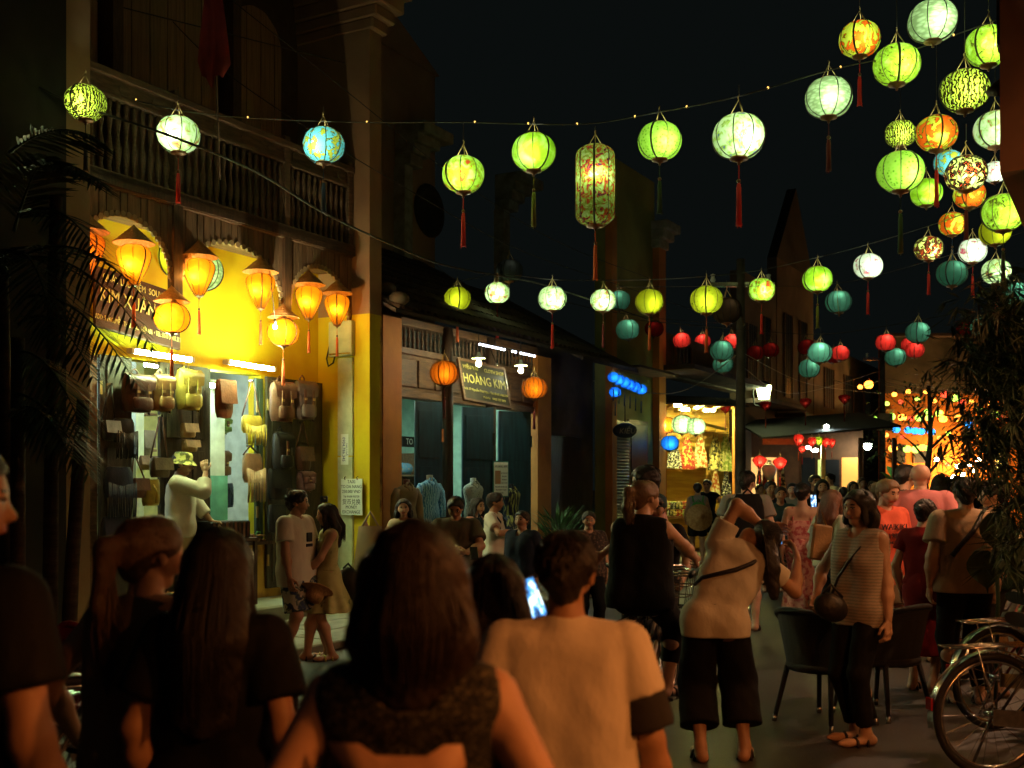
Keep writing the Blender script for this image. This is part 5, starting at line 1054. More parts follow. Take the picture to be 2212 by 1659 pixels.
def ik(a, b, l1, l2, hint):
    d = b - a; L = np.linalg.norm(d); L = min(L, (l1 + l2) * .998); u = nrm(d); b = a + u * L
    x = (l1 * l1 - l2 * l2 + L * L) / (2 * L); h2 = max(0, l1 * l1 - x * x)
    hv = hint - u * (hint @ u); hv = nrm(hv)
    return a + u * x + hv * math.sqrt(h2), b
def rotm(ax, deg):
    return np.array(Matrix.Rotation(R(deg), 3, ax))
N_P = [0]
def person(label, px, Y, H, yaw, top=None, bottom=None, hair='short', hc='black', pose={}, skin='tan', fem=False, vox=.014, fat=1.0, shoes=('sandal', (.03, .02, .015)), group='people in the street', base=0, fine=True, extra=()):
    e = empty('person', (P(px, HY, Y).x, Y, base), -R(yaw)); sc = H / 1.70; e.scale = (sc, sc, sc); tag(e, label, 'person', group)
    g = pose.get; f = fat
    pel = V(*g('pel', (0, 0, .92)))
    TR = rotm('X', -g('pitch', 0)) @ rotm('Y', g('roll', 0)) @ rotm('Z', -g('twist', 0))   # torso lean
    TR2 = rotm('X', -g('pitch', 0) * .5) @ rotm('Y', g('roll', 0) * .5)
    def T(x, y, z): return pel + TR2 @ V(0, 0, .14) + TR @ V(x, y, z - 1.06)
    Lx, Fy, Uz = TR @ V(1, 0, 0), TR @ V(0, 1, 0), TR @ V(0, 0, 1)
    waist, chest, up = T(0, 0, 1.06), T(0, .0, 1.22), T(0, -.01, 1.34); neck = T(0, -.02, 1.43)
    sw = (.158 if fem else .178) * (.6 + .4 * f)
    J = {'ls': T(-sw, -.01, 1.375), 'rs': T(sw, -.01, 1.375), 'pel': pel, 'neck': neck, 'chest': chest}
    HR = TR @ rotm('Z', -g('hyaw', 0)) @ rotm('X', g('hpitch', 0)) @ rotm('Y', g('hroll', 0))
    if g('hlevel'): HR = rotm('Z', -g('hyaw', 0)) @ rotm('X', g('hpitch', 0)) @ rotm('Y', g('hroll', 0))
    hb = neck + Uz * .065 + Fy * .02; hcn = hb + HR @ V(0, .012, .085)
    def Hd(x, y, z): return hcn + HR @ V(x, y, z)
    for s, sg_ in (('l', -1), ('r', 1)):
        tgt = g(s + 'w'); tgt = V(*tgt) if tgt is not None else J[s + 's'] + V(sg_ * .07, .02, -.50)
        hint = V(*g(s + 'eh', (sg_ * .5, -.8, -.3)))
        J[s + 'e'], J[s + 'w'] = ik(J[s + 's'], tgt, .285, .245, hint)
        hipp = pel + V(sg_ * .088, 0, -.03); J[s + 'h'] = hipp
        an = g(s + 'a'); an = V(*an) if an is not None else V(sg_ * .095, -.02, .085)
        J[s + 'k'], J[s + 'a'] = ik(hipp, an, .42, .42, V(*g(s + 'kh', (sg_ * .1, 1, 0))))
        fd = nrm(V(*g(s + 'foot', (sg_ * .2, 1, 0)))); J[s + 't'] = J[s + 'a'] + fd * .15 + V(0, 0, -.055); J[s + 'hl'] = J[s + 'a'] - fd * .045 + V(0, 0, -.05)
        J[s + 'fd'] = fd
    b = []
    def cap(L, a, bb, ra, rb=None, sq=None): L.append((np.asarray(a, float), np.asarray(bb, float), ra, ra if rb is None else rb, sq))
    def torso(L, o, lowz=0):
        wr = (.088 if fem else .105) * f; hr = (.112 if fem else .105) * f
        cap(L, pel - TR2 @ V(.075, 0, 0), pel + TR2 @ V(.075, 0, 0), hr + o, None, (V(0, 1, 0), 1.05))
        cap(L, waist - Lx * .055, waist + Lx * .055, wr + o, None, (Fy, 1.1)); m_ = T(0, 0, 1.14); cap(L, m_ - Lx * .06, m_ + Lx * .06, wr + .006 + o, None, (Fy, 1.1))
        cap(L, chest - Lx * .075, chest + Lx * .075, (.098 if fem else .11) * f + o, None, (Fy, 1.12)); cap(L, up - Lx * .095, up + Lx * .095, .078 * f + o * .9, None, (Fy, 1.05))
        cap(L, J['ls'] + Lx * .02, J['rs'] - Lx * .02, .052 + o * .8); cap(L, T(0, -.02, 1.38), neck, .075 + o * .5, .05 + o * .3)
        if fem:
            for sg_ in (-1, 1): q = T(sg_ * .070, .078, 1.235); cap(L, q, q, .050 + o)
    torso(b, 0)
    for s, sg_ in (('l', -1), ('r', 1)):
        cap(b, J[s + 's'], J[s + 'e'], .048 * f, .037 * f); cap(b, J[s + 'e'], J[s + 'e'] * .65 + J[s + 'w'] * .35, .037 * f, .039 * f); cap(b, J[s + 'e'] * .65 + J[s + 'w'] * .35, J[s + 'w'], .039 * f, .025)
        cap(b, J[s + 'h'], J[s + 'k'], .083 * f, .052 * f); kk = J[s + 'k'] * .68 + J[s + 'a'] * .32 + V(0, -.015, 0); cap(b, J[s + 'k'], kk, .05 * f, .053 * f); cap(b, kk, J[s + 'a'], .053 * f, .034)
        cap(b, J[s + 'a'], J[s + 'hl'], .034, .03); cap(b, J[s + 'hl'], J[s + 't'], .032, .028, (V(0, 0, 1), 1.15)); cap(b, J[s + 't'], J[s + 't'] + J[s + 'fd'] * .05, .03, .02, (V(0, 0, 1), 1.3))
    cap(b, neck - Uz * .03, hb + Uz * .02, .055 * (f * .5 + .5), .052)
    hd = []
    cap(hd, Hd(0, -.028, .03), Hd(0, .022, .03), .079, .077); cap(hd, Hd(0, .03, -.02), Hd(0, .045, -.078), .06, .034); cap(hd, Hd(-.012, .035, -.005), Hd(.012, .035, -.005), .062); cap(hd, Hd(0, .09, .002), Hd(0, .104, -.026), .009, .0145)
    for sg_ in (-1, 1):
        cap(hd, Hd(sg_ * .078, -.008, .012), Hd(sg_ * .076, -.004, -.02), .018, .012, (HR @ V(1, 0, 0), 1.6)); cap(hd, Hd(sg_ * .008, .09, -.03), Hd(sg_ * .014, .088, -.031), .008)
        cap(hd, Hd(sg_ * .043, .06, -.02), Hd(sg_ * .035, .065, -.035), .026)
    cap(hd, Hd(-.016, .087, -.056), Hd(.016, .087, -.056), .0085); cap(hd, Hd(-.03, .083, .026), Hd(.03, .083, .026), .011)
    cap(hd, Hd(0, -.02, -.05), hb - Uz * .02, .052, .052)
    sock = []; [cap(sock, Hd(s_ * .032, .108, .006), Hd(s_ * .032, .108, .006), .0165) for s_ in (-1, 1)]
    eyes = []; [cap(eyes, Hd(s_ * .031, .078, .006), Hd(s_ * .031, .078, .006), .0125) for s_ in (-1, 1)]
    def hand(s):
        q = []; w = J[s + 'w']; d = nrm(w - J[s + 'e']); hd_ = g(s + 'hd')
        if hd_ is not None: d = nrm(V(*hd_))
        sg_ = -1 if s == 'l' else 1; pn = V(*g(s + 'pn', (-sg_, .15, 0))); pn = nrm(pn - d * (pn @ d)); lt = np.cross(d, pn)
        if lt @ V(0, 1, 0) < 0 and abs(lt[1]) > .3: lt = -lt
        cu = g(s + 'cu', 28)
        cap(q, w - d * .03, w + d * .03, .026, .030, (pn, 1.5)); cap(q, w + d * .03 + lt * .018, w + d * .085 + lt * .024, .022, .02, (pn, 1.5)); cap(q, w + d * .03 - lt * .014, w + d * .08 - lt * .022, .022, .018, (pn, 1.5))
        for k, (o_, L_) in enumerate(((.033, .07), (.011, .08), (-.011, .074), (-.032, .058))):
            a = w + d * .09 + lt * o_; d1 = nrm(d * math.cos(R(cu)) + pn * math.sin(R(cu))); d2 = nrm(d * math.cos(R(cu * 2.4)) + pn * math.sin(R(cu * 2.4)))
            m_ = a + d1 * L_ * .52; cap(q, a - d * .012, m_, .0095, .0085); cap(q, m_, m_ + d2 * L_ * .5, .0085, .007)
        a = w + d * .03 + lt * .03 + pn * .008; m_ = a + nrm(d * .7 + lt * .65 + pn * .3) * .045; cap(q, a, m_, .013, .0105); cap(q, m_, m_ + nrm(d + pn * .4 + lt * .1) * .035, .0105, .008)
        return q
    hv = fine and vox <= .02
    Vs, Fs, mi = [], [], []
    def put(gr, h):
        v_, f_ = field(gr, h); o_ = sum(len(x) for x in Vs); Vs.append(v_); Fs.append(f_ + o_); return v_, f_
    put([dict(p=b, k=.035)], vox); nb_ = len(Fs[-1])
    hh = max(.0055, vox * .5) if fine else vox * .75
    v_, f_ = put([dict(p=hd, sub=sock, k=.014), dict(p=eyes, k=.001)], hh)
    ctr = (v_[f_].mean(1) - hcn) @ HR; mh = np.zeros(len(f_), int)
    ax_ = np.abs(ctr[:, 0]); yy, zz = ctr[:, 1], ctr[:, 2]
    mh[(np.abs(ax_ - .031) < .013) & (np.abs(zz - .006) < .0048) & (yy > .068)] = 3
    mh[(np.abs(ax_ - .031) < .0065) & (np.abs(zz - .006) < .006) & (yy > .068)] = 1
    mh[(np.abs(ax_ - .031) < .015) & (np.abs(zz - .0125) < .0028) & (yy > .068)] = 1
    mh[(ax_ > .014) & (ax_ < .046) & (np.abs(zz - .030) < .0042) & (yy > .055)] = 1
    mh[(ax_ < .024) & (np.abs(zz + .056) < .0085) & (yy > .078)] = 2
    mi = [np.zeros(nb_, int), mh]
    if g('hands', True):
        for s in 'lr':
            q = hand(s)
            if hv: a_, c_ = put([dict(p=q, k=.008)], .0058 if vox < .015 else .008); mi.append(np.zeros(len(c_), int))
    link('body', np_mesh('body', np.concatenate(Vs), np.concatenate(Fs), [SKIN[skin], EYE, LIP, EYEW], np.concatenate(mi)), e)
    # ---- clothes
    def cloth(name, groups, m, h=None):
        v_, f_ = field(groups, h or vox * .95)
        if len(v_): return link(name, np_mesh(name, v_, f_, [m]), e)
    def sleeve(s, fr_, o, flare=.012):
        a, m_, w = J[s + 's'], J[s + 'e'], J[s + 'w']; q = []
        if fr_ <= 1: en = a + (m_ - a) * fr_; cap(q, a, a + (m_ - a) * min(1, fr_ + .2), .05 * f + o, .048 * f + o + flare); nm = nrm(m_ - a)
        else: en = m_ + (w - m_) * (fr_ - 1); cap(q, a, m_, .05 * f + o, .042 * f + o); cap(q, m_, w, .042 * f + o, .034 + o); nm = nrm(w - m_)
        return dict(p=q, clip=[(en, nm)], k=.02)
    if top:
        t = dict(top); o = t.get('o', .016); m = t['m']; q = []; torso(q, o)
        hem = t.get('hem', .86)
        if hem < .92 or t.get('box'):
            zl = pel + V(0, 0, hem - .92); wd = t.get('wide', .075); cap(q, pel - TR2 @ V(wd, 0, 0), zl - V(wd, 0, 0), .112 * f + o, .116 * f + o, (V(0, 1, 0), 1.1)); cap(q, pel + TR2 @ V(wd, 0, 0), zl + V(wd, 0, 0), .112 * f + o, .116 * f + o, (V(0, 1, 0), 1.1))
        if t.get('box'):
            for sg_ in (-1, 1): cap(q, T(sg_ * .085, 0, 1.28), pel + TR2 @ V(sg_ * .085, 0, 0), .098 * f + o, .11 * f + o, (Fy, 1.1))
        if t.get('belly'): cap(q, T(0, .05, 1.06), T(0, .04, 1.12), t['belly'], t['belly'])
        nr = t.get('neck', .062); nk = neck + Uz * (.035 + t.get('nup', 0)) + Fy * t.get('nf', .03); subs = []; cap(subs, nk, nk + Fy * t.get('vn', .02) - Uz * t.get('vd', 0), nr, nr * .9)
        cl = [(pel + V(0, 0, hem - .92), V(0, 0, -1))]
        if 'zmax' in t: cl.append((T(0, 0, t['zmax']), Uz))
        grp = [dict(p=q, sub=subs, clip=cl, k=.05, noise=(t.get('fold', .0016), 21))]
        sl = t.get('sl', .62)
        if sl > 0: grp += [sleeve(s, sl, o + t.get('so', .004), t.get('flare', .012)) for s in 'lr']
        elif 'zmax' not in t:                                           # cut armholes
            for s, sg_ in (('l', -1), ('r', 1)): cap(subs, J[s + 's'] + Lx * sg_ * .05 - Uz * .03, J[s + 's'] + Lx * sg_ * .07 + Uz * .05, .062)
        cloth(t.get('name', 'shirt'), grp, m)
        if 'cuff' in t:
            for s in 'lr': d_ = sleeve(s, sl + t.get('cl', .28), o + .002, .014); st = J[s + 's'] + (J[s + 'e'] - J[s + 's']) * (sl - .01); d_['clip'].append((st, -nrm(J[s + 'e'] - J[s + 's']))); cloth('sleeve_cuff', [d_], t['cuff'])
    if bottom:
        t = dict(bottom); m = t['m']; o = t.get('o', .016)
        if t['kind'] == 'skirt':
            zt = pel + TR2 @ V(0, 0, t.get('top', .14)); zh = V(pel[0], pel[1] + t.get('dy', 0), t['hem']); q = []; cap(q, zt, pel, .095 * f + o, .125 * f + o, (V(0, 1, 0), 1.12)); cap(q, pel, zh, .13 * f + o, t['r'], (V(0, 1, 0), 1.12))
            for sg_ in (-1, 1): cap(q, pel + V(sg_ * .06, 0, -.02), pel + V(sg_ * .06, 0, -.05), .115 * f + o)
            cloth('skirt', [dict(p=q, clip=[(zh + V(0, 0, .03), V(0, 0, -1)), (zt, TR2 @ V(0, 0, 1))], k=.05, fold=(pel[0], pel[1], t.get('nf', 9), t.get('amp', .014), pel[2] - .05, t['hem']))], m)
        else:
            grp = []; q = []; cap(q, pel - V(.07, 0, 0), pel + V(.07, 0, 0), .106 * f + o, None, (V(0, 1, 0), 1.05)); cap(q, pel - TR2 @ V(.05, 0, -.09), pel + TR2 @ V(.05, 0, .09), .10 * f + o, None, (V(0, 1, 0), 1.1)); grp.append(dict(p=q, clip=[(pel + TR2 @ V(0, 0, .1), TR2 @ V(0, 0, 1))], k=.03)); ln = t.get('len', 1.9); wd = t.get('wide', 0)
            for s in 'lr':
                q = []; h_, k_, a_ = J[s + 'h'], J[s + 'k'], J[s + 'a']; cap(q, h_ + V(0, 0, .03), k_, .09 * f + o, .056 * f + o + wd)
                if ln > 1: cap(q, k_, a_, .056 * f + o + wd, .04 + o + wd * t.get('wend', 1.3)); en = k_ + (a_ - k_) * (ln - 1); nm = nrm(a_ - k_)
                else: en = h_ + (k_ - h_) * ln; nm = nrm(k_ - h_); cap(q, h_, k_, .09 * f + o, .07 * f + o + wd)
                grp.append(dict(p=q, clip=[(en, nm)], k=.03, noise=(.0025, 22)))
            cloth(t.get('name', 'trousers'), grp, m)
    # ---- shoes
    if shoes and g('feet', True):
        smat = mat('shoe_%.2f_%.2f_%.2f' % shoes[1], shoes[1], .6)
        for s in 'lr':
            mm = MB(); fd = J[s + 'fd']; lt = V(fd[1], -fd[0], 0); lt = nrm(lt); c0 = J[s + 'hl']; zb = J[s + 't'][2] - .032
            pts = [(-.045, .028), (-.02, .04), (.06, .040), (.14, .046), (.2, .044), (.235, .028)]
            up_ = [c0 + fd * a + lt * w + V(0, 0, -c0[2] + zb) for a, w in pts] + [c0 + fd * a - lt * w + V(0, 0, -c0[2] + zb) for a, w in reversed(pts)]
            n_ = len(up_); mm.add([tuple(p) for p in up_] + [tuple(p - V(0, 0, .018)) for p in up_], [list(range(n_)), list(range(2 * n_ - 1, n_ - 1, -1))] + [(i, i + n_, (i + 1) % n_ + n_, (i + 1) % n_) for i in range(n_)])
            if shoes[0] == 'sandal':
                for a in (.05, .13): mm.tube([tuple(c0 + fd * a + lt * w + V(0, 0, z + zb - c0[2])) for w, z in ((-.042, -.005), (-.03, .045), (0, .062), (.03, .045), (.042, -.005))], .011, 6)
            else:
                q = []; cap(q, J[s + 'hl'] , J[s + 't'] + fd * .03, .042, .036, (V(0, 0, 1), 1.1)); cap(q, J[s + 'a'] - V(0, 0, .03), J[s + 'hl'], .045, .04); v_, f_ = field([dict(p=q, clip=[(J[s + 'a'] , V(0, 0, 1))], k=.02)], .012); mm.smooth = True; mm.add([tuple(x) for x in v_], [tuple(x) for x in f_])
            mm.build('shoe', smat, e)
    # ---- hair
    hm = HAIR[hc]; q = []; sub = []; dn = g('hairdn'); dn = V(*dn) if dn is not None else V(0, 0, -1.)
    bk = HR @ V(0, -1, 0); rt = HR @ V(1, 0, 0); hl = pose.get('hlen', .34)
    if hair != 'bald':
        cap(q, Hd(0, -.032, .038), Hd(0, .02, .046), .088, .086)
        cap(sub, Hd(0, .15, -.03), Hd(0, .10, .0), .09, .07); cap(sub, Hd(0, .13, -.15), Hd(0, .05, -.12), .09)
        for x_ in ((-.045, .05, .012) if hair in ('short', 'crop') else (.004,)): cap(sub, Hd(x_, .12, .05), Hd(x_ * .8, .100, .038), .026)
        if hair in ('short', 'pony', 'bun', 'crop'):
            cap(q, Hd(0, -.06, -.01), Hd(0, -.055, -.035), .062, .05)
            for sg_ in (-1, 1):
                cap(q, Hd(sg_ * .06, .02, .03), Hd(sg_ * .066, -.01, .01), .026); cap(sub, Hd(sg_ * .11, .0, -.05), Hd(sg_ * .1, -.02, -.03), .042)
        if hair == 'pony':
            a = Hd(0, -.105, .05); p1 = a + bk * .05 + V(0, 0, -.02); p2 = p1 + dn * hl * .45 + bk * .015; p3 = p1 + dn * hl; cap(q, a, p1, .026, .032); cap(q, p1, p2, .036, .034); cap(q, p2, p3, .034, .012)
        if hair == 'bun': a = Hd(0, -.115, .03); cap(q, a, a + rt * .01, .042)
        if hair in ('long', 'bob'):
            wid = .05 if hair == 'long' else .046
            for x in (-1, -.5, 0, .5, 1):
                a = Hd(x * .06, -.055 + .03 * abs(x), .03); ob = g('hback', .075 if hl > .3 else .02); en = a + dn * hl * (1 - .06 * abs(x) * (hair == 'long')) + rt * x * (.012 if hair == 'bob' else .015) + bk * ob; md = a * .5 + en * .5 + rt * x * .012 + bk * ob * .45; cap(q, a, md, .048, wid); cap(q, md, en, wid, wid * (.9 if hair == 'bob' else .6))
            for x in (-1, 1): a = Hd(x * .07, .03, .03); cap(q, a, a + dn * hl * .6 + rt * x * .012, .03, .026)
        cl = [(hcn + dn * (hl * .93), dn)] if hair == 'bob' else []
        hh_ = max(.007, vox * .75)
        v_, f_ = field([dict(p=q, sub=sub, clip=cl, k=.022, noise=(.0014 if hair == 'pony' else .0026 if hair in ('long', 'bob') else .0042, 95))], hh_)
        hs_ = link('hair', np_mesh('hair', v_, f_, [hm]), e)
        if vox < .0147 and fine:                    # strands over the mass
            st = MB(); rnd = random.Random(len(label)); ob = g('hback', .075 if hl > .3 else .02); sr = .0016 if vox < .0125 else .0022
            for k in range(520 if vox < .0125 else 220):
                ph = rnd.uniform(-1.9, 1.9); sn, cs = math.sin(ph), math.cos(ph); q_ = rnd.uniform(.985, 1.05)
                def sk(el, rr=1.0): return Hd(.0885 * sn * math.cos(el) * q_ * rr, -.012 - (.0885 + .022 * (cs > 0)) * cs * math.cos(el) * q_ * rr, .042 + .09 * math.sin(el) * q_)
                if hair in ('long', 'bob'):
                    p2 = sk(-.35, 1.12); en = p2 + dn * (hl - .055) * rnd.uniform(.72, 1.04) + rt * sn * rnd.uniform(-.02, .018) + bk * ob * max(0, cs); pts = [sk(1.45), sk(.8), sk(.2), p2, p2 * .5 + en * .5 + rt * sn * .022 + bk * ob * .5 * max(0, cs), en]
                elif hair in ('pony', 'bun') and k % 2:
                    tie = Hd(0, -.105, .045); pts = [sk(rnd.uniform(-.3, 1.2)), None, tie]; pts[1] = (pts[0] + tie) / 2 + (pts[0] + tie - 2 * hcn) * .03
                elif hair == 'pony':
                    a = Hd(rnd.gauss(0, .012), -.15, .03 + rnd.gauss(0, .012)); en = a + dn * hl * rnd.uniform(.7, 1.12) + rt * rnd.gauss(0, .018) + bk * rnd.gauss(0, .015); pts = [Hd(0, -.11, .05), a, a * .5 + en * .5 + rt * rnd.gauss(0, .022) + bk * rnd.gauss(.008, .015), en]
                else:
                    if abs(ph) > 2.2: continue
                    el = rnd.uniform(-.75, 1.4) if cs > .2 else rnd.uniform(.0, 1.4); pts = [sk(el), sk(el - .14, 1.03), sk(el - .28, 1.07 if cs > 0 else 1.03)]
                st.tube([tuple(p) for p in pts], [sr] * (len(pts) - 1) + [sr * .4], 3, False)
            st.build('strand_mass', hm, hs_)['kind'] = 'stuff'
    for fn in extra: fn(e, J, Hd, HR, T, V)
    N_P[0] += 1
    return e, J, Hd
def band(e, pts, r, m, name='strap', flat=None):
    return MB().tube([tuple(p) for p in pts], r, 6).build(name, m, e)
# ------------------------------------------------------------------ cloth materials
def clothm(name, c, c2=None, scale=14, rough=.85): return mat('cloth_' + name, c, rough, c2 or tuple(x * .92 for x in c), scale, .55, bscale=11, spec=.12, stretch=(1, 1, .55))
C_ = dict(white=(.72, .66, .54), cream=(.60, .55, .42), black=(.010, .010, .010), navy=(.018, .024, .04), grey=(.24, .22, .19), pink=(.55, .20, .20), red=(.20, .012, .012), orange=(.72, .13, .07), beige=(.42, .31, .20), tan=(.28, .20, .13), olive=(.09, .08, .05), jean=(.05, .06, .08), dkgreen=(.02, .05, .035), khaki=(.35, .27, .16), char=(.035, .033, .032), rose=(.45, .22, .19), teal=(.03, .06, .07), brown=(.10, .06, .04))
CL = {k: clothm(k, c) for k, c in C_.items()}
FLORAL_SH = patt('shorts_floral', 'noise', 13, [(.44, (.03, .05, .12)), (.50, (.10, .14, .10)), (.55, (.50, .50, .42))], dist=.6)
FLORAL_DR = patt('dress_yellow', 'noise', 7, [(.30, (.10, .11, .04)), (.38, (.44, .42, .16)), (.6, (.54, .52, .22))], dist=.4)
FLORAL_PK = patt('dress_pink', 'noise', 20, [(.42, (.42, .08, .08)), (.54, (.62, .30, .24))])
STRIPE = patt('top_stripes', 'stripe', 15, [(.2, (.46, .40, .32)), (.45, (.44, .22, .14)), (.6, (.42, .38, .30)), (.85, (.28, .28, .23))], dist=2)
DOTS = patt('top_dotted', 'noise', 130, [(.53, (.008, .009, .009)), (.60, (.10, .095, .07)), (.7, (.2, .17, .1))], dist=1.5)
DOTR = patt('blouse_dark', 'noise', 30, [(.5, (.03, .02, .016)), (.6, (.12, .08, .06))])
HAWAII = patt('shirt_pink_floral', 'noise', 9, [(.42, (.35, .12, .12)), (.55, (.55, .30, .26))])
def hgt(top, Y): return CZ + (HY - top) * Y / FPX
def wpt(e, p):
    M_ = Matrix.LocRotScale(e.location, e.rotation_euler, e.scale); return M_ @ Vector(tuple(p))
def strap_fn(m, pts, r=.013, nm='strap'):
    def fn(e, J, Hd, HR, T, V):
        MB().tube([tuple(T(*p)) for p in pts], r, 6).build(nm, m, e)
    return fn
def backpack(e, T, m, label, w=.30, h=.42, col=BLACK, extra=None):
    q = T(0, -.12, 1.36); r = empty('backpack', wpt(e, T(0, -.12, .98)), e.rotation_euler[2]); s = e.scale[0]
    mm = MB(); rows = []
    for i in range(9):
        t = i / 8; k = (1 - .25 * (2 * t - 1) ** 4) * (1 - .12 * t); rows.append([])
        for j in range(17):
            a = 2 * math.pi * j / 16; ca, sa = math.cos(a), math.sin(a); qq = (abs(ca) ** 3 + abs(sa) ** 3) ** (-1 / 3)
            rows[-1].append((w / 2 * ca * qq * k * s, (-.10 + .10 * sa * qq * k * (1.0 - .3 * t)) * s, h * t * s))
    mm.sheet(rows); mm.smooth = True; mm.add(rows[-1][:-1], [list(range(16))]); mm.add(rows[0][:-1], [list(range(15, -1, -1))]); mm.build('body', m, r)
    MB().tube([(-.05 * s, -.08 * s, h * s), (0, -.09 * s, h * s + .05 * s), (.05 * s, -.08 * s, h * s)], .01 * s, 6).build('carry_loop', m, r)
    mm = MB(); mm.bbox(-w * .36 * s, w * .36 * s, -.225 * s, -.16 * s, .04 * s, h * .5 * s, .03 * s); mm.build('front_pocket', m, r)
    inv = Matrix.LocRotScale(r.location, r.rotation_euler, None).inverted()
    for sg in (-1, 1):
        pts = [inv @ wpt(e, T(sg * x, y, z)) for x, y, z in ((.09, -.11, 1.33), (.105, -.06, 1.43), (.115, .03, 1.425), (.125, .11, 1.33), (.13, .10, 1.2), (.14, .0, 1.1), (.13, -.1, 1.04))]
        MB().tube(pts, .019 * s, 6).build('shoulder_strap', m, r)
    return tag(r, label, 'backpack')
def phone(loc, rot, label, lit=True, s=1):
    r = empty('phone', loc); r.rotation_euler = rot
    MB().bbox(-.037 * s, .037 * s, -.004, .004, -.075 * s, .075 * s, .006).build('case', BLACK, r)
    if lit: bx('screen', MATS.get('phone_screen') or screen_mat(), r, -.033 * s, .033 * s, -.0062, -.0045, -.068 * s, .068 * s)
    return tag(r, label, 'phone')
def screen_mat():
    m, N, L = nt('phone_screen'); b = N['Principled BSDF']; c = pattern(N, L, 'noise', 38, [(.40, (.01, .02, .06)), (.5, (.05, .25, .6)), (.58, (.6, .8, .9)), (.7, (.8, .75, .2))], stretch=(1, 1, .6))
    b.inputs['Base Color'].default_value = (0, 0, 0, 1); L.new(c, b.inputs['Emission Color']); b.inputs['Emission Strength'].default_value = 1.4; MATS['phone_screen'] = m; return m
# ------------------------------------------------------------------ foreground: people seen from behind
person('man in black t-shirt with bare arm, cut by the left picture edge', -104, 2.4, 1.70, 25, dict(m=CL['black'], sl=.62, o=.022), dict(kind='pants', m=CL['char']), 'short', 'black', dict(hyaw=48, hands=False, feet=False, rw=(.27, .05, .86)), 'tan', vox=.012, shoes=None, fat=1.12)
person('blonde woman with a loose ponytail and dull sleeveless top', 318, 3.2, hgt(1120, 3.2), 8, dict(m=CL['tan'], sl=0, o=.018, hem=.8, box=1), dict(kind='pants', m=CL['jean']), 'pony', 'dblonde', dict(hyaw=32, hlen=.42, hands=False, feet=False, lw=(-.30, .12, .95), leh=(-1, -.4, 0)), 'fair', True, .012, shoes=None)
def cutouts(e, J, Hd, HR, T, V):
    for x in (-.088, .088): MB().tube([tuple(T(x * 1.1, -.118, 1.33)), tuple(T(x, -.126, 1.27)), tuple(T(x * .75, -.124, 1.2))], [.004, .016, .004], 6).build('back_cutout', SKIN['tan'], e)
    for k in range(5): a = -.5 + k * .25; MB().tube([tuple(T(.02 * math.sin(a), -.128, 1.10)), tuple(T(.10 * math.sin(a * 1.6), -.118, 1.06 + .07 * math.cos(a * 1.6)))], .004, 5).build('lace_strip', SKIN['tan'], e)
person('woman with very long straight black hair in a black t-shirt', 470, 3.0, hgt(1148, 3.0), 6, dict(m=CL['black'], sl=.66, o=.024, flare=.02, hem=.8), dict(kind='pants', m=CL['char']), 'long', 'black', dict(hlen=.50, hands=False, feet=False, hyaw=2), 'tan', True, .012, shoes=None)
def keyhole(e, J, Hd, HR, T, V):
    pts = [(-.125, 1.235), (-.07, 1.205), (0, 1.198), (.06, 1.2), (.115, 1.205), (.07, 1.13), (.03, 1.09), (-.03, 1.08), (-.09, 1.12)]
    g = []
    for i in range(6):
        z = 1.305 - i * .036; w = [.125, .118, .10, .08, .055, .02][i]; x0 = [-.02, -.005, 0, 0, -.005, -.01][i]
        g.append([tuple(T(x0 + (j / 8 - .5) * 2 * w, -.118 - .014 * (1 - ((j / 8 - .5) * 2) ** 2) - (.010 if 0 < i < 5 and 0 < j < 8 else -.02), z - (.02 if i == 0 and 2 < j < 7 else 0))) for j in range(9)])
    MB().sheet(g).build('keyhole_opening', SKIN['fair'], e)
person('woman with brown bob hair in a dark dotted top with open back', 893, 1.95, hgt(1137, 1.95), 4, dict(m=DOTS, sl=0, o=.012, hem=.8, neck=.085, nup=-.02, nf=-.06, vn=.0), dict(kind='pants', m=CL['char']), 'bob', 'brown', dict(hlen=.235, hback=.02, hands=False, feet=False, hyaw=-4, rw=(.30, .06, .95), lw=(-.28, .08, .95)), 'fair', True, .0105, fat=.98, shoes=None, extra=(keyhole,))
e5, J5, _ = person('short dark-haired person in red holding up a glowing phone', 1066, 3.1, hgt(1205, 3.1), 8, dict(m=CL['red'], sl=.6), dict(kind='pants', m=CL['char']), 'long', 'black', dict(hlen=.22, feet=False, rw=(.19, .38, 1.30), reh=(1, -.2, -.8), rhd=(-.2, .3, 1), rpn=(0, -1, 0), rcu=35), 'tan', True, .0125, shoes=None)
phone(P(1147, 1298, 3.45), (R(-12), R(-20), .12), 'phone with a bright colourful screen held up in the crowd', s=1.0)
person('young man in pale t-shirt with dark sleeve cuffs, seen from behind', 1222, 2.9, hgt(1155, 2.9), 5, dict(m=CL['white'], sl=.52, o=.020, hem=.78, cuff=CL['char'], cl=.36, box=1), dict(kind='pants', m=CL['char']), 'short', 'black', dict(hyaw=6, hands=False, feet=False, rw=(.30, .02, .86)), 'tan', vox=.011, shoes=None)
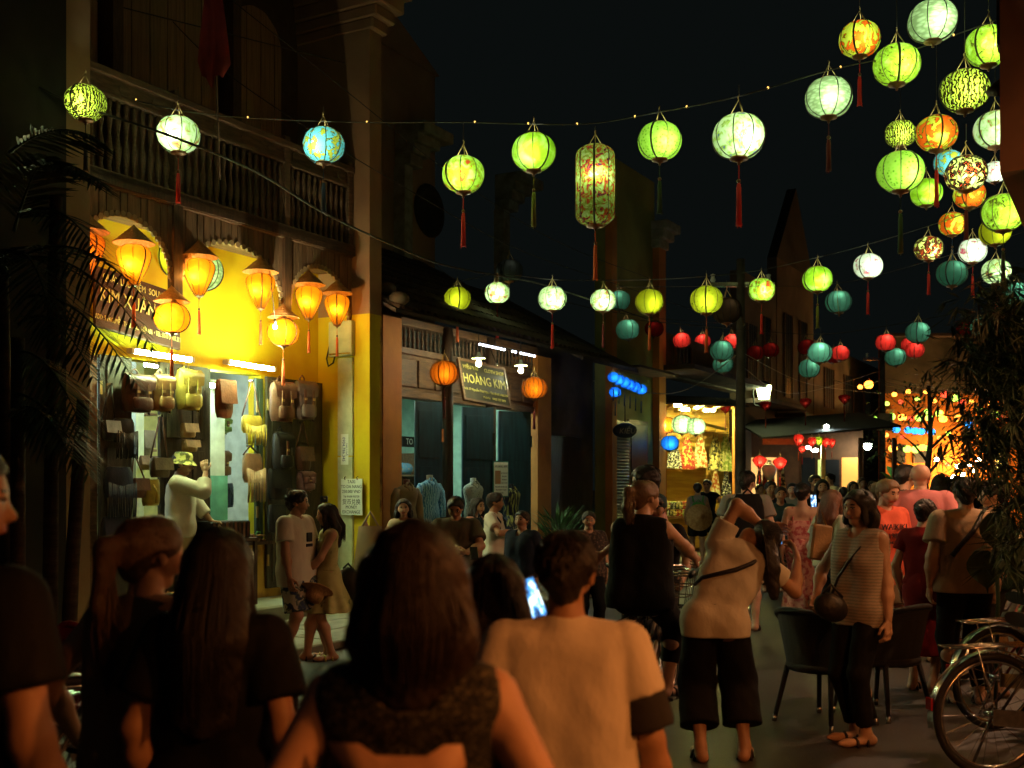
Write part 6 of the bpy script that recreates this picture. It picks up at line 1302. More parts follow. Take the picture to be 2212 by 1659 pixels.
# ------------------------------------------------------------------ couple by the bag shop
def printed(e, J, Hd, HR, T, V):
    m = MB(); m.bbox(*[v for p in ((-.045, .045), (.145, .16), (1.20, 1.29)) for v in p], .012); m.bbox(-.055, .055, .146, .158, 1.15, 1.18, .01); m.build('shirt_print', INK, e)
eM, JM, _ = person('man in white t-shirt with dark print and floral shorts, facing right', 640, 10.23, 1.575, 112, dict(m=CL['white'], sl=.62, o=.026, hem=.76, box=1), dict(kind='pants', m=FLORAL_SH, len=.92, wide=.022, name='shorts'), 'crop', 'black', dict(hyaw=-25, lw=(-.26, .12, .84), rw=(.27, .1, .84), la=(-.12, .05, .085), ra=(.12, -.06, .085)), 'tan', vox=.0125, fat=1.14, extra=(printed,))
eG, JG, HdG = person('woman in a yellow-green floral dress holding a straw hat, facing left', 708, 10.4, 1.45, 248, dict(m=FLORAL_DR, sl=0, o=.010, hem=.98, name='bodice'), dict(kind='skirt', m=FLORAL_DR, hem=.50, r=.34, nf=8, amp=.024), 'long', 'black', dict(hlen=.36, rw=(.10, .24, .96), lw=(-.08, .26, .94), reh=(1, -.5, 0), leh=(-1, -.5, 0), hyaw=4), 'fair', True, .0125, shoes=('sandal', (.5, .42, .1)))
sh_ = empty('straw_hat', P(683, 1275, 10.15)); MB().lathe([(.15, 0), (.14, .012), (.085, .02), (.082, .07), (.06, .11), (.001, .12)], 20, cap=False).build('crown', HATS, sh_, rot=(R(150), R(10), 0)); MB().lathe([(.155, -.004), (.16, .0), (.155, .006), (.09, .012)], 20, cap=False).build('brim', HATS, sh_, rot=(R(150), R(10), 0)); tag(sh_, 'straw hat held by the woman in the yellow-green dress', 'hat')
bb = empty('handbag', P(752, 1240, 10.6)); 
mm = MB(); mm.ball((0, 0, -.12), .15, 14, 10, 1.25, .9, .5); mm.build('body', LEA['black'], bb); MB().tube([(-.08, 0, .02), (-.19, .02, .3), (-.235, .05, .42)], .010, 6).build('strap', LEA['black'], bb); MB().tube([(-.05, .0, .05), (0, 0, .1), (.05, 0, .04)], .012, 6).build('handle', LEA['black'], bb); tag(bb, 'black shoulder bag on the back of the woman in the dress', 'bag')
stk_ = empty('action_camera', P(700, 1078, 10.9)); bx('body', BLACK, stk_, -.035, .035, -.02, .02, -.03, .03, .006); MB().lathe([(.014, 0), (.014, .012)], 10).build('lens', STEEL, stk_, (.012, -.02, .008), (R(90), 0, 0)); MB().tube([(0, 0, -.03), (0, .0, -.16), (-.02, 0, -.5)], .008, 6).build('handle_stick', BLACK, stk_); tag(stk_, 'small action camera on a stick held above the couple', 'camera')
def bucket(e, J, Hd, HR, T, V):
    m = MB(); q = Matrix([list(r) for r in HR]).to_4x4(); q.translation = Vector(tuple(Hd(0, 0, .04)))
    o = m.lathe([(.155, -.035), (.15, -.03), (.103, .02), (.10, .06), (.088, .09), (.05, .10), (.001, .102)], 22, cap=False).build('bucket_hat', patt('hat_print', 'noise', 18, [(.44, (.10, .11, .03)), (.54, (.60, .56, .14))]), e); o.matrix_local = q
person('man in cream shirt and patterned bucket hat, hand to his face', 390, 12.3, 1.74, 80, dict(m=CL['cream'], sl=1.6, o=.03, hem=.80, box=1, fold=.003), dict(kind='pants', m=CL['khaki'], len=1.2), 'short', 'black', dict(rw=(.10, .27, 1.50), reh=(.6, .2, -1), rhd=(-.2, -.2, 1), lw=(-.15, .32, .95), hpitch=-6), 'tan', vox=.0135, base=.24, fat=1.15, extra=(bucket,))
# ------------------------------------------------------------------ people before the cloth shop
person('woman with dark bob hair raising her arm beside the orange pilaster', 872, 12.5, hgt(1078, 12.5), 185, dict(m=CL['beige'], sl=1.3, o=.02), dict(kind='pants', m=CL['char']), 'bob', 'black', dict(hlen=.22, rw=(.42, .10, 1.30), reh=(.3, 0, -1), hyaw=-8), 'fair', True, .016, shoes=('shoe', (.02, .02, .02)))
tb = empty('tote_bag', P(800, 1195, 12.3)); g = [[((j / 8 - .5) * (.26 + .12 * i / 6), -.05 * math.sin(j / 8 * math.pi) - .01 * (i % 2), .30 - .5 * i / 6) for j in range(9)] for i in range(7)]; MB().sheet(g).build('front', CL['beige'], tb); g2 = [[(x, -y, z) for x, y, z in r] for r in g]; MB().sheet(g2).build('back', CL['beige'], tb); MB().tube([(-.1, 0, .28), (.0, 0, .46), (.1, 0, .28)], .014, 6).build('strap', CL['beige'], tb); tag(tb, 'beige cloth bag hanging from the raised arm by the yellow wall', 'bag')
def glasses(e, J, Hd, HR, T, V):
    for s in (-1, 1): MB().tube([tuple(Hd(s * .032 + .021 * math.cos(a), .098, .004 + .016 * math.sin(a))) for a in [k * .5236 for k in range(13)]], .0025, 4, False).build('glasses', BLACK, e)
eP, JP, _ = person('man with glasses and dark shirt looking down at his phone', 985, 11.0, hgt(1072, 11.0), 183, dict(m=CL['olive'], sl=.7, o=.024, box=1), dict(kind='pants', m=CL['char']), 'crop', 'black', dict(hpitch=-24, lw=(-.14, .33, 1.10), rw=(.05, .33, 1.08), leh=(-1, -.3, -.5), reh=(1, -.3, -.5), lhd=(.5, .6, .3), rhd=(-.5, .6, .3)), 'tan', vox=.0145, fat=1.18, shoes=('shoe', (.03, .03, .03)), extra=(glasses,))
phone(P(1024, 1195, 10.6), (R(-40), 0, R(10)), 'pale phone held by the man with glasses', lit=False)
person('woman with dark wavy hair half hidden behind the man with glasses', 1030, 13.6, hgt(1076, 13.6), 130, dict(m=CL['rose'], sl=.6), dict(kind='pants', m=CL['jean']), 'long', 'black', dict(hlen=.3), 'fair', True, .018)
e7, J7, _ = person('man in white t-shirt with a backpack looking to the right', 1068, 13.0, hgt(1065, 13.0), 105, dict(m=CL['white'], sl=.6, o=.022), dict(kind='pants', m=CL['char'], len=.95, name='shorts'), 'crop', 'black', dict(rw=(.16, .34, 1.22), reh=(1, -.3, -.6), hyaw=-15), 'tan', vox=.0155)
backpack(e7, lambda x, y, z: V(x, y, z - .0), CL['navy'], 'navy backpack of the man looking to the right', w=.26, h=.4)
person('older woman in a navy blouse looking left', 1128, 11.4, hgt(1105, 11.4), 218, dict(m=CL['navy'], sl=1.3, o=.03, box=1, vd=.07, neck=.07), dict(kind='pants', m=CL['char']), 'bun', 'black', dict(hyaw=-6, hpitch=8), 'tan', True, .0145, fat=1.22)
person('woman in a dark printed blouse and black trousers walking towards the camera', 1272, 11.6, hgt(1105, 11.6), 168, dict(m=DOTR, sl=.75, o=.022, hem=.78, box=1), dict(kind='pants', m=CL['black'], o=.022), 'bun', 'black', dict(hyaw=10, la=(-.09, .1, .09), ra=(.09, -.12, .1)), 'tan', True, .0145, fat=1.1)
# ------------------------------------------------------------------ cyclists
eC, JC, _ = person('blonde ponytailed woman in black riding a bicycle away', 1384, 7.6, 1.72, 22, dict(m=CL['black'], sl=0, o=.022, hem=.84, box=1, neck=.05), dict(kind='pants', m=CL['black'], len=1.62, o=.02), 'pony', 'blonde', dict(pel=(0, -.02, .86), pitch=8, hyaw=28, hlen=.24, lw=(-.24, .56, 1.06), rw=(.27, .56, 1.06), leh=(-1, -.2, -.4), reh=(1, -.2, -.4), lcu=50, rcu=50, la=(-.12, .16, .46), ra=(.12, .26, .22), lkh=(-.2, 1, .2), rkh=(.2, 1, .2)), 'fair', True, .0125, fat=1.08, extra=())
person('young man with thick dark hair in a pale pink shirt, head above the cyclist', 1404, 9.4, 1.79, 285, dict(m=HAWAII, sl=.6, o=.02), dict(kind='pants', m=CL['char']), 'short', 'black', dict(hpitch=-14, hyaw=-10, lw=(-.2, .35, 1.0)), 'fair', vox=.0145)
def capfn(e, J, Hd, HR, T, V):
    q = Matrix([list(r) for r in HR]).to_4x4(); q.translation = Vector(tuple(Hd(0, -.003, .045)))
    m = MB(); m.lathe([(.098, -.03), (.1, .0), (.09, .05), (.06, .078), (.001, .088)], 18, cap=False); m.lathe([(.17, -.028), (.172, -.024), (.09, -.018)], 14, cap=False, a0=R(50), a1=R(130)); o = m.build('cap', CL['teal'], e); o.matrix_local = q
person('person in a dark cap and black t-shirt riding beside the blonde cyclist', 1418, 8.9, 1.55, 200, dict(m=CL['black'], sl=.6, o=.022), dict(kind='pants', m=CL['char'], len=.9), 'short', 'black', dict(lw=(-.3, .3, 1.0), rw=(.3, .3, 1.0)), 'tan', vox=.0145, extra=(capfn,))
# ------------------------------------------------------------------ woman bending sideways to take a picture
eB, JB, HB = person('woman in cream top and black culottes bending sideways to take a photo', 1556, 6.55, 1.62, 8, dict(m=CL['cream'], sl=.55, o=.020, hem=.83, fold=.002), dict(kind='pants', m=CL['black'], len=1.68, wide=.045, wend=1.5, o=.018), 'long', 'black', dict(pel=(-.03, 0, .86), roll=24, pitch=20, hroll=58, hyaw=8, hpitch=-8, hlen=.34, hback=.03, hairdn=(.10, -.16, -1), lw=(.29, .24, 1.43), leh=(-.5, -.2, .9), lhd=(1, .3, .05), rw=(.50, .32, 1.24), reh=(.2, -.3, -1), rhd=(-.2, .6, .8), la=(-.12, -.02, .085), ra=(.15, .04, .085)), 'tan', True, .0115, extra=(strap_fn(LEA['black'], [(-.175, -.02, 1.08), (-.15, -.09, 1.12), (-.07, -.128, 1.17), (.02, -.135, 1.24), (.09, -.115, 1.32), (.13, -.06, 1.405), (.125, .03, 1.42)], .014, 'bag_strap'),))
phone(P(1672, 1166, 6.72), (R(-25), R(86), .2), 'phone held sideways by the bending woman', s=.95)
# ------------------------------------------------------------------ middle of the street
e14, J14, _ = person('man in a grey t-shirt with a large black backpack, seen from behind', 1612, 12.5, 1.785, 8, dict(m=CL['grey'], sl=.62, o=.024), dict(kind='pants', m=CL['khaki'], len=.95, name='shorts'), 'short', 'black', dict(hyaw=30), 'fair', vox=.014, fat=1.1)
backpack(e14, lambda x, y, z: V(x, y, z), CL['black'], 'large black backpack in the middle of the street', w=.36, h=.48)
e15, J15, _ = person('person in black shorts carrying a green pack before the clothing stall', 1507, 22, 1.68, 5, dict(m=CL['grey'], sl=0), dict(kind='pants', m=CL['black'], len=.6), 'short', 'black', dict(), 'tan', True, .022, fine=False)
backpack(e15, lambda x, y, z: V(x, y, z), clothm('packgreen', (.06, .22, .05)), 'green backpack before the clothing stall', w=.3, h=.34)
ct = link('conical_hat', hat_mesh(), None, tuple(wpt(e15, (0, -.36, 1.02))), (R(78), 0, 0), (.42, .42, .42)); tag(ct, 'pale conical hat hanging on the green backpack', 'hat')
person('woman in a black dress with hand on hip before the clothing stall', 1528, 24.5, 1.76, 205, dict(m=CL['black'], sl=.3), dict(kind='skirt', m=CL['black'], hem=.55, r=.2), 'bun', 'black', dict(lw=(-.2, .05, 1.0), leh=(-1, -.3, 0)), 'fair', True, .022, fine=False)
ePk, JPk, _ = person('woman in a long pink floral strap dress raising a phone', 1733, 12.5, 1.65, 18, dict(m=FLORAL_PK, sl=0, zmax=1.27, o=.012, hem=.95, name='bodice'), dict(kind='skirt', m=FLORAL_PK, hem=.10, r=.25, nf=10, amp=.018), 'bun', 'black', dict(rw=(.22, .30, 1.40), reh=(1, 0, -1), rhd=(0, .2, 1), hyaw=10), 'fair', True, .0135, extra=(strap_fn(FLORAL_PK, [(-.10, -.09, 1.25), (-.105, -.05, 1.42), (-.10, .05, 1.40), (-.09, .10, 1.27)], .011), strap_fn(FLORAL_PK, [(.10, -.09, 1.25), (.105, -.05, 1.42), (.10, .05, 1.40), (.09, .10, 1.27)], .011)))
phone(P(1757, 1082, 12.15), (R(-5), 0, .2), 'small lit phone raised by the woman in the pink dress', s=.95)
eL2, JL2, _ = person('woman with long auburn hair and white top beside the wicker chair', 1796, 10.8, hgt(1060, 10.8), 62, dict(m=CL['cream'], sl=.55, o=.022, hem=.9), dict(kind='pants', m=CL['jean'], o=.02), 'long', 'auburn', dict(hlen=.42, hyaw=-10), 'fair', True, .0135)
sbg = empty('shoulder_bag', P(1772, 1165, 10.55)); MB().bbox(-.11, .11, -.04, .04, -.2, .14, .03).build('body', LEA['tan'], sbg, rot=(0, R(8), R(20))); MB().tube([(-.05, 0, .12), (.0, .05, .34), (.06, .02, .13)], .012, 6).build('strap', LEA['tan'], sbg); tag(sbg, 'tan shoulder bag of the auburn-haired woman', 'bag')
# ------------------------------------------------------------------ woman standing at right
def crossb(e, J, Hd, HR, T, V):
    MB().tube([tuple(T(*p)) for p in ((-.11, -.06, 1.41), (-.115, .03, 1.41), (-.085, .11, 1.32), (-.02, .155, 1.22), (.06, .15, 1.12), (.14, .12, 1.0), (.185, .08, .90))], .010, 6).build('bag_strap', LEA['black'], e)
eLd, JLd, HdL = person('woman in a striped sleeveless top and black trousers standing at right', 1858, 7.0, 1.588, 236, dict(m=STRIPE, sl=0, o=.022, hem=.80, box=1, vd=.05, neck=.064, fold=.002), dict(kind='pants', m=CL['black'], len=1.86, o=.016), 'bob', 'black', dict(hlen=.20, hyaw=4, rw=(.24, .16, .98), reh=(1, -.6, -.2), rhd=(-.2, .6, -.6), lw=(-.25, .03, .84), la=(-.07, .03, .085), ra=(.08, -.05, .085), lfoot=(.25, 1, 0), rfoot=(.35, 1, 0)), 'fair', True, .0105, extra=(crossb,))
hb_ = empty('handbag', P(1795, 1312, 6.75)); MB().ball((0, 0, 0), .11, 14, 10, .78, 1, .5).build('body', LEA['black'], hb_, rot=(0, R(25), 0)); MB().tube([(-.07, 0, .06), (0, 0, .14), (.07, 0, .06)], .01, 6).build('handle', LEA['black'], hb_); tag(hb_, 'small black handbag held at the hip of the striped-top woman', 'bag')
# ------------------------------------------------------------------ right group
def tee_text(e, J, Hd, HR, T, V):
    for b, z, s in (('WAIKIKI', 1.27, .075), ('1983', 1.19, .065), ('HONOLULU', 1.13, .036)):
        p = T(0, .155 if s > .05 else .15, z); o = text('lettering', b, INK, e, tuple(p), s, rot=(R(90), 0, R(180)), ext=.004, sx=.9)
person('blonde girl in an orange t-shirt with dark lettering', 1912, 10.0, 1.68, 168, dict(m=CL['orange'], sl=.6, o=.024, hem=.74, box=1), dict(kind='pants', m=CL['khaki'], len=.8, name='shorts'), 'pony', 'blonde', dict(hlen=.25, hyaw=-16, hpitch=-12), 'fair', True, .0135, extra=(tee_text,))
person('bald man in a pink shirt, tallest of the right group', 1988, 10.3, 1.835, 14, dict(m=CL['pink'], sl=.75, o=.026, hem=.78, box=1), dict(kind='pants', m=CL['khaki'], len=1.0, name='shorts'), 'bald', 'black', dict(hyaw=12), 'fair', vox=.0135, fat=1.22)
person('dark-haired man left of the bald man, head turned', 1952, 11.4, 1.84, 50, dict(m=CL['brown'], sl=.65, o=.024), dict(kind='pants', m=CL['char']), 'short', 'black', dict(hpitch=-12, hyaw=10), 'fair', vox=.016)
person('woman with a bun in a long dark red dress', 1996, 8.8, hgt(1080, 8.8), 48, dict(m=CL['red'], sl=.5, o=.02, hem=.95, name='bodice'), dict(kind='skirt', m=CL['red'], hem=.30, r=.23, nf=7, amp=.012), 'bun', 'black', dict(hpitch=-10), 'fair', True, .0125)
person('person in a pale t-shirt with a black diagonal strap by the bicycles', 2086, 8.3, 1.68, 4, dict(m=CL['beige'], sl=.62, o=.026, hem=.84, box=1), dict(kind='pants', m=CL['black']), 'short', 'black', dict(hyaw=8, rw=(.3, .3, .95)), 'fair', vox=.0125, fat=1.18, extra=(strap_fn(LEA['black'], [(-.15, -.155, 1.12), (-.09, -.165, 1.2), (0, -.16, 1.3), (.06, -.13, 1.38), (.09, -.05, 1.44), (.08, .05, 1.42)], .020),))
person('person in dark green half hidden by the bamboo, facing left', 2150, 8.6, 1.66, 290, dict(m=CL['dkgreen'], sl=.6, o=.03), dict(kind='pants', m=CL['char']), 'short', 'black', dict(), 'fair', vox=.015, fat=1.2)
# ------------------------------------------------------------------ far crowd
for px, Y, top, yw, cm, hr, hcx, lb in [
 (1664, 17, 1040, 175, 'navy', 'short', 'black', 'far man in a navy shirt walking towards the camera'), (1686, 16, 1052, 185, 'teal', 'bun', 'black', 'far woman in a dark top holding her hands together'),
 (1712, 19, 1044, 200, 'grey', 'short', 'black', 'far person in grey left of the pink dress'), (1760, 19, 1026, 170, 'brown', 'short', 'black', 'far tall man behind the pink dress'),
 (1776, 17, 1036, 190, 'black', 'long', 'black', 'far woman in black facing the camera behind the pink dress'), (1842, 22, 1040, 180, 'black', 'long', 'black', 'far smiling woman left of the glasses man'),
 (1862, 23, 1032, 180, 'char', 'short', 'black', 'far man in a dark shirt under the flood lamp'), (1884, 23, 1040, 195, 'black', 'short', 'black', 'far man in black right of the flood lamp'),
 (2030, 16, 1025, 20, 'black', 'long', 'black', 'far woman in black right of the bald man'), (2046, 20, 1030, 10, 'char', 'short', 'black', 'far person in a dark jacket before the orange wall'),
 (2056, 22, 1035, 330, 'orange', 'short', 'auburn', 'far person in a yellow-orange top before the orange wall'), (2072, 21, 1028, 20, 'char', 'bun', 'black', 'far dark head before the orange wall, left of two'),
 (2093, 20, 1034, 340, 'black', 'bob', 'black', 'far dark head before the orange wall, right of two'), (2110, 24, 1030, 10, 'brown', 'short', 'black', 'far person partly behind bamboo before the orange wall'),
 (1794, 25, 1022, 250, 'white', 'short', 'black', 'far man in a white shirt bending at a doorway'), (1640, 24, 1046, 160, 'char', 'short', 'black', 'far person between the thick pole and the red stall'),
 (1822, 21, 1052, 20, 'olive', 'short', 'black', 'far person in olive seen from behind the auburn hair'), (1930, 18, 1035, 190, 'navy', 'short', 'black', 'far person between the girl and the bald man')]:
    person(lb, px, Y, min(1.9, hgt(top, Y)), yw, dict(m=CL[cm], sl=.6, o=.022), dict(kind='pants', m=CL['char']), hr, hcx, dict(hlen=.25, hands=False), 'fair' if random.random() < .5 else 'tan', hr in ('long', 'bob', 'bun'), .021, fine=False, shoes=None, group='far crowd')
print('people', N_P[0])
# ------------------------------------------------------------------ bicycles
TYRE = mat('tyre', (.012, .012, .012), .75); SADL = mat('saddle', (.02, .02, .02), .35); REDF = mat('red_frame', (.22, .015, .012), .35); BLKF = mat('black_frame', (.015, .015, .018), .35); REFL = mat('reflector', (.4, .02, .015), .2)
def wheel_meshes():
    if 'tyre' in bpy.data.meshes: return
    n = 36; ci = lambda r: [(r * math.cos(2 * math.pi * k / n), 0, r * math.sin(2 * math.pi * k / n)) for k in range(n + 1)]
    MB().tube(ci(.325), .021, 8, False).mesh('tyre', TYRE); MB().tube(ci(.298), .012, 6, False).mesh('rim', STEEL)
    m = MB()
    for k in range(18):
        a = 2 * math.pi * k / 18; b = a + (.5 if k % 2 else -.5); m.tube([(.022 * math.cos(b), .02 * (1 if k % 2 else -1), .022 * math.sin(b)), (.29 * math.cos(a), 0, .29 * math.sin(a))], .0016, 4, False)
    m.mesh('spokes', STEEL); MB().tube([(0, -.05, 0), (0, .05, 0)], .02, 8).mesh('hub', STEEL)
def bike(loc, heading, label, fm, saddle=None, basket=True, rack=True, lean=0):
    """heading: degrees clockwise from straight ahead of the camera; origin under the rear axle"""
    wheel_meshes(); e = empty('bicycle', loc, R(90 - heading)); e.rotation_euler[0] = lean; tag(e, label, 'bicycle', 'bicycles in the street')
    for x in (0, 1.06):
        w = empty('wheel', (x, 0, .346), 0, e)
        for nm in ('tyre', 'rim', 'spokes', 'hub'): link(nm if nm != 'spokes' else 'spoke_set', bpy.data.meshes[nm], w)
    for x, a0, a1 in ((0, -10, 190), (1.06, 20, 175)):
        m = MB(); rows = [[(x + .365 * math.cos(R(a)), s * .03, .346 + .365 * math.sin(R(a)) - (.010 if s else 0)) for s in (-1, 0, 1)] for a in np.linspace(a0, a1, 22)]; m.sheet(rows); m.build('mudguard', STEEL if rack else fm, e)
    m = MB(); bb = (.45, 0, .29); st_ = (.30, 0, .74); hd = (.88, 0, .80); hd2 = (.92, 0, .66)
    m.tube([bb, st_], .017, 8); m.tube([bb, (.62, 0, .38), hd2], .02, 8); m.tube([(.36, 0, .56), (.6, 0, .56), hd], .014, 8)
    for s in (-1, 1): m.tube([bb, (0, s * .055, .346)], .010, 6); m.tube([(.31, 0, .70), (.02, s * .055, .36)], .009, 6)
    m.tube([hd, hd2], .022, 8); m.build('frame', fm, e)
    m = MB()
    for s in (-1, 1): m.tube([(.93, s * .04, .64), (.97, s * .05, .50), (1.06, s * .05, .346)], .011, 6)
    m.tube([(.86, 0, .88), (.93, 0, .64)], .014, 8); m.build('fork', fm, e)
    m = MB(); m.tube([(.84, 0, .86), (.82, 0, 1.0)], .013, 8); m.tube([(.60, -.29, 1.0), (.70, -.28, 1.02), (.80, -.18, 1.03), (.83, 0, 1.0), (.80, .18, 1.03), (.70, .28, 1.02), (.60, .29, 1.0)], .012, 8); hbm = m.build('handlebar', STEEL, e)
    for s in (-1, 1): MB().tube([(.68, s * .284, 1.018), (.56, s * .29, .995)], .018, 8).build('grip', SADL, hbm)
    MB().tube([(.30, 0, .72), (.275, 0, .84)], .014, 8).build('seat_post', STEEL, e)
    m = MB(); rows = []
    for i in range(9): t = i / 8; w = .11 * (1 - t) ** .6 + .022; rows.append([(.16 + .27 * t, w * math.cos(a), .86 + .035 * math.sin(a) - .015 * (1 if math.sin(a) < 0 else 0) + .02 * (1 - t)) for a in [2 * math.pi * k / 10 for k in range(11)]])
    m.sheet(rows); m.smooth = True; m.add(rows[0][:-1], [list(range(10))]); m.build('saddle', saddle or SADL, e)
    m = MB(); m.lathe([(.10, -.006), (.10, .006), (.085, .006), (.085, -.006)], 24); cr = m.build('chainring', STEEL, e, (.45, -.06, .29), (R(90), 0, 0))
    MB().tube([(.45, -.09, .29), (.53, -.09, .14)], .010, 6).build('crank', STEEL, e); MB().tube([(.45, .09, .29), (.37, .09, .44)], .010, 6).build('crank', STEEL, e)
    for x, y, z in ((.53, -.14, .14), (.37, .14, .44)): MB().bbox(x - .045, x + .045, y - .045, y + .045, z - .012, z + .012, .006).build('pedal', SADL, e)
    MB().prism([(-.03, .30), (.5, .235), (.545, .29), (.5, .345), (-.03, .39)], -.075, -.068).build('chain_guard', STEEL, e)
    MB().tube([(.05, .06, .34), (-.02, .16, .02)], .009, 6).build('kickstand', STEEL, e)
    if rack:
        m = MB()
        for s in (-1, 0, 1): m.tube([(.22, s * .06, .735), (-.28, s * .06, .725)], .007, 5)
        for x in (.1, -.1, -.28): m.tube([(x, -.06, .728), (x, .06, .728)], .007, 5)
        for s in (-1, 1): m.tube([(-.12, s * .06, .728), (0, s * .06, .35)], .006, 5)
        m.build('rear_rack', STEEL, e); bx('reflector', REFL, e, -.375, -.362, -.03, .03, .38, .45, .005)
    if basket:
        m = MB(); N_ = 7
        for zz, k in ((.72, .82), (.80, .88), (.88, .95), (.96, 1.0)): m.tube([(1.12 + .13 * k, -.17 * k, zz), (1.12 + .13 * k, .17 * k, zz), (1.12 - .13 * k, .17 * k, zz), (1.12 - .13 * k, -.17 * k, zz), (1.12 + .13 * k, -.17 * k, zz)], .0045 if zz < .95 else .008, 4, False)
        for k in range(N_):
            y = (k / (N_ - 1) - .5) * .34; m.tube([(1.25, y, .96), (1.227, y * .82, .72), (1.013, y * .82, .72), (.99, y, .96)], .0035, 4, False)
        for k in range(5):
            x = 1.12 + (k / 4 - .5) * .26; m.tube([(x, -.17, .96), (1.12 + (x - 1.12) * .82, -.14, .72), (1.12 + (x - 1.12) * .82, .14, .72), (x, .17, .96)], .0035, 4, False)
        m.build('basket', STEEL, e)
    return e
def ground(px, Y): return (P(px, 0, Y).x, Y, 0)
bike(ground(2141, 6.2), 82, 'bicycle with chrome rack and orange-lit rear wheel at the lower right', BLKF)
bike(ground(2150, 7.4), 74, 'red-framed bicycle with chrome handlebar behind the nearest one', REDF, lean=.03)
bike(ground(2072, 9.2), 60, 'bicycle with a dark red saddle beside the person with the strap', BLKF, REFL)
bc = eC.location; hd_ = 22
bike((bc.x - .32 * math.sin(R(hd_)), bc.y - .32 * math.cos(R(hd_)), 0), hd_, 'bicycle ridden by the blonde woman in black', mat('tan_frame', (.25, .15, .07), .4))
bike(ground(60, 4.6), 30, 'dark bicycle standing behind the people at lower left', BLKF, basket=False)
bike(ground(150, 5.4), 40, 'second dark bicycle at lower left beside the red chair', BLKF, basket=False, rack=False)
bike(ground(1418, 9.1), 195, 'bicycle of the person in the dark cap', BLKF, basket=False)
# ------------------------------------------------------------------ chairs
WICK = mat('black_wicker', (.02, .02, .02), .5, (.008, .008, .008), 60, .6, stretch=(1, 1, 2))
def wicker(loc, rz, label):
    e = empty('wicker_chair', loc, rz); tag(e, label, 'chair', 'black wicker chairs')
    rows = []
    for i in range(8):
        t = i / 7; r = []
        for j in range(17):
            a = R(-20 + 220 * j / 16); k = .27 + .05 * t; tz = .44 + .42 * t * (.55 + .45 * max(0, math.sin(a)) ** .6); r.append((k * math.cos(a) * 1.05, k * math.sin(a) + .03 * t, tz))
        rows.append(r)
    e.scale = (.92, .92, .92); MB().sheet(rows).build('back_shell', WICK, e); MB().sheet([[(x * .94, y * .94, z + .001) for x, y, z in r] for r in rows]).build('inner_shell', WICK, e)
    MB().tube(rows[-1], .022, 6).build('rim', WICK, e); MB().lathe([(.001, .40), (.27, .40), (.29, .43), (.28, .46), (.001, .465)], 20).build('seat', WICK, e)
    for sx, sy in ((-1, -1), (1, -1), (-1, 1), (1, 1)):
        l = MB().tube([(sx * .2, sy * .18, .42), (sx * .26, sy * .25, .04)], [.022, .016], 8).build('leg', WICK, e); MB().tube([(sx * .258, sy * .247, .05), (sx * .265, sy * .255, 0)], .018, 8).build('foot_cap', STEEL, l)
    return e
wicker(ground(1782, 7.6), R(125), 'black wicker chair left of the striped-top woman'); wicker(ground(1905, 7.9), R(215), 'black wicker chair right of the striped-top woman')
RP = mat('red_plastic', (.36, .02, .015), .3)
rc = empty('plastic_chair', ground(205, 6.2), R(150)); tag(rc, 'red plastic chair with a round back at the lower left', 'chair')
rows = [[(.19 * math.cos(a) * k, .16, .66 + .20 * math.sin(a) * k) for a in [2 * math.pi * j / 20 for j in range(21)]] for k in (.05, .5, .85, 1.0)]
MB().sheet(rows).build('back_panel', RP, rc); MB().tube([(.2 * math.cos(a), .16, .66 + .21 * math.sin(a)) for a in [2 * math.pi * j / 24 for j in range(25)]], .018, 8, False).build('back_rim', RP, rc)
MB().bbox(-.2, .2, -.22, .18, .40, .43, .02).build('seat', RP, rc)
for sx in (-1, 1):
    MB().tube([(sx * .17, .16, .55), (sx * .18, .17, .42), (sx * .2, .2, 0)], .018, 6).build('leg', RP, rc); MB().tube([(sx * .17, -.19, .41), (sx * .2, -.22, 0)], .018, 6).build('leg', RP, rc)
# ------------------------------------------------------------------ plants
LEAFD = mat('palm_leaf', (.030, .055, .018), .6, (.015, .028, .010), 5); LEAFG = mat('bamboo_leaf', (.022, .055, .02), .6, (.012, .03, .012), 6); TRUNK = mat('palm_trunk', (.07, .05, .03), .9, (.03, .022, .014), 3, .4, stretch=(1, 1, 6))
def frond(m, a, b, drop, n=26, ll=.34, w=.014, rng=random):
    a = Vector(a); b = Vector(b); d = b - a; side = d.cross(Vector((0, 0, 1))).normalized()
    pts = [a.lerp(b, t) + Vector((0, 0, drop * (t - t * t * 1.6))) for t in [i / n for i in range(n + 1)]]
    m.tube(pts, [.012 * (1 - .8 * i / n) for i in range(n + 1)], 5)
    for i in range(3, n + 1):
        t = (pts[i] - pts[i - 1]).normalized(); L = ll * (math.sin(math.pi * (i / n) ** .8) * .8 + .25)
        for s in (-1, 1):
            e = pts[i] + (side * s * .75 + t * .62 + Vector((0, 0, -.32 + rng.uniform(-.12, .12)))) * L; mid = pts[i].lerp(e, .5) + Vector((0, 0, .04 * L)); up = t * w
            m.add([pts[i] - up * .5, mid - up, e, mid + up, pts[i] + up * .5], [(0, 1, 2, 3, 4)])
def palm(base, stems, label):
    e = empty('palm', base); tag(e, label, 'palm', 'palms at the left'); b = Vector(base)
    for (dx, dy, h) in stems: MB().tube([(dx, dy, 0), (dx * 1.2, dy, h * .5), (dx * 1.5, dy, h)], [.06, .05, .045], 8).build('trunk', TRUNK, e)
    return e, b
rg = random.Random(3)
e, b = palm(ground(60, 7.5), [(-.12, 0, 3.2), (.1, .1, 3.6), (.0, -.15, 2.6), (.25, 0, 2.2)], 'dark palm clump with feathery fronds at the left edge')
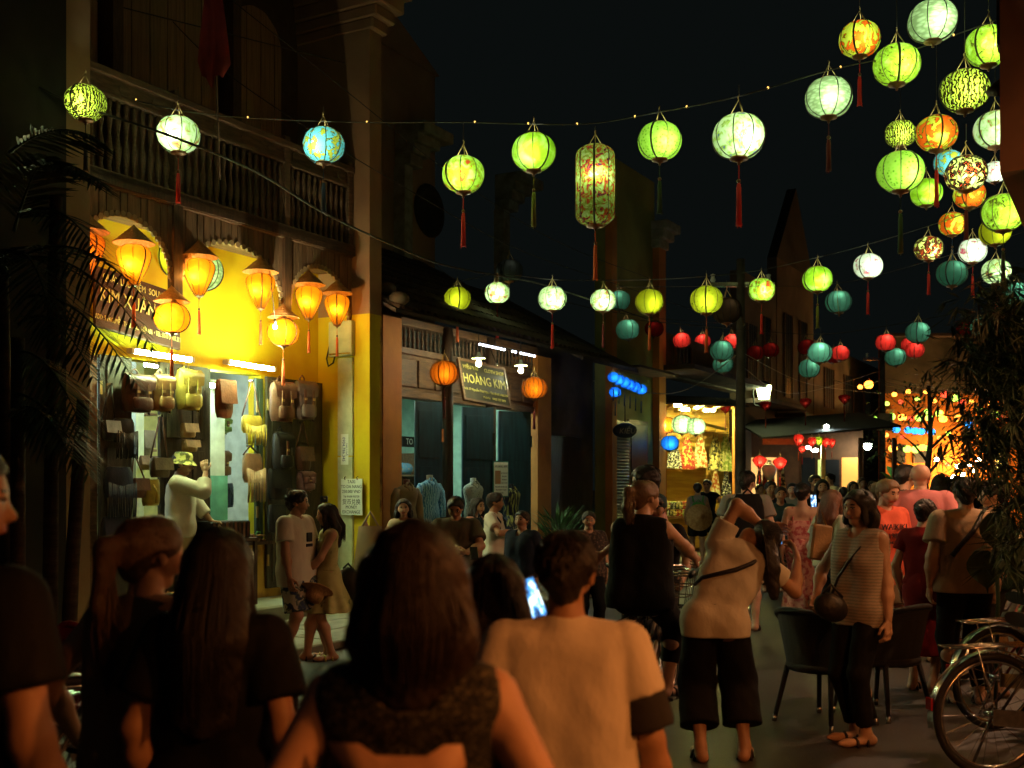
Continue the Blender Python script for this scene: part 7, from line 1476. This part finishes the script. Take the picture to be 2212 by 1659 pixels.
for (p0, p1, dr) in [((40, 560, 7.6), (330, 650, 7.1), .5), ((40, 560, 7.6), (335, 560, 7.0), .55), ((60, 640, 7.4), (290, 740, 7.0), .4), ((40, 470, 7.6), (215, 470, 7.2), .4), ((30, 400, 7.6), (220, 330, 7.3), .35), ((20, 330, 7.6), (210, 250, 7.4), .25), ((40, 700, 7.4), (200, 720, 7.0), .45), ((40, 760, 7.3), (180, 860, 7.0), .35), ((20, 600, 7.5), (-60, 500, 7.0), .4), ((30, 500, 7.6), (100, 300, 7.4), .2), ((30, 560, 7.4), (120, 620, 6.8), .5), ((30, 850, 7.3), (190, 960, 7.0), .3), ((20, 420, 7.5), (-50, 300, 7.4), .2), ((20, 900, 7.2), (150, 900, 6.9), .4)]:
    m = MB(); a, c = P(*p0) - b, P(*p1) - b; frond(m, a, c, dr, rng=rg, ll=.40); m.build('frond', LEAFD, e)
def lance(m, p, d, L, w):
    d = d.normalized(); s = d.cross(Vector((0, 0, 1))); s = s.normalized() if s.length > .01 else Vector((1, 0, 0)); q = p + d * L
    mid = p + d * L * .4; n = Vector((0, 0, -.05 * L)); m.add([p, mid + s * w, q + n * 2, mid - s * w], [(0, 1, 2, 3)])
def bamboo(base, culms, spots, label, rng, nl=10):
    e = empty('bamboo_plant', base); tag(e, label, 'bamboo', 'bamboo at the right'); b = Vector(base)
    for dx, dy, h, lean in culms: MB().tube([(dx, dy, 0), (dx + lean * .4, dy, h * .5), (dx + lean, dy - .1, h)], [.018, .015, .006], 6).build('culm', LEAFG, e)
    m = MB()
    for sp, r in spots:
        c = P(*sp) - b
        for k in range(nl):
            o = Vector((rng.uniform(-1, 1), rng.uniform(-1, 1), rng.uniform(-1, 1))) * r; d0 = Vector((rng.uniform(-1, 1), rng.uniform(-1, .3), rng.uniform(-.9, .2)))
            for j in range(5): lance(m, c + o, d0 + Vector((rng.uniform(-.6, .6), rng.uniform(-.6, .6), rng.uniform(-.5, .3))), rng.uniform(.10, .22), rng.uniform(.006, .010))
    m.build('foliage', LEAFG, e); return e
rb_ = random.Random(11)
sp = [((rb_.triangular(2060, 2240, 2190), rb_.uniform(630, 1000), rb_.uniform(6.6, 7.6)), .20) for _ in range(95)]
sp = [s for s in sp if s[0][0] > 2130 - (abs(s[0][1] - 860) < 190) * 60 or rb_.random() < .25]
bamboo(ground(2200, 7.2), [(.25, .2, 2.9, -.3), (.4, .3, 3.0, -.1), (.3, .1, 2.7, -.4), (.5, 0, 2.6, .1)], sp, 'tall dark bamboo clump at the right edge', rb_)
sp2 = [((rb_.triangular(2150, 2240, 2210), rb_.uniform(1050, 1230), rb_.uniform(6.9, 7.4)), .14) for _ in range(14)]
bamboo(ground(2175, 7.0), [(.2, 0, 1.4, -.1), (.3, 0, 1.3, .0)], sp2, 'low leafy bush under the bamboo by the bicycles', rb_, 8)
bl = empty('broad_leaf_plant', ground(2150, 7.9)); tag(bl, 'broad dark leaf plant in front of the person in green', 'plant')
for (x, z, s, r) in ((0, 1.25, .2, .3), (.12, 1.05, .22, -.3), (-.1, 1.0, .18, .9)):
    rows = [[(x + s * (t) * math.cos(r) * .2 + w * s * math.sin(math.pi * min(1, t + .12)) * .9, -.05 * t - .02 * w * w, z + s * (.9 - 1.7 * t)) for w in (-.8, -.4, 0, .4, .8)] for t in [i / 7 for i in range(8)]]
    MB().sheet(rows).build('leaf', LEAFG, bl)
MB().tube([(0, 0, 0), (.02, 0, .8), (0, 0, 1.4)], .015, 6).build('stem', LEAFG, bl)
gp = empty('potted_grass', ground(1208, 17.5)); tag(gp, 'bushy green grass plant at the right end of the cloth shop', 'plant'); m = MB()
for k in range(260):
    a = random.random() * 6.28; r = random.random() * .25; d = Vector((math.cos(a), math.sin(a), random.uniform(.4, 1.6))); lance(m, Vector((r * math.cos(a), r * math.sin(a), random.uniform(.55, 1.1))), d, random.uniform(.25, .5), .012)
m.build('foliage', mat('grass_leaf', (.06, .16, .04), .6, (.03, .08, .02)), gp); MB().lathe([(.16, 0), (.24, .45), (.26, .5), (.22, .5), (.2, .42)], 14).build('pot', ORP, gp)
ft = empty('street_tree', ground(2003, 33)); tag(ft, 'thin street tree in front of the far orange wall', 'tree')
MB().tube([(0, 0, 0), (-.05, 0, 1.6), (.1, 0, 3.0), (.05, 0, 4.6)], [.12, .10, .08, .05], 8).build('trunk', mat('bark', (.05, .035, .02), .9), ft)
for bx_, bz in ((1.0, 2.9), (-.8, 3.2), (1.3, 3.6), (-.6, 4.2), (.5, 4.8), (-1.4, 2.6)): MB().tube([(.05, 0, bz - .9), (bx_ * .5, 0, bz - .35), (bx_, .1, bz)], [.05, .03, .012], 6).build('limb', mat('bark', (.05, .035, .02), .9), ft)
m = MB()
for k in range(900):
    c = random.choice([(1.2, 0, 3.4), (-1.0, 0, 3.4), (.2, 0, 4.6), (-1.4, 0, 2.7), (1.6, 0, 3.1), (-.4, 0, 4.2), (.9, 0, 4.4)]); p = Vector(c) + Vector((random.gauss(0, .45), random.gauss(0, .4), random.gauss(0, .25))); lance(m, p, Vector((random.uniform(-1, 1), random.uniform(-1, 1), random.uniform(-.8, .3))), random.uniform(.12, .24), .04)
m.build('crown', mat('tree_leaf', (.05, .09, .025), .6, (.025, .045, .012)), ft)
bp_ = empty('banana_plant', ground(1935, 31)); tag(bp_, 'green broad-leaved plant by the white bust forms', 'plant')
for k in range(7):
    a = k * .9; rows = [[(math.cos(a) * .55 * t + w * .11 * math.sin(math.pi * min(1, t + .1)) * -math.sin(a), math.sin(a) * .5 * t + w * .1 * math.cos(a), 1.3 + 1.0 * t - .5 * t * t + .2 * (k % 3)) for w in (-1, -.5, 0, .5, 1)] for t in [i / 6 for i in range(7)]]; MB().sheet(rows).build('leaf', mat('banana_leaf', (.06, .22, .04), .5), bp_)
MB().tube([(0, 0, 0), (0, 0, 1.5)], .06, 8).build('stem', LEAFG, bp_)
# ------------------------------------------------------------------ unseen lamps at right warm the crowd; hoods added to keep facades dark
HOOD = mat('lamp_hood', (.05, .045, .04), .5)
for i, (x, y, z, pw, c) in enumerate([(2.4, .5, 2.75, 95, (1, .29, .055)), (2.9, -1.0, 2.9, 45, (1, .29, .055)), (3.0, 2.6, 2.7, 40, (1, .32, .08)), (4.2, 5.4, 2.8, 42, (1, .45, .16)), (3.97, 8.2, 2.9, 40, (1, .5, .26)), (4.95, 9.95, 3.0, 80, (1, .55, .32))]):
    e = empty('hooded_lamp', (x, y, z), A.rz); tag(e, 'unseen hooded amber lamp beyond the right picture edge, %s along the street' % ['fifth', 'sixth', 'fourth', 'third', 'second', 'first'][i], 'lamp', 'hooded lamps of the right row')
    MB().lathe([(.19, -.05), (.17, .06), (.06, .14), (.03, .2), (.001, .2)], 20, cap=False).build('hood', HOOD, e); MB().lathe([(.186, -.048), (.166, .058), (.05, .13), (.001, .14)], 20, cap=False).build('hood_lining', PAPER, e)
    MB().tube([(0, 0, .18), (0, -.1, .34), (.0, -.5, .36)], .014, 6).build('bracket', HOOD, e)
    ld = bpy.data.lights.new('lamp_bulb', 'POINT'); ld.energy = pw; ld.color = c; ld.shadow_soft_size = .03; l = bpy.data.objects.new('bulb', ld); COL.objects.link(l); l.parent = e
lantern(0, 0, 60, 'orange', 'unseen amber lantern added under the overhang beyond the right picture edge', 'red', pw=45, lc=(1, .7, .45), loc=Vector((3.5, 6.1, 3.3)), Y=.42 * FPX / 60, group='hooded lamps of the right row', ribs=12, up=20)  # unseen lantern added to light the brown house corner
# ------------------------------------------------------------------ lettering becomes mesh
dg = bpy.context.evaluated_depsgraph_get()
for o in [o for o in bpy.data.objects if o.type == 'FONT']:
    me = bpy.data.meshes.new_from_object(o.evaluated_get(dg)); n = link('lettering', me, o.parent, o.location, o.rotation_euler, o.scale)
    bpy.data.objects.remove(o)
